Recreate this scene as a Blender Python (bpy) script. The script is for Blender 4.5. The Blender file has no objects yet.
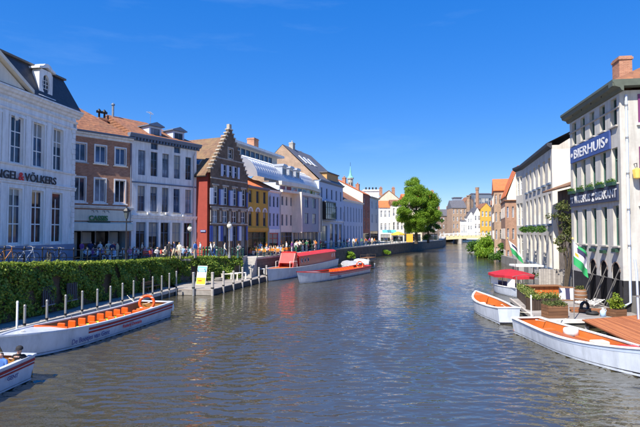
import bpy, bmesh, math, random
import numpy as np
from mathutils import Vector, Matrix
from math import radians as R, sin, cos, pi, sqrt

random.seed(7)
rng = np.random.default_rng(7)
scene = bpy.context.scene
C = scene.collection

# ------------------------------------------------------------------ camera
F = 490.0                      # focal length in photo pixels (640 wide)
HZ = 231.5                     # eye level row in the photo
CAMZ = 5.5                     # eye above the water
TILT = math.atan((HZ - 213.5) / F)
cam = bpy.data.cameras.new('camera')
cam.sensor_width = 36.0
cam.lens = 36.0 * F / 640.0
cam.clip_start = 0.1
cam.clip_end = 6000
cam_ob = bpy.data.objects.new('camera', cam)
cam_ob.location = (0, 0, CAMZ)
cam_ob.rotation_euler = (pi / 2 + TILT, 0, 0)
C.objects.link(cam_ob)
scene.camera = cam_ob

# ------------------------------------------------------------------ sky, sun, exposure
SUN_AZ = 213.0                 # degrees clockwise from +Y (behind the camera, to its left)
SUN_EL = 50.0
world = bpy.data.worlds.new('World')
scene.world = world
world.use_nodes = True
wn = world.node_tree.nodes
wl = world.node_tree.links
bg = wn['Background']
sky = wn.new('ShaderNodeTexSky')
sky.sky_type = 'NISHITA'
sky.sun_disc = False
sky.sun_elevation = R(SUN_EL)
sky.sun_rotation = R(SUN_AZ)
sky.air_density = 1.0
sky.dust_density = 0.0
sky.ozone_density = 4.0
sky.altitude = 0
hs = wn.new('ShaderNodeHueSaturation')
hs.inputs['Saturation'].default_value = 1.25
hs.inputs['Value'].default_value = 1.0
tint = wn.new('ShaderNodeMixRGB'); tint.blend_type = 'MULTIPLY'; tint.inputs[0].default_value = 1.0
tint.inputs[2].default_value = (0.88, 0.92, 1.15, 1)      # camera white balance of the photograph's sky
wl.new(sky.outputs[0], tint.inputs[1]); wl.new(tint.outputs[0], hs.inputs['Color'])
# the photograph's tone curve on sky brightness (alike in every direction)
sep = wn.new('ShaderNodeSeparateColor'); sep.mode = 'HSV'; com = wn.new('ShaderNodeCombineColor'); com.mode = 'HSV'
pw = wn.new('ShaderNodeMath'); pw.operation = 'POWER'; pw.inputs[1].default_value = 0.45
mu = wn.new('ShaderNodeMath'); mu.operation = 'MULTIPLY'; mu.inputs[1].default_value = 1.95
wl.new(hs.outputs[0], sep.inputs[0]); wl.new(sep.outputs[0], com.inputs[0]); wl.new(sep.outputs[1], com.inputs[1])
wl.new(sep.outputs[2], pw.inputs[0]); wl.new(pw.outputs[0], mu.inputs[0]); wl.new(mu.outputs[0], com.inputs[2])
# thin high cirrus, everywhere alike
tc = wn.new('ShaderNodeTexCoord')
mp = wn.new('ShaderNodeMapping'); mp.inputs['Scale'].default_value = (1.5, 2.0, 9.0)
mp.inputs['Rotation'].default_value = (0.1, 0.05, 0.3)
nz = wn.new('ShaderNodeTexNoise'); nz.inputs['Scale'].default_value = 1.6
nz.inputs['Detail'].default_value = 7; nz.inputs['Roughness'].default_value = 0.6
cr = wn.new('ShaderNodeValToRGB')
cr.color_ramp.elements[0].position = 0.56; cr.color_ramp.elements[0].color = (0, 0, 0, 1)
cr.color_ramp.elements[1].position = 0.85; cr.color_ramp.elements[1].color = (0.10, 0.10, 0.10, 1)
mx = wn.new('ShaderNodeMixRGB'); mx.inputs[2].default_value = (3.5, 5.0, 6.5, 1)
wl.new(tc.outputs['Generated'], mp.inputs[0]); wl.new(mp.outputs[0], nz.inputs['Vector'])
wl.new(nz.outputs[0], cr.inputs[0]); wl.new(cr.outputs[0], mx.inputs[0])
wl.new(com.outputs[0], mx.inputs[1]); wl.new(mx.outputs[0], bg.inputs['Color'])
bg.inputs['Strength'].default_value = 0.080

sun = bpy.data.lights.new('sun', 'SUN')
sun.energy = 3.4
sun.angle = R(0.53)
sun.color = (1.0, 0.93, 0.82)
sun_ob = bpy.data.objects.new('sun', sun)
sd = Vector((sin(R(SUN_AZ)) * cos(R(SUN_EL)), cos(R(SUN_AZ)) * cos(R(SUN_EL)), sin(R(SUN_EL))))
sun_ob.rotation_euler = sd.to_track_quat('Z', 'Y').to_euler()
sun_ob.location = sd * 80
C.objects.link(sun_ob)

vs = scene.view_settings
vs.view_transform = 'Standard'
vs.look = 'None'
vs.exposure = 1.42
vs.gamma = 1.0
vs.use_curve_mapping = False
scene.cycles.max_bounces = 6
scene.cycles.use_denoising = True

# ------------------------------------------------------------------ projection helpers (survey of the photo)
def zat(y, Y):
    return CAMZ + (HZ - y) * Y / F
def xat(x, Y):
    return (x - 320.0) / F * Y
def on(x, y, z):
    Y = (CAMZ - z) * F / (y - HZ)
    return Vector((xat(x, Y), Y, z))

# ------------------------------------------------------------------ materials
MATS = {}
def mat(name, col, rough=0.7, var=0.12, scale=3.0, metal=0.0, bump=0.0, bscale=None, spec=0.5, dirt=None, coat=0.0):
    """plain surface with soft procedural mottling, optional streak dirt and fine bump"""
    if name in MATS: return MATS[name]
    m = bpy.data.materials.new(name); m.use_nodes = True
    n = m.node_tree.nodes; l = m.node_tree.links
    b = n['Principled BSDF']
    b.inputs['Roughness'].default_value = rough
    b.inputs['Metallic'].default_value = metal
    b.inputs['Specular IOR Level'].default_value = spec
    b.inputs['Coat Weight'].default_value = coat
    t = n.new('ShaderNodeTexCoord')
    z = n.new('ShaderNodeTexNoise'); z.inputs['Scale'].default_value = scale
    z.inputs['Detail'].default_value = 6; z.inputs['Roughness'].default_value = 0.65
    l.new(t.outputs['Object'], z.inputs['Vector'])
    r = n.new('ShaderNodeValToRGB')
    lo = [max(0, c * (1 - var)) for c in col]; hi = [min(1, c * (1 + var)) for c in col]
    r.color_ramp.elements[0].position = 0.3; r.color_ramp.elements[0].color = (*lo, 1)
    r.color_ramp.elements[1].position = 0.7; r.color_ramp.elements[1].color = (*hi, 1)
    l.new(z.outputs[0], r.inputs[0])
    out = r.outputs[0]
    if dirt:
        mpn = n.new('ShaderNodeMapping'); mpn.inputs['Scale'].default_value = (2.2, 2.2, 0.25)
        z2 = n.new('ShaderNodeTexNoise'); z2.inputs['Scale'].default_value = 1.3; z2.inputs['Detail'].default_value = 8
        z2.inputs['Roughness'].default_value = 0.7
        l.new(t.outputs['Object'], mpn.inputs[0]); l.new(mpn.outputs[0], z2.inputs['Vector'])
        r2 = n.new('ShaderNodeValToRGB')
        r2.color_ramp.elements[0].position = 0.44; r2.color_ramp.elements[0].color = (0, 0, 0, 1)
        r2.color_ramp.elements[1].position = 0.75; r2.color_ramp.elements[1].color = (dirt[3],) * 3 + (1,)
        l.new(z2.outputs[0], r2.inputs[0])
        mm = n.new('ShaderNodeMixRGB'); mm.inputs[2].default_value = (*dirt[:3], 1)
        l.new(r2.outputs[0], mm.inputs[0]); l.new(out, mm.inputs[1]); out = mm.outputs[0]
    l.new(out, b.inputs['Base Color'])
    if bump:
        z3 = n.new('ShaderNodeTexNoise'); z3.inputs['Scale'].default_value = bscale or scale * 6
        z3.inputs['Detail'].default_value = 4
        l.new(t.outputs['Object'], z3.inputs['Vector'])
        bp = n.new('ShaderNodeBump'); bp.inputs['Strength'].default_value = bump; bp.inputs['Distance'].default_value = 0.03
        l.new(z3.outputs[0], bp.inputs['Height']); l.new(bp.outputs[0], b.inputs['Normal'])
    MATS[name] = m
    return m

def brick_mat(name, c1, c2, mortar, scale=1.0, rough=0.85, bw=0.22, bh=0.075, msize=0.012, patch=0.35):
    if name in MATS: return MATS[name]
    m = bpy.data.materials.new(name); m.use_nodes = True
    n = m.node_tree.nodes; l = m.node_tree.links
    b = n['Principled BSDF']; b.inputs['Roughness'].default_value = rough
    t = n.new('ShaderNodeTexCoord')
    sx = n.new('ShaderNodeSeparateXYZ'); l.new(t.outputs['Object'], sx.inputs[0])
    ad = n.new('ShaderNodeMath'); ad.operation = 'ADD'
    l.new(sx.outputs[0], ad.inputs[0]); l.new(sx.outputs[1], ad.inputs[1])
    cb = n.new('ShaderNodeCombineXYZ'); l.new(ad.outputs[0], cb.inputs[0]); l.new(sx.outputs[2], cb.inputs[1])
    k = n.new('ShaderNodeTexBrick')
    k.inputs['Scale'].default_value = scale
    k.inputs['Color1'].default_value = (*c1, 1); k.inputs['Color2'].default_value = (*c2, 1)
    k.inputs['Mortar'].default_value = (*mortar, 1); k.inputs['Mortar Size'].default_value = msize
    k.inputs['Brick Width'].default_value = bw; k.inputs['Row Height'].default_value = bh
    l.new(cb.outputs[0], k.inputs['Vector'])
    z = n.new('ShaderNodeTexNoise'); z.inputs['Scale'].default_value = 0.9; z.inputs['Detail'].default_value = 7
    z.inputs['Roughness'].default_value = 0.7
    l.new(t.outputs['Object'], z.inputs['Vector'])
    r = n.new('ShaderNodeValToRGB')
    r.color_ramp.elements[0].position = 0.3; r.color_ramp.elements[0].color = (1 - patch,) * 3 + (1,)
    r.color_ramp.elements[1].position = 0.7; r.color_ramp.elements[1].color = (1.0 + patch * 0.5,) * 3 + (1,)
    l.new(z.outputs[0], r.inputs[0])
    mm = n.new('ShaderNodeMixRGB'); mm.blend_type = 'MULTIPLY'; mm.inputs[0].default_value = 1
    l.new(k.outputs['Color'], mm.inputs[1]); l.new(r.outputs[0], mm.inputs[2])
    l.new(mm.outputs[0], b.inputs['Base Color'])
    bp = n.new('ShaderNodeBump'); bp.inputs['Strength'].default_value = 0.35; bp.inputs['Distance'].default_value = 0.01
    bp.invert = True
    l.new(k.outputs['Fac'], bp.inputs['Height']); l.new(bp.outputs[0], b.inputs['Normal'])
    MATS[name] = m
    return m

def tile_mat(name, c1, c2, patchc, size=0.3, rough=0.85):
    """roof tiles: cell colour variation + course bump"""
    if name in MATS: return MATS[name]
    m = bpy.data.materials.new(name); m.use_nodes = True
    n = m.node_tree.nodes; l = m.node_tree.links
    b = n['Principled BSDF']; b.inputs['Roughness'].default_value = rough
    t = n.new('ShaderNodeTexCoord')
    v = n.new('ShaderNodeTexVoronoi'); v.inputs['Scale'].default_value = 1 / size
    l.new(t.outputs['Object'], v.inputs['Vector'])
    sp = n.new('ShaderNodeSeparateColor'); l.new(v.outputs['Color'], sp.inputs[0])
    mm = n.new('ShaderNodeMixRGB'); mm.inputs[1].default_value = (*c1, 1); mm.inputs[2].default_value = (*c2, 1)
    l.new(sp.outputs[0], mm.inputs[0])
    z = n.new('ShaderNodeTexNoise'); z.inputs['Scale'].default_value = 0.7; z.inputs['Detail'].default_value = 8
    z.inputs['Roughness'].default_value = 0.7
    l.new(t.outputs['Object'], z.inputs['Vector'])
    r = n.new('ShaderNodeValToRGB'); r.color_ramp.elements[0].position = 0.45; r.color_ramp.elements[1].position = 0.72
    r.color_ramp.elements[0].color = (0, 0, 0, 1); r.color_ramp.elements[1].color = (0.75, 0.75, 0.75, 1)
    l.new(z.outputs[0], r.inputs[0])
    m2 = n.new('ShaderNodeMixRGB'); m2.inputs[2].default_value = (*patchc, 1)
    l.new(r.outputs[0], m2.inputs[0]); l.new(mm.outputs[0], m2.inputs[1])
    l.new(m2.outputs[0], b.inputs['Base Color'])
    w = n.new('ShaderNodeTexWave'); w.wave_type = 'BANDS'; w.bands_direction = 'Z'; w.inputs['Scale'].default_value = 1.1
    w.inputs['Distortion'].default_value = 0.6
    l.new(t.outputs['Object'], w.inputs['Vector'])
    ad = n.new('ShaderNodeMath'); ad.operation = 'ADD'
    l.new(w.outputs['Fac'], ad.inputs[0]); l.new(v.outputs['Distance'], ad.inputs[1])
    bp = n.new('ShaderNodeBump'); bp.inputs['Strength'].default_value = 0.6; bp.inputs['Distance'].default_value = 0.05
    l.new(ad.outputs[0], bp.inputs['Height']); l.new(bp.outputs[0], b.inputs['Normal'])
    MATS[name] = m
    return m

def wood_mat(name, c1, c2, rough=0.7, axis=0, scale=1.2):
    if name in MATS: return MATS[name]
    m = bpy.data.materials.new(name); m.use_nodes = True
    n = m.node_tree.nodes; l = m.node_tree.links
    b = n['Principled BSDF']; b.inputs['Roughness'].default_value = rough
    t = n.new('ShaderNodeTexCoord'); mp_ = n.new('ShaderNodeMapping')
    s = [9.0, 9.0, 9.0]; s[axis] = 0.7; mp_.inputs['Scale'].default_value = s
    oi = n.new('ShaderNodeObjectInfo')
    l.new(t.outputs['Object'], mp_.inputs[0])
    z = n.new('ShaderNodeTexNoise'); z.noise_dimensions = '4D'; z.inputs['Scale'].default_value = scale; z.inputs['Detail'].default_value = 6
    z.inputs['Roughness'].default_value = 0.7
    mu = n.new('ShaderNodeMath'); mu.operation = 'MULTIPLY'; mu.inputs[1].default_value = 40
    l.new(oi.outputs['Random'], mu.inputs[0]); l.new(mu.outputs[0], z.inputs['W'])
    l.new(mp_.outputs[0], z.inputs['Vector'])
    ad = n.new('ShaderNodeMath'); ad.operation = 'MULTIPLY_ADD'; ad.inputs[1].default_value = 0.35; ad.inputs[2].default_value = -0.17
    l.new(oi.outputs['Random'], ad.inputs[0])
    a2 = n.new('ShaderNodeMath'); a2.operation = 'ADD'
    l.new(z.outputs[0], a2.inputs[0]); l.new(ad.outputs[0], a2.inputs[1])
    r = n.new('ShaderNodeValToRGB')
    r.color_ramp.elements[0].position = 0.28; r.color_ramp.elements[0].color = (*c1, 1)
    r.color_ramp.elements[1].position = 0.72; r.color_ramp.elements[1].color = (*c2, 1)
    l.new(a2.outputs[0], r.inputs[0]); l.new(r.outputs[0], b.inputs['Base Color'])
    bp = n.new('ShaderNodeBump'); bp.inputs['Strength'].default_value = 0.3; bp.inputs['Distance'].default_value = 0.01
    l.new(z.outputs[0], bp.inputs['Height']); l.new(bp.outputs[0], b.inputs['Normal'])
    MATS[name] = m
    return m

def leaf_mat(name, dark, mid, light, trans=0.35):
    if name in MATS: return MATS[name]
    m = bpy.data.materials.new(name); m.use_nodes = True
    n = m.node_tree.nodes; l = m.node_tree.links
    b = n['Principled BSDF']; b.inputs['Roughness'].default_value = 0.5
    b.inputs['Specular IOR Level'].default_value = 0.3
    g = n.new('ShaderNodeNewGeometry')
    r = n.new('ShaderNodeValToRGB')
    e = r.color_ramp.elements
    e[0].position = 0.0; e[0].color = (*dark, 1); e[1].position = 1.0; e[1].color = (*light, 1)
    k = e.new(0.55); k.color = (*mid, 1)
    l.new(g.outputs['Random Per Island'], r.inputs[0])
    l.new(r.outputs[0], b.inputs['Base Color'])
    tr = n.new('ShaderNodeBsdfTranslucent'); l.new(r.outputs[0], tr.inputs[0])
    ms = n.new('ShaderNodeMixShader'); ms.inputs[0].default_value = trans
    l.new(b.outputs[0], ms.inputs[1]); l.new(tr.outputs[0], ms.inputs[2])
    l.new(ms.outputs[0], n['Material Output'].inputs[0])
    MATS[name] = m
    return m

def glass_mat(name, col, rough=0.04):
    if name in MATS: return MATS[name]
    m = bpy.data.materials.new(name); m.use_nodes = True
    n = m.node_tree.nodes; l = m.node_tree.links
    b = n['Principled BSDF']
    b.inputs['Roughness'].default_value = rough
    b.inputs['IOR'].default_value = 1.45
    t = n.new('ShaderNodeTexCoord'); oi = n.new('ShaderNodeObjectInfo')
    z = n.new('ShaderNodeTexNoise'); z.noise_dimensions = '4D'; z.inputs['Scale'].default_value = 0.8; z.inputs['Detail'].default_value = 3
    mu = n.new('ShaderNodeMath'); mu.operation = 'MULTIPLY'; mu.inputs[1].default_value = 60
    l.new(oi.outputs['Random'], mu.inputs[0]); l.new(mu.outputs[0], z.inputs['W'])
    l.new(t.outputs['Object'], z.inputs['Vector'])
    r = n.new('ShaderNodeValToRGB')
    r.color_ramp.elements[0].position = 0.35; r.color_ramp.elements[0].color = (*[c * 0.4 for c in col], 1)
    r.color_ramp.elements[1].position = 0.7; r.color_ramp.elements[1].color = (*[c * 2.0 for c in col], 1)
    l.new(z.outputs[0], r.inputs[0])
    # some rooms have a pale blind drawn part of the way down behind the glass
    sx = n.new('ShaderNodeSeparateXYZ'); l.new(t.outputs['Object'], sx.inputs[0])
    wn_ = n.new('ShaderNodeTexWhiteNoise'); wn_.noise_dimensions = '1D'; l.new(mu.outputs[0], wn_.inputs['W'])
    th = n.new('ShaderNodeMath'); th.operation = 'MULTIPLY_ADD'; th.inputs[1].default_value = 4.2; th.inputs[2].default_value = 0.7
    l.new(wn_.outputs['Value'], th.inputs[0])
    gt = n.new('ShaderNodeMath'); gt.operation = 'GREATER_THAN'; l.new(sx.outputs[2], gt.inputs[0]); l.new(th.outputs[0], gt.inputs[1])
    bl = n.new('ShaderNodeMixRGB'); bl.inputs[2].default_value = (0.30, 0.29, 0.27, 1)
    l.new(gt.outputs[0], bl.inputs[0]); l.new(r.outputs[0], bl.inputs[1]); l.new(bl.outputs[0], b.inputs['Base Color'])
    MATS[name] = m
    return m

WHITE = mat('white_paint', (0.80, 0.80, 0.78), 0.55, 0.06, dirt=(0.42, 0.40, 0.36, 0.75))
PLASTER = mat('white_plaster', (0.76, 0.76, 0.75), 0.85, 0.07, 1.2, bump=0.15, dirt=(0.38, 0.36, 0.33, 0.8))
CREAM = mat('cream_plaster', (0.62, 0.55, 0.42), 0.85, 0.10, 1.0, bump=0.2, dirt=(0.30, 0.26, 0.20, 0.6))
PALECREAM = mat('pale_cream_plaster', (0.74, 0.68, 0.56), 0.85, 0.08, 1.0, bump=0.15, dirt=(0.42, 0.38, 0.32, 0.4))
OLDWHITE = mat('weathered_white_plaster', (0.54, 0.51, 0.45), 0.9, 0.14, 1.1, bump=0.25, dirt=(0.24, 0.22, 0.18, 0.85))
PLINTH = mat('blue_grey_plinth', (0.24, 0.25, 0.33), 0.75, 0.12, 2.0)
STONE = mat('grey_stone', (0.36, 0.34, 0.31), 0.85, 0.2, 2.0, bump=0.3)
DARKSTONE = mat('dark_quay_stone', (0.10, 0.095, 0.085), 0.85, 0.35, 2.0, bump=0.5, dirt=(0.05, 0.07, 0.03, 0.6))
SLATE = mat('dark_slate', (0.035, 0.038, 0.048), 0.55, 0.3, 4.0, bump=0.4, bscale=8)
ROOFGREY = mat('grey_roof', (0.10, 0.10, 0.115), 0.6, 0.3, 2.0, bump=0.3)
ZINC = mat('zinc_sheet', (0.42, 0.45, 0.50), 0.42, 0.08, 1.2, metal=0.6)
BLUEGREY = mat('blue_grey_paint', (0.12, 0.16, 0.23), 0.5, 0.1)
BLUE = mat('blue_shutter_paint', (0.03, 0.07, 0.30), 0.5, 0.15)
PALEBLUE = mat('pale_blue_paint', (0.45, 0.52, 0.66), 0.7, 0.08)
DKGREEN = mat('dark_green_paint', (0.015, 0.05, 0.03), 0.45, 0.2)
TEAL = mat('teal_railing_paint', (0.02, 0.09, 0.07), 0.45, 0.2)
BLACK = mat('black_iron', (0.012, 0.012, 0.013), 0.45, 0.3)
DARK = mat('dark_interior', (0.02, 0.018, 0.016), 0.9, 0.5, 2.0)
NEARBLACK = mat('near_black_wall', (0.018, 0.017, 0.02), 0.8, 0.5, 1.5, bump=0.4)  # near-black colour of the beer house base wall
YELLOW = mat('ochre_yellow_plaster', (0.55, 0.33, 0.05), 0.85, 0.1, 1.0, dirt=(0.35, 0.2, 0.05, 0.4))
REDWALL = mat('red_painted_brick', (0.27, 0.042, 0.028), 0.8, 0.12, 1.5, bump=0.3, bscale=14)
REDPAINT = mat('red_boat_paint', (0.55, 0.02, 0.02), 0.35, 0.12, 1.0, dirt=(0.35, 0.08, 0.06, 0.4))
DEEPRED = mat('deep_red_stripe', (0.28, 0.012, 0.02), 0.4, 0.12)
ORANGE = mat('orange_plastic', (0.72, 0.085, 0.008), 0.45, 0.1)
ORANGEDECK = mat('orange_boat_interior', (0.52, 0.13, 0.022), 0.5, 0.12, 1.5, dirt=(0.3, 0.12, 0.04, 0.4))
TAN = mat('tan_boat_interior', (0.24, 0.115, 0.025), 0.55, 0.15)
LIME = mat('lime_cushion', (0.42, 0.60, 0.05), 0.7, 0.1)
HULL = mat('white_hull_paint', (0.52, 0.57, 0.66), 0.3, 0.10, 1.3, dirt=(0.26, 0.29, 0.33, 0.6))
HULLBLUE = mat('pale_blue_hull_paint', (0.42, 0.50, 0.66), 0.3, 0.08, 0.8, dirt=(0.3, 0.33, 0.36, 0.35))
BOOT = mat('black_boot_paint', (0.01, 0.01, 0.012), 0.5, 0.3)
STEEL = mat('steel_post', (0.30, 0.295, 0.285), 0.4, 0.15, 4.0, metal=0.5)
OLDSTEEL = mat('weathered_post_wood', (0.30, 0.28, 0.26), 0.8, 0.2, 4.0)
WOODGREY = wood_mat('weathered_deck_wood', (0.20, 0.18, 0.165), (0.40, 0.37, 0.34), axis=0)
WOODBROWN = wood_mat('brown_timber', (0.10, 0.045, 0.02), (0.23, 0.11, 0.05), axis=0)
WOODRED = wood_mat('red_brown_deck_wood', (0.26, 0.075, 0.025), (0.46, 0.16, 0.055), axis=1)
WOODDARK = wood_mat('dark_timber', (0.035, 0.022, 0.015), (0.09, 0.06, 0.04), axis=2)
BRICKRED = brick_mat('red_brick', (0.46, 0.20, 0.11), (0.33, 0.12, 0.065), (0.42, 0.33, 0.25), msize=0.008)
BRICKBROWN = brick_mat('brown_brick', (0.20, 0.11, 0.075), (0.14, 0.08, 0.06), (0.30, 0.26, 0.22))
BRICKORANGE = brick_mat('orange_brick', (0.38, 0.175, 0.09), (0.28, 0.12, 0.065), (0.36, 0.28, 0.21))
BRICKDARK = brick_mat('dark_brick', (0.12, 0.075, 0.055), (0.085, 0.055, 0.045), (0.2, 0.18, 0.16))
BRICKTAN = brick_mat('tan_brick', (0.33, 0.20, 0.12), (0.26, 0.15, 0.09), (0.4, 0.33, 0.26))
TILEBROWN = tile_mat('brown_roof_tile', (0.17, 0.085, 0.045), (0.26, 0.13, 0.065), (0.12, 0.09, 0.06))
TILERED = tile_mat('red_roof_tile', (0.30, 0.125, 0.06), (0.19, 0.08, 0.045), (0.13, 0.08, 0.05))
TILEORANGE = tile_mat('orange_roof_tile', (0.62, 0.17, 0.05), (0.52, 0.13, 0.04), (0.42, 0.12, 0.05))
TILEMOSS = tile_mat('mossy_roof_tile', (0.20, 0.115, 0.065), (0.13, 0.075, 0.05), (0.22, 0.17, 0.08))
GLASS = [glass_mat('window_glass_a', (0.03, 0.045, 0.08)), glass_mat('window_glass_b', (0.05, 0.08, 0.15)),
         glass_mat('window_glass_c', (0.02, 0.025, 0.035)), glass_mat('window_glass_d', (0.15, 0.17, 0.21))]
SHOP = glass_mat('shop_glass', (0.018, 0.018, 0.02), 0.06)
COPPER = mat('green_copper', (0.16, 0.42, 0.36), 0.6, 0.15)
SKIN = mat('skin', (0.55, 0.33, 0.24), 0.6, 0.05)
BRASS = mat('yellow_lantern_glass', (0.75, 0.52, 0.12), 0.4, 0.1)
RUBBER = mat('black_rubber', (0.015, 0.015, 0.015), 0.7, 0.3)
COBBLE = mat('quay_paving', (0.40, 0.38, 0.35), 0.9, 0.25, 2.5, bump=0.4, bscale=7)
EARTH = mat('town_ground', (0.20, 0.19, 0.17), 0.95, 0.3, 0.3)
PAPERBLUE = mat('board_blue', (0.15, 0.42, 0.75), 0.6, 0.1)
PAPERYELLOW = mat('board_yellow', (0.85, 0.62, 0.02), 0.6, 0.05)
GREENFLAG = mat('green_cloth', (0.02, 0.30, 0.09), 0.8, 0.1)
WHITECLOTH = mat('white_cloth', (0.78, 0.78, 0.78), 0.85, 0.05)
ORANGECLOTH = mat('orange_cloth', (0.85, 0.30, 0.03), 0.85, 0.08)
DARKCLOTH = mat('dark_print_cloth', (0.03, 0.03, 0.08), 0.85, 0.1)
REDCLOTH = mat('red_canopy_cloth', (0.36, 0.010, 0.022), 0.8, 0.12)
GREYTARP = mat('grey_boat_tarpaulin', (0.30, 0.31, 0.33), 0.7, 0.12, 2.0, bump=0.4)
LETTERDARK = mat('dark_lettering', (0.025, 0.025, 0.03), 0.5, 0.1)
LETTERRED = mat('red_lettering', (0.60, 0.02, 0.02), 0.5, 0.1)
LETTERBLUE = mat('blue_lettering', (0.04, 0.06, 0.22), 0.5, 0.1)
SIGNBLUE = mat('blue_sign_board', (0.035, 0.07, 0.24), 0.5, 0.12, dirt=(0.1, 0.1, 0.16, 0.3))
SIGNDARK = mat('dark_blue_sign_board', (0.03, 0.04, 0.08), 0.5, 0.12)
LEAF_IVY = leaf_mat('ivy_leaf', (0.07, 0.16, 0.025), (0.15, 0.27, 0.04), (0.32, 0.38, 0.06))
LEAF_TREE = leaf_mat('maple_leaf', (0.09, 0.21, 0.018), (0.20, 0.36, 0.03), (0.36, 0.48, 0.055), 0.45)
LEAF_BUSH = leaf_mat('bush_leaf', (0.03, 0.09, 0.018), (0.065, 0.16, 0.025), (0.14, 0.24, 0.04))
LEAF_LIGHT = leaf_mat('light_leaf', (0.10, 0.17, 0.02), (0.22, 0.30, 0.03), (0.36, 0.40, 0.05))
LEAF_VINE = leaf_mat('dry_vine_leaf', (0.05, 0.08, 0.02), (0.11, 0.14, 0.04), (0.22, 0.22, 0.07))
BARK = mat('bark', (0.07, 0.055, 0.04), 0.95, 0.3, 5.0, bump=0.5)
FLOWERY = leaf_mat('planter_leaf', (0.06, 0.12, 0.02), (0.16, 0.22, 0.04), (0.45, 0.42, 0.15))

# ------------------------------------------------------------------ mesh helpers
class MB:
    def __init__(s): s.v = []; s.f = []; s.m = []; s.sm = []
    def add(s, vs, fs, m=0, smooth=False):
        o = len(s.v); s.v += [tuple(p) for p in vs]
        for f in fs: s.f.append(tuple(i + o for i in f)); s.m.append(m); s.sm.append(smooth)
        return s
    def box(s, x0, x1, y0, y1, z0, z1, m=0):
        vs = [(x0,y0,z0),(x1,y0,z0),(x1,y1,z0),(x0,y1,z0),(x0,y0,z1),(x1,y0,z1),(x1,y1,z1),(x0,y1,z1)]
        return s.add(vs, [(0,3,2,1),(4,5,6,7),(0,1,5,4),(1,2,6,5),(2,3,7,6),(3,0,4,7)], m)
    def bev(s, x0, x1, y0, y1, z0, z1, b=0.02, m=0):
        """box with chamfered upper edges"""
        vs = [(x0,y0,z0),(x1,y0,z0),(x1,y1,z0),(x0,y1,z0),(x0,y0,z1-b),(x1,y0,z1-b),(x1,y1,z1-b),(x0,y1,z1-b),
              (x0+b,y0+b,z1),(x1-b,y0+b,z1),(x1-b,y1-b,z1),(x0+b,y1-b,z1)]
        return s.add(vs, [(0,3,2,1),(0,1,5,4),(1,2,6,5),(2,3,7,6),(3,0,4,7),(4,5,9,8),(5,6,10,9),(6,7,11,10),(7,4,8,11),(8,9,10,11)], m)
    def prism(s, poly, axis, a, b, m=0):
        """extrude a 2D polygon. axis 'x': poly=(y,z); 'y': poly=(x,z); 'z': poly=(x,y)"""
        n = len(poly)
        def P(p, t):
            return (t, p[0], p[1]) if axis == 'x' else (p[0], t, p[1]) if axis == 'y' else (p[0], p[1], t)
        vs = [P(p, a) for p in poly] + [P(p, b) for p in poly]
        fs = [tuple(range(n)), tuple(range(2*n-1, n-1, -1))] + [(i, n+i, n+(i+1) % n, (i+1) % n) for i in range(n)]
        return s.add(vs, fs, m)
    def tube(s, path, r, n=6, m=0, caps=True, smooth=True):
        path = [Vector(p) for p in path]
        rs = r if isinstance(r, (list, tuple)) else [r] * len(path)
        vs = []; k = len(path); up = Vector((0, 0, 1)); prev = None
        for i, p in enumerate(path):
            d = (path[min(i+1, k-1)] - path[max(i-1, 0)]).normalized()
            a = d.cross(up)
            if a.length < 1e-3: a = prev if prev is not None else Vector((1, 0, 0))
            a.normalize(); 
            if prev is not None and a.dot(prev) < 0: a = -a
            prev = a; b = d.cross(a).normalized()
            for j in range(n):
                t = 2*pi*j/n
                vs.append(p + (a*cos(t) + b*sin(t)) * rs[i])
        fs = []
        for i in range(k-1):
            for j in range(n):
                fs.append((i*n+j, i*n+(j+1) % n, (i+1)*n+(j+1) % n, (i+1)*n+j))
        s.add(vs, fs, m, smooth)
        if caps: s.add(vs[:n], [tuple(range(n))], m); s.add(vs[-n:], [tuple(range(n))], m)
        return s
    def lathe(s, prof, n=12, c=(0,0,0), m=0, smooth=True):
        vs = []; k = len(prof)
        for r, z in prof:
            for j in range(n):
                t = 2*pi*j/n; vs.append((c[0]+r*cos(t), c[1]+r*sin(t), c[2]+z))
        fs = [(i*n+j, i*n+(j+1) % n, (i+1)*n+(j+1) % n, (i+1)*n+j) for i in range(k-1) for j in range(n)]
        s.add(vs, fs, m, smooth)
        return s
    def torus(s, c, R_, r, ax='y', n=20, k=6, m=0):
        vs = []
        for i in range(n):
            a = 2*pi*i/n
            for j in range(k):
                b = 2*pi*j/k; q = R_ + r*cos(b); u, v, w = q*cos(a), q*sin(a), r*sin(b)
                p = (u, w, v) if ax == 'y' else (w, u, v) if ax == 'x' else (u, v, w)
                vs.append((c[0]+p[0], c[1]+p[1], c[2]+p[2]))
        fs = [(i*k+j, ((i+1) % n)*k+j, ((i+1) % n)*k+(j+1) % k, i*k+(j+1) % k) for i in range(n) for j in range(k)]
        return s.add(vs, fs, m, True)
    def mesh(s, name, mats):
        me = bpy.data.meshes.new(name)
        me.from_pydata(s.v, [], s.f)
        for q in (mats if isinstance(mats, (list, tuple)) else [mats]): me.materials.append(q)
        me.polygons.foreach_set('material_index', s.m)
        me.polygons.foreach_set('use_smooth', s.sm)
        bm = bmesh.new(); bm.from_mesh(me); bmesh.ops.recalc_face_normals(bm, faces=bm.faces); bm.to_mesh(me); bm.free()
        me.update()
        return me
    def build(s, name, mats, parent=None, loc=(0,0,0), rot=(0,0,0)):
        return link(name, s.mesh(name, mats), parent, loc, rot)

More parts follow.
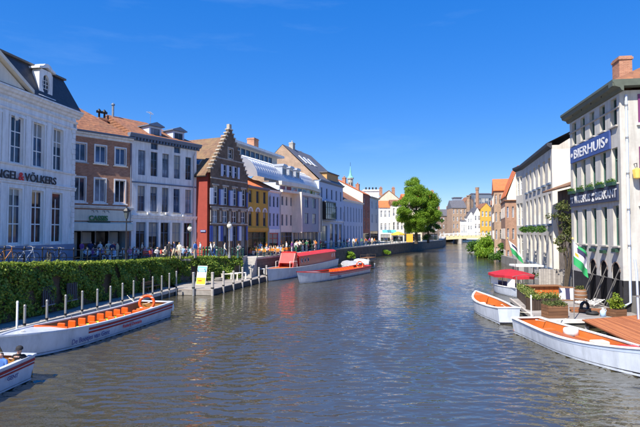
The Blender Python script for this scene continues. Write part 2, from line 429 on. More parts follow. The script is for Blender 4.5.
def link(name, me, parent=None, loc=(0,0,0), rot=(0,0,0)):
    o = bpy.data.objects.new(name, me); C.objects.link(o)
    o.parent = parent; o.location = loc; o.rotation_euler = rot
    return o
def tag(o, label, cat=None, group=None, kind=None):
    o['label'] = label
    if cat: o['category'] = cat
    if group: o['group'] = group
    if kind: o['kind'] = kind
    return o
def empty(name, loc, rz=0, label=None, cat=None, group=None):
    o = link(name, None, None, loc, (0, 0, rz)); o.empty_display_size = 0.2
    if label: tag(o, label, cat, group)
    return o
def structure(o): o['kind'] = 'structure'; return o
def copy_tree(o, parent=None):
    c = o.copy(); C.objects.link(c); c.parent = parent
    for ch in list(o.children): copy_tree(ch, c)
    return c
def text(name, s, size, m, parent, loc, rot, ext=0.01, align='LEFT', xscale=1.0, bold=0.0, label=None):
    cu = bpy.data.curves.new('t', 'FONT'); cu.body = s; cu.size = size; cu.extrude = ext; cu.align_x = align; cu.offset = bold
    cu.resolution_u = 3
    t = bpy.data.objects.new('t', cu); C.objects.link(t)
    bpy.context.view_layer.update()
    me = bpy.data.meshes.new_from_object(t.evaluated_get(bpy.context.evaluated_depsgraph_get()))
    bpy.data.objects.remove(t); bpy.data.curves.remove(cu)
    if xscale != 1.0:
        for v in me.vertices: v.co.x *= xscale
    me.materials.clear(); me.materials.append(m)
    o = link(name, me, parent, loc, rot)
    if label: o['label'] = label
    return o

# ------------------------------------------------------------------ facades and windows
def panel(mb, W, H, ops, z0=0.0, rev=0.22, m=0, y=0.0, x0=0.0):
    """a wall face at y with rectangular openings (ax,az,bx,bz) and their reveals"""
    xs = sorted({x0, x0 + W, *[o[0] for o in ops], *[o[2] for o in ops]})
    zs = sorted({z0, H, *[o[1] for o in ops], *[o[3] for o in ops]})
    for i in range(len(xs)-1):
        for j in range(len(zs)-1):
            cx, cz = (xs[i]+xs[i+1])/2, (zs[j]+zs[j+1])/2
            if any(o[0] < cx < o[2] and o[1] < cz < o[3] for o in ops): continue
            mb.add([(xs[i],y,zs[j]),(xs[i+1],y,zs[j]),(xs[i+1],y,zs[j+1]),(xs[i],y,zs[j+1])], [(0,1,2,3)], m)
    for a, b, c, d in [o[:4] for o in ops]:
        r = y + rev
        mb.add([(a,y,b),(a,r,b),(a,r,d),(a,y,d)], [(0,1,2,3)], m)
        mb.add([(c,y,b),(c,y,d),(c,r,d),(c,r,b)], [(0,1,2,3)], m)
        mb.add([(a,y,d),(a,r,d),(c,r,d),(c,y,d)], [(0,1,2,3)], m)
        mb.add([(a,y,b),(c,y,b),(c,r,b),(a,r,b)], [(0,1,2,3)], m)
    return mb

WCACHE = {}
def window(root, cx, z0, w, h, fm=WHITE, cols=2, rows=(0.7,), t=0.06, y=0.12, glass=None, name='window', arch=False, rotz=0, yoff=0.0):
    """sash window set back in its opening: frame + glazing bars as one mesh, pane as its sub-part"""
    key = (round(w, 2), round(h, 2), fm.name, cols, tuple(rows), t, arch)
    if key not in WCACHE:
        b = MB(); d = 0.07
        b.box(-w/2, -w/2+t, 0, d, 0, h); b.box(w/2-t, w/2, 0, d, 0, h)
        b.box(-w/2+t, w/2-t, 0, d, 0, t*1.2); b.box(-w/2+t, w/2-t, 0, d, h-t, h)
        for i in range(1, cols):
            x = -w/2 + w*i/cols; b.box(x-t*.45, x+t*.45, 0.008, d-.005, t*1.2, h-t)
        for r in rows: b.box(-w/2+t, w/2-t, 0.012, d-.01, h*r-t*.45, h*r+t*.45)
        fme = b.mesh(name, fm)
        p = MB().box(-w/2+t*.5, w/2-t*.5, 0, 0.02, t*.5, h-t*.5)
        WCACHE[key] = (fme, [p.mesh('pane', g) for g in GLASS] + [p.mesh('pane', SHOP)])
    fme, pms = WCACHE[key]
    o = link(name, fme, root, (cx, y + yoff, z0), (0, 0, rotz))
    pm = pms[glass] if glass is not None else random.choice(pms[:4])
    link('pane', pm, o, (0, 0.045, 0), (random.uniform(-.012, .012), 0, random.uniform(-.012, .012)))
    return o
def sill(root, cx, z0, w, m=STONE, d=0.12, h=0.1):
    key = ('sill', round(w, 2), m.name, d, h)
    if key not in WCACHE: WCACHE[key] = MB().bev(-w/2, w/2, -d, 0.0, -h, 0, .015).mesh('sill', m)
    return link('sill', WCACHE[key], root, (cx, -0.002, z0 - 0.003))
def surround(root, cx, z0, w, h, m=WHITE, t=0.14, d=0.05, head=0.0, y=0.0):
    key = ('sur', round(w, 2), round(h, 2), m.name, t, d, head)
    if key not in WCACHE:
        b = MB()
        b.box(-w/2-t, -w/2, -d, -.002, -t, h); b.box(w/2, w/2+t, -d, -.002, -t, h)
        b.box(-w/2, w/2, -d, -.002, -t, 0); b.box(-w/2-t-head, w/2+t+head, -d-head*.4, -.002, h, h+t)
        WCACHE[key] = b.mesh('window_surround', m)
    return link('window_surround', WCACHE[key], root, (cx, y, z0))

def wall_body(mb, W, H, D, z0=0.0, m=0, ends=None):
    """two side walls, back and top of a block whose front face is a panel"""
    mb.add([(0,0,z0),(0,D,z0),(0,D,H),(0,0,H)], [(0,3,2,1)], m)
    mb.add([(W,0,z0),(W,D,z0),(W,D,H),(W,0,H)], [(0,1,2,3)], m)
    mb.add([(0,D,z0),(W,D,z0),(W,D,H),(0,D,H)], [(0,3,2,1)], m)
    mb.add([(0,.23,H),(W,.23,H),(W,D,H),(0,D,H)], [(0,1,2,3)], m)
    return mb
def cornice(root, W, z, m, prof, name='cornice', x0=-0.15, x1=None):
    """moulding along the facade: prof = list of (out, z) from bottom to top"""
    x1 = W + 0.15 if x1 is None else x1
    poly = [(0.02, z + prof[0][1])] + [(-o, z + q) for o, q in prof] + [(0.02, z + prof[-1][1])]
    return MB().prism(poly, 'x', x0, x1).build(name, m, root)
def gable_roof(root, W, D, z, h, m, over=0.3, name='roof', x0=-0.1, x1=None, hipl=0.0, hipr=0.0, t=0.16, eave=0.35, ridge=0.5):
    """pitched roof with its ridge along the facade, optional hips at the ends"""
    x1 = W + 0.1 if x1 is None else x1
    yr = D * ridge; b = MB()
    f0, f1 = -over, D + over
    A = [(x0, f0, z), (x1, f0, z), (x1, f1, z), (x0, f1, z)]
    Rr = [(x0 + hipl, yr, z + h), (x1 - hipr, yr, z + h)]
    b.add(A + Rr + [(p[0], p[1], p[2]-t) for p in A],
          [(0,1,5,4), (2,3,4,5), (3,0,4), (1,2,5), (0,6,7,1), (1,7,8,2), (2,8,9,3), (3,9,6,0), (6,9,8,7)])
    return b.build(name, m, root)
def chimney(root, x, y, z0, z1, w=0.6, d=0.5, m=BRICKRED, pots=1, name='chimney'):
    b = MB(); b.box(x-w/2, x+w/2, y-d/2, y+d/2, z0, z1); b.box(x-w/2-.06, x+w/2+.06, y-d/2-.06, y+d/2+.06, z1-.25, z1-.1)
    for i in range(pots):
        px = x + (i - (pots-1)/2) * 0.3
        b.lathe([(0, 0), (.11, 0), (.09, .4), (.07, .4), (0, .38)], 8, (px, y, z1))
    return b.build(name, m, root)

def chain(p, ang, x1):
    """walk from p along a street front (ang degrees right of straight ahead) until photo column x1"""
    a = R(ang); k = (x1 - 320.0) / F
    s = (k * p[1] - p[0]) / (sin(a) - k * cos(a))
    return s, (p[0] + sin(a)*s, p[1] + cos(a)*s)
def left_root(name, p, ang, z, label, cat='house'):
    return empty(name, (p[0], p[1], z), R(90 - ang), label, cat)
def u_at(p, ang, x):
    return chain(p, ang, x)[0]

# ------------------------------------------------------------------ foliage
def leaves_mesh(name, pts, size, m, nrm=None, spread=1.0, aspect=0.7, jitter=0.35):
    """one small bent leaf quad per point"""
    n = len(pts); pts = np.asarray(pts, dtype=float)
    d = rng.normal(size=(n, 3))
    if nrm is not None: d = d * spread + np.asarray(nrm) * 1.0
    d /= np.linalg.norm(d, axis=1)[:, None] + 1e-9
    a = np.cross(d, rng.normal(size=(n, 3))); a /= np.linalg.norm(a, axis=1)[:, None] + 1e-9
    b = np.cross(d, a)
    s = size * (1 + jitter * rng.uniform(-1, 1, n))[:, None]
    v = np.empty((n, 4, 3))
    v[:, 0] = pts - a*s; v[:, 1] = pts + b*s*aspect + d*s*.15; v[:, 2] = pts + a*s; v[:, 3] = pts - b*s*aspect + d*s*.15
    me = bpy.data.meshes.new(name)
    me.vertices.add(4*n); me.vertices.foreach_set('co', v.ravel())
    me.loops.add(4*n); me.loops.foreach_set('vertex_index', np.arange(4*n))
    me.polygons.add(n); me.polygons.foreach_set('loop_start', np.arange(0, 4*n, 4))
    me.update(calc_edges=True); me.validate()
    me.materials.append(m)
    return me
def clump_points(centers, radii, per, shell=0.55):
    out = []
    for c, r in zip(centers, radii):
        k = max(4, int(per * r * r))
        d = rng.normal(size=(k, 3)); d /= np.linalg.norm(d, axis=1)[:, None]
        q = rng.uniform(shell, 1.0, k)[:, None] * d * np.array([r, r, r*.75])
        q += rng.normal(size=(k, 3)) * r * .08
        out.append(np.asarray(c) + q)
    return np.concatenate(out)
def bush(name, loc, rx, ry, rz, label, cat='bush', m=LEAF_BUSH, n=24, per=1500, size=0.07, group=None, stems=5):
    root = empty(name, loc, 0, label, cat, group)
    cs, rs = [], []
    for i in range(n):
        d = rng.normal(size=3); d /= np.linalg.norm(d); d[2] = abs(d[2])
        q = rng.uniform(.25, .85)
        cs.append(np.array([d[0]*rx*q, d[1]*ry*q, rz*(.06 + .85*d[2]*q)])); rs.append(rng.uniform(.22, .42) * min(rx, ry, rz))
    link('foliage', leaves_mesh('foliage', clump_points(cs, rs, per), size, m), root)
    for i in range(stems):
        c = cs[i % len(cs)]
        MB().tube([(c[0]*.1, c[1]*.1, 0), (c[0]*.4, c[1]*.4, c[2]*.5), tuple(c)], [.05, .03, .012], 5).build('stem', BARK, root)
    return root

# ================================================================== THE SETTING
def water_material():
    m = bpy.data.materials.new('canal_water'); m.use_nodes = True
    n = m.node_tree.nodes; l = m.node_tree.links
    b = n['Principled BSDF']
    b.inputs['IOR'].default_value = 2.5
    b.inputs['Roughness'].default_value = 0.05
    b.inputs['Specular IOR Level'].default_value = 0.5
    b.inputs['Base Color'].default_value = (0.052, 0.046, 0.025, 1)
    t = n.new('ShaderNodeTexCoord')
    def noise(sc, det, rough, mapscale, rot=0.0, dist=0.0):
        mpn = n.new('ShaderNodeMapping'); mpn.inputs['Scale'].default_value = mapscale
        mpn.inputs['Rotation'].default_value = (0, 0, rot)
        z = n.new('ShaderNodeTexNoise'); z.inputs['Scale'].default_value = sc
        z.inputs['Detail'].default_value = det; z.inputs['Roughness'].default_value = rough; z.inputs['Distortion'].default_value = dist
        l.new(t.outputs['Object'], mpn.inputs[0]); l.new(mpn.outputs[0], z.inputs['Vector'])
        return z.outputs[0]
    a = noise(1.0, 3, 0.55, (0.62, 1.45, 1), 0.12, 0.35)       # wind ripples, crests across the canal
    c = noise(1.0, 2, 0.5, (2.2, 4.2, 1), -0.2, 0.3)        # small ripples
    big = noise(1.0, 2, 0.5, (0.25, 0.5, 1), 0.3, 0.0)      # slow swell
    calm = noise(1.0, 3, 0.5, (0.020, 0.055, 1), 0.25)      # calmer lanes
    def mul(x, k):
        q = n.new('ShaderNodeMath'); q.operation = 'MULTIPLY'; l.new(x, q.inputs[0])
        if isinstance(k, float): q.inputs[1].default_value = k
        else: l.new(k, q.inputs[1])
        return q.outputs[0]
    def add(x, y):
        q = n.new('ShaderNodeMath'); q.operation = 'ADD'; l.new(x, q.inputs[0]); l.new(y, q.inputs[1]); return q.outputs[0]
    r = n.new('ShaderNodeMapRange'); r.inputs[1].default_value = 0.36; r.inputs[2].default_value = 0.56
    r.inputs[3].default_value = 0.35; r.inputs[4].default_value = 1.0
    l.new(calm, r.inputs[0])
    hsum = add(add(mul(a, 0.10), mul(c, 0.05)), mul(big, 0.06))
    hh = mul(hsum, r.outputs[0])
    bp = n.new('ShaderNodeBump'); bp.inputs['Strength'].default_value = 0.9; bp.inputs['Distance'].default_value = 1.0
    l.new(hh, bp.inputs['Height']); l.new(bp.outputs[0], b.inputs['Normal'])
    return m
WATER = water_material()
def water_mesh():
    """canal surface: real wind ripples near the camera bridge, flat sheet (bump only) far away"""
    y0, y1, wd = 8.0, 150.0, 54.0
    us = np.linspace(-wd/2, wd/2, 760)
    ys = [y0]
    while ys[-1] < y1: ys.append(ys[-1] + max(.055, ys[-1]*.0042))
    ys[-1] = y1; ys = np.array(ys)
    dY = np.gradient(ys)[:, None]
    U, Y = np.meshgrid(us, ys)
    X = U + np.interp(Y, (8, 45, 70, 100, 150), (0, 3, 11, 23, 46))     # the grid follows the canal's bend
    h = np.zeros_like(X); r = np.random.default_rng(11)
    for i in range(90):
        lam = .22 * (.85/.22) ** (r.uniform(0, 1)**1.2)
        th = pi/2 + r.normal(0, .40)                       # wind along the canal, crests across it
        k = 2*pi/lam; amp = .0046*lam**1.05 * np.clip((lam/np.maximum(dY, .071) - 2.2)/2.5, 0, 1)
        h += amp*np.sin(k*(X*cos(th)*.8 + Y*sin(th)) + r.uniform(0, 2*pi))
    lanes = np.zeros_like(X)
    for i in range(9):
        th = r.uniform(.9, 2.2); lam = r.uniform(6, 40)
        lanes += np.sin(2*pi/lam*(X*cos(th)*.5+Y*sin(th)) + r.uniform(0, 6))
    h *= np.clip(.95 + .17*lanes, .3, 1.5)
    h *= np.clip((Y-y0)/.6,0,1)*np.clip((y1-Y)/20,0,1)
    n, m = X.shape
    co = np.column_stack([X.ravel(), Y.ravel(), h.ravel()])
    i = np.arange(n*m).reshape(n, m)
    q = np.stack([i[:-1,:-1], i[:-1,1:], i[1:,1:], i[1:,:-1]], -1).reshape(-1, 4)
    ex = np.array([(-2500,-60,-.09),(2500,-60,-.09),(2500,3500,-.09),(-2500,3500,-.09)], float)
    b = n*m; eq = np.array([(0,1,2,3)])+b
    co = np.vstack([co, ex]); q = np.vstack([q, eq])
    me = bpy.data.meshes.new('water'); me.vertices.add(len(co)); me.vertices.foreach_set('co', co.ravel())
    me.loops.add(4*len(q)); me.loops.foreach_set('vertex_index', q.ravel().astype(np.int32))
    me.polygons.add(len(q)); me.polygons.foreach_set('loop_start', np.arange(0, 4*len(q), 4).astype(np.int32))
    me.polygons.foreach_set('use_smooth', np.ones(len(q), dtype=bool))
    me.update(calc_edges=True); me.validate(); me.materials.append(WATER)
    return me
structure(tag(link('water', water_mesh()), 'rippled brown and blue canal water between the two quays', None))
structure(tag(MB().add([(-3000,-80,-2.5),(3000,-80,-2.5),(3000,4000,-2.5),(-3000,4000,-2.5)], [(0,1,2,3)]).build('ground', EARTH),
    'canal bed and ground sheet reaching the horizon', None))

QL = [(-20.9,6,3.75),(-19.1,17,3.7),(-17.5,26,3.6),(-15.55,37,3.05),(-13.7,47.5,2.85),(-8.4,52.5,2.62),(-8.5,56,2.5),
      (-7.3,56.02,2.5),(-5.3,62.5,2.45),(2.8,85,2.5),(11.1,105,2.5),(43,172,2.6),(57,222,3.2),(57.2,236,3.2),(95,330,3.0),(160,420,3.0),(1500,3200,3.0)]
mb = MB()
for (x0,y0,z0),(x1,y1,z1) in zip(QL[:-1], QL[1:]):
    if y1 - y0 < 0.1: continue
    mb.add([(x0,y0,z0),(x1,y1,z1),(-2600,y1,z1),(-2600,y0,z0)], [(0,1,2,3)])
structure(tag(mb.build('quay', COBBLE), 'paved quay street along the row of old houses'))
def wall_strip(pts, z0=-2.0, t=0.5, cap=0.18):
    """retaining wall under a quay edge with a coping"""
    b = MB()
    for (x0,y0,h0),(x1,y1,h1) in zip(pts[:-1], pts[1:]):
        d = Vector((x1-x0, y1-y0, 0)).normalized(); nrm = Vector((d.y, -d.x, 0))
        p0 = Vector((x0,y0,0)) + nrm*0.02; p1 = Vector((x1,y1,0)) + nrm*0.02; q0 = p0 - nrm*t; q1 = p1 - nrm*t
        for lo0, lo1, hi0, hi1, mm, e in ((z0,z0,h0-cap,h1-cap,0,0),(h0-cap,h1-cap,h0+.02,h1+.02,1,.06)):
            a0 = p0 + nrm*e; a1 = p1 + nrm*e
            vs = [(a0.x,a0.y,lo0),(a1.x,a1.y,lo1),(q1.x,q1.y,lo1),(q0.x,q0.y,lo0),(a0.x,a0.y,hi0),(a1.x,a1.y,hi1),(q1.x,q1.y,hi1),(q0.x,q0.y,hi0)]
            b.add(vs, [(0,3,2,1),(4,5,6,7),(0,1,5,4),(1,2,6,5),(2,3,7,6),(3,0,4,7)], mm)
    return b
QSTONE = brick_mat('quay_stone_courses', (0.13, 0.12, 0.10), (0.085, 0.08, 0.07), (0.05, 0.048, 0.04), bw=0.9, bh=0.38, msize=0.02)
tag(wall_strip(QL[:6]).build('retaining_wall', [QSTONE, STONE]), 'stone retaining wall buried behind the long ivy hedge', 'wall')
tag(wall_strip(QL[5:13]).build('quay_wall', [QSTONE, STONE]), 'dark stone quay wall with pale coping behind the red houseboat', 'wall')

QR = [(17.2,6,1.6),(18.9,29.9,1.6),(20.3,39,1.6),(22.9,48,1.5),(28.1,70,1.5),(33.5,92,1.2),(41,120,1.2),(64,185,2.2),(84,222,3.2),(84.2,236,3.2),(118,330,3.0),(180,420,3.0),(1700,3200,3.0)]
mb = MB()
for (x0,y0,z0),(x1,y1,z1) in zip(QR[:-1], QR[1:]):
    mb.add([(x0,y0,z0),(2600,y0,z0),(2600,y1,z1),(x1,y1,z1)], [(0,1,2,3)])
    mb.add([(x0,y0,-2),(x0,y0,z0),(x1,y1,z1),(x1,y1,-2)], [(0,1,2,3)])
structure(tag(mb.build('terrain', EARTH), 'opposite canal bank under the beer house row'))

# ---- far bridge
root = empty('canal_bridge', (57, 228, 0), 0, 'low pale yellow bridge closing the far end of the canal', 'bridge')
BR = mat('pale_yellow_bridge_paint', (0.60, 0.50, 0.28), 0.7, 0.1)
mb = MB(); n = 10
top = [(28*i/n, 3.3 + .5*sin(pi*i/n)) for i in range(n+1)]
bot = [(28*i/n, 1.7 + .6*sin(pi*i/n)) for i in range(n, -1, -1)]
mb.prism(top + bot, 'y', -4, 4); mb.build('deck', BR, root)
for y in (-4.15, 4.15):
    mb = MB()
    for i in range(n): 
        (xa, za), (xb, zb) = top[i], top[i+1]
        mb.tube([(xa, y, za+1.0), (xb, y, zb+1.0)], .09, 4); mb.tube([(xa, y, za+.5), (xb, y, zb+.5)], .05, 4)
    mb.build('rail', WHITE, root)
    for i in range(15):
        x = 2*i; z = 3.3 + .5*sin(pi*x/28)
        MB().box(x-.12, x+.12, y-.1, y+.1, z-.1, z+1.05).build('baluster_post', WHITE, root)
for x in (7, 21): MB().prism([(x-.8,-5),(x,-6),(x+.8,-5),(x+.8,5),(x-.8,5)], 'z', -2, 2.1).build('pier', STONE, root)

# ================================================================== LEFT BANK HOUSES
# ---- 1 grand white house with mansard (right corner at photo column 77)
A1 = 9.0; PC = (xat(73.2, 41.0), 41.0); L1 = 21.0
p1 = (PC[0] - sin(R(A1))*L1, PC[1] - cos(R(A1))*L1)
B0 = 2.2
root = left_root('mansard_house', p1, A1, B0, 'grand pale house with dark mansard roof and oval dormer', 'house')
W = L1; H = zat(90, 34.7) - B0; D = 11.0
def z1(y): return zat(y, 34.7) - B0
cols = [W - 2.05 - 2.15*i for i in range(9)]
ops = []
for c in cols:
    ops.append((c-.62, z1(244), c+.62, z1(188)))
    ops.append((c-.58, z1(163), c+.58, z1(116)))
mb = MB(); panel(mb, W, H, ops, z1(246)); wall_body(mb, W, H, D, z1(246))
mb.build('wall', WHITE, root)
mb = MB().box(-.02, W+.06, -.10, D, 0, z1(246)-.003); mb.build('plinth', PLINTH, root)
for c in cols:
    window(root, c, z1(244), 1.24, z1(188)-z1(244), WHITE, 2, (.36, .68), .09, .13, glass=random.choice([0,1,2,3]))
    window(root, c, z1(163), 1.16, z1(116)-z1(163), WHITE, 2, (.36, .68), .08, .13)
    surround(root, c, z1(163), 1.16, z1(116)-z1(163), WHITE, .16, .06, .06)
    surround(root, c, z1(244), 1.24, z1(188)-z1(244), WHITE, .16, .06)
# pilasters between the windows and corner quoins
for i in range(len(cols)-1):
    c = (cols[i] + cols[i+1]) / 2
    MB().box(c-.26, c+.26, -.07, -.003, z1(244)-.05, z1(184)).build('pilaster', WHITE, root)
    MB().box(c-.26, c+.26, -.07, -.003, z1(165), z1(112)).build('pilaster', WHITE, root)
zq = z1(246); k = 0
while zq < H - .6:
    w = .42 if k % 2 else .3
    MB().bev(W-w, W+.05, -.06, -.003, zq+.012, zq+.42, .01).build('quoin', WHITE, root); zq += .44; k += 1
cornice(root, W, z1(184), WHITE, [(.02,0),(.10,.05),(.10,.16),(.16,.22),(.16,.30)], 'string_course')
cornice(root, W, z1(165.5), WHITE, [(.02,0),(.08,.04),(.12,.14)], 'string_course')
cornice(root, W, z1(112), WHITE, [(.02,0),(.08,.05),(.12,.18),(.06,.24),(.06,.55),(.14,.6),(.2,.72)], 'architrave')
cornice(root, W, H-.55, WHITE, [(.02,0),(.14,.06),(.2,.2),(.36,.28),(.42,.42),(.5,.48),(.5,.6)], 'cornice', x1=W+.45)
# mansard
mb = MB(); z0 = H + .06; zb = z0 + 2.55; zt = zb + 1.9
a = [(-.3,-.35,z0),(W+.35,-.35,z0),(W+.35,D+.3,z0),(-.3,D+.3,z0)]
b_ = [(-.3,.75,zb),(W-.55,.75,zb),(W-.55,D-.75,zb),(-.3,D-.75,zb)]
t_ = [(-.3,D/2,zt),(W-4.5,D/2,zt)]
mb.add(a + b_, [(0,1,5,4),(1,2,6,5),(2,3,7,6),(3,0,4,7)]); mb.build('mansard_roof', SLATE, root)
mb = MB(); o = .16
b2 = [(-.3,.75-o,zb+.012),(W-.55+o,.75-o,zb+.012),(W-.55+o,D-.75+o,zb+.012),(-.3,D-.75+o,zb+.012)]
b3 = [(p[0],p[1],zb+.16) for p in b2]
mb.add(b2+b3+[(p[0],p[1],zt) for p in t_], [(0,1,5,4),(1,2,6,5),(2,3,7,6),(3,0,4,7),(4,5,9,8),(5,6,9),(6,7,8,9),(7,4,8),(0,3,2,1)])
mb.build('upper_roof', mat('brown_grey_roof', (0.13,0.115,0.10), .75, .25, 3.0, bump=.4), root)
# oval dormer
def oval_dormer(root, cx, z0, w=1.25, h=1.9, yf=-.1):
    d = empty('dormer', (0,0,0)); d.parent = root; d.location = (cx, yf, z0)
    n = 20; hw = w/2
    outer = []
    inner = []
    ew, eh, ec = hw*.56, h*.36, h*.47
    for i in range(n):
        t = 2*pi*(i+.5)/n; inner.append((ew*cos(t), ec + eh*sin(t)))
        c, s = cos(t), sin(t); k = min(hw/abs(c) if abs(c) > 1e-3 else 9, (h*.5)/abs(s) if abs(s) > 1e-3 else 9)
        outer.append((c*k, h*.5 + s*k))
    mb = MB()
    vs = [(p[0], 0, p[1]) for p in outer] + [(p[0], 0, p[1]) for p in inner] + [(p[0], .2, p[1]) for p in inner] + [(p[0], 1.3, p[1]) for p in outer]
    mb.add(vs, [(i,(i+1)%n,n+(i+1)%n,n+i) for i in range(n)] + [(n+i,n+(i+1)%n,2*n+(i+1)%n,2*n+i) for i in range(n)] + [(i,3*n+i,3*n+(i+1)%n,(i+1)%n) for i in range(n)])
    mb.build('dormer_front', WHITE, d)
    arc = [(-hw-.16,h-.05),(-hw-.16,h+.1),(-hw*.7,h+.22),(-hw*.4,h+.42),(0,h+.5),(hw*.4,h+.42),(hw*.7,h+.22),(hw+.16,h+.1),(hw+.16,h-.05),(hw*.6,h+.05),(0,h+.22),(-hw*.6,h+.05)]
    MB().prism(arc, 'y', -.14, 1.1).build('dormer_hood', WHITE, d)
    MB().prism([(p[0]*1.03, (p[1]-ec)*1.03+ec) for p in inner], 'y', .17, .19).build('pane', GLASS[2], d)
    mb = MB()
    for x in (-.15, .15): mb.box(x-.018, x+.018, .12, .168, ec-eh*.9, ec+eh*.9)
    for q in (-.4, 0, .4): mb.box(-ew*.93, ew*.93, .125, .16, ec+eh*q-.018, ec+eh*q+.018)
    mb.build('glazing_bars', WHITE, d)
    MB().bev(-hw-.2, hw+.2, -.16, .3, -.16, -.003).build('sill', WHITE, d)
    return d
for x in (45,):
    oval_dormer(root, u_at(p1, A1, 42.0), z0 + .28, 1.45, 2.05)
oval_dormer(root, W-15.5, z0 + .32)
# pediment over the middle bays
px0, px1 = W-14.0, u_at(p1, A1, 20.5)
pm = (px0+px1)/2; ph = 2.35
MB().prism([(px0,H+.07),(px1,H+.07),(pm,H+ph)], 'y', -.3, .1).build('tympanum', PALECREAM, root)
mb = MB()
for a, b in (((px0-.35,H+.05),(pm,H+ph+.15)),((px1+.35,H+.05),(pm,H+ph+.15))):
    mb.prism([a, (a[0],a[1]+.26), (b[0],b[1]+.3), b], 'y', -.62, .12)
mb.build('pediment_moulding', PALECREAM, root)
# lettering
lx = u_at(p1, A1, 53.5)
tz = z1(179.5)
g = text('sign_lettering', 'ENGEL', .80, LETTERDARK, root, (0, -.18, tz), (pi/2,0,0), .03, bold=.012, label='dark raised letters reading ENGEL')
amp = text('sign_lettering', '&', .80, LETTERRED, root, (0, -.18, tz), (pi/2,0,0), .03, bold=.012, label='red raised ampersand')
v = text('sign_lettering', 'VÖLKERS', .80, LETTERDARK, root, (0, -.18, tz), (pi/2,0,0), .03, bold=.012, label='dark raised letters reading VOLKERS with an umlaut')
wv = v.dimensions.x; wa = amp.dimensions.x; wg = g.dimensions.x
v.location.x = lx - wv; amp.location.x = lx - wv - wa - .08; g.location.x = amp.location.x - wg - .08
# wall bracket lamp and mask ornament
mb = MB().lathe([(0,-.25),(.10,-.2),(.16,0),(.12,.2),(0,.28)], 10); mb.build('mask_ornament', WHITE, root, (u_at(p1, A1, 13), -.1, z1(112)-.35))

# ---- 2 red brick house
A2 = 42.0; P2 = (xat(77, 45.0), 45.0)
w2, P3 = chain(P2, A2, 131)
ext = 2.6
p2 = (P2[0] - sin(R(A2))*ext, P2[1] - cos(R(A2))*ext); W = w2 + ext
def z2(y): return zat(y, 46.8) - B0
root = left_root('brick_house', p2, A2, B0, 'red brick house with white window frames above a cafe front', 'house')
H = z2(134); D = 9.0
wx = [u_at(p2, A2, x) for x in (79.0, 99.5, 119.5)]
ops = []
for c in wx: ops += [(c-.5, z2(163), c+.5, z2(146)), (c-.5, z2(202), c+.5, z2(179))]
gz = z2(229)
ops.append((ext*.3, .02, W-.45, gz))
mb = MB(); panel(mb, W, H, ops, 0); wall_body(mb, W, H, D); mb.build('wall', BRICKRED, root)
for c in wx:
    for a, b in ((163,146),(202,179)):
        window(root, c, z2(a), 1.0, z2(b)-z2(a), WHITE, 2, (), .07, .1, glass=1 if b==146 else None)
        surround(root, c, z2(a), 1.0, z2(b)-z2(a), WHITE, .12, .04)
        sill(root, c, z2(a)-.12, 1.5, STONE if a == 163 else WHITE)
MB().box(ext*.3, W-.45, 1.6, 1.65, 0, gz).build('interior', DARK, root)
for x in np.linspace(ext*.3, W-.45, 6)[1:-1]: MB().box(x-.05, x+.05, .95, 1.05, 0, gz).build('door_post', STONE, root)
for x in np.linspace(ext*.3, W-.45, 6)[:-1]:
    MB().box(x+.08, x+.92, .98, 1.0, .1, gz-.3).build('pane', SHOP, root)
cornice(root, W, z2(209), WHITE, [(.02,0),(.14,.04),(.2,.14),(.28,.2),(.28,.28)], 'shop_cornice')
MB().box(.02, W-.02, -.12, -.004, z2(221), z2(210)-.01).build('fascia_board', PALECREAM, root)
MB().prism([(-.02, z2(222)),(-.5, z2(223.5)),(-.62,z2(230)),(-.58,z2(230)-.1),(-.02,z2(229))], 'x', .05, W-.05).build('awning_box', PALECREAM, root)
SIGNGREEN = mat('green_sign_letters', (0.03,0.16,0.05), .5, .15)
text('sign_lettering', 'CASSIS', .62, SIGNGREEN, root, (u_at(p2,A2,87.5), -.30, z2(220.5)), (pi/2,0,0), .05, bold=.02, xscale=.95, label='green raised letters on the cafe fascia')
MB().box(u_at(p2,A2,87), u_at(p2,A2,109), -.30, -.124, z2(222.5), z2(221)).build('sign_rail', DKGREEN, root)
for x in (91,95,102,106):
    u = u_at(p2,A2,x)
    MB().tube([(u,-.12,z2(211)),(u,-.5,z2(211)),(u+.02,-.55,z2(213))], .025, 5).build('sign_lamp', BLACK, root)
cornice(root, W, H-.5, WHITE, [(.02,0),(.08,.04),(.08,.2),(.3,.28),(.34,.42)], 'cornice', x0=-.1, x1=W+.02)
MB().prism([(-.36,H-.09),(-.48,H-.05),(-.5,H+.08),(-.34,H+.08)], 'x', -.1, W+.02).build('gutter', BLUEGREY, root)
gable_roof(root, W, D, H+.1, 3.1, TILERED, .3, hipr=4.2, hipl=0.0, ridge=.42)
chimney(root, W-1.2, 4.2, H+1.0, H+2.5, .9, .6, BRICKRED, 0)
mb = MB()
for dx in (-.3, .25):
    mb.lathe([(.12,0),(.10,.5),(.2,.55),(.2,.75),(.05,.95),(0,.95)], 8, (W-1.2+dx, 4.2, H+2.5))
    mb.box(W-1.2+dx-.3, W-1.2+dx+.3, 4.16, 4.24, H+3.0, H+3.25)
mb.build('chimney_cowl', BLACK, root)
MB().tube([(W-.15,-.1,0),(W-.15,-.1,H-.5)], .05, 6).build('drainpipe', BLUEGREY, root)

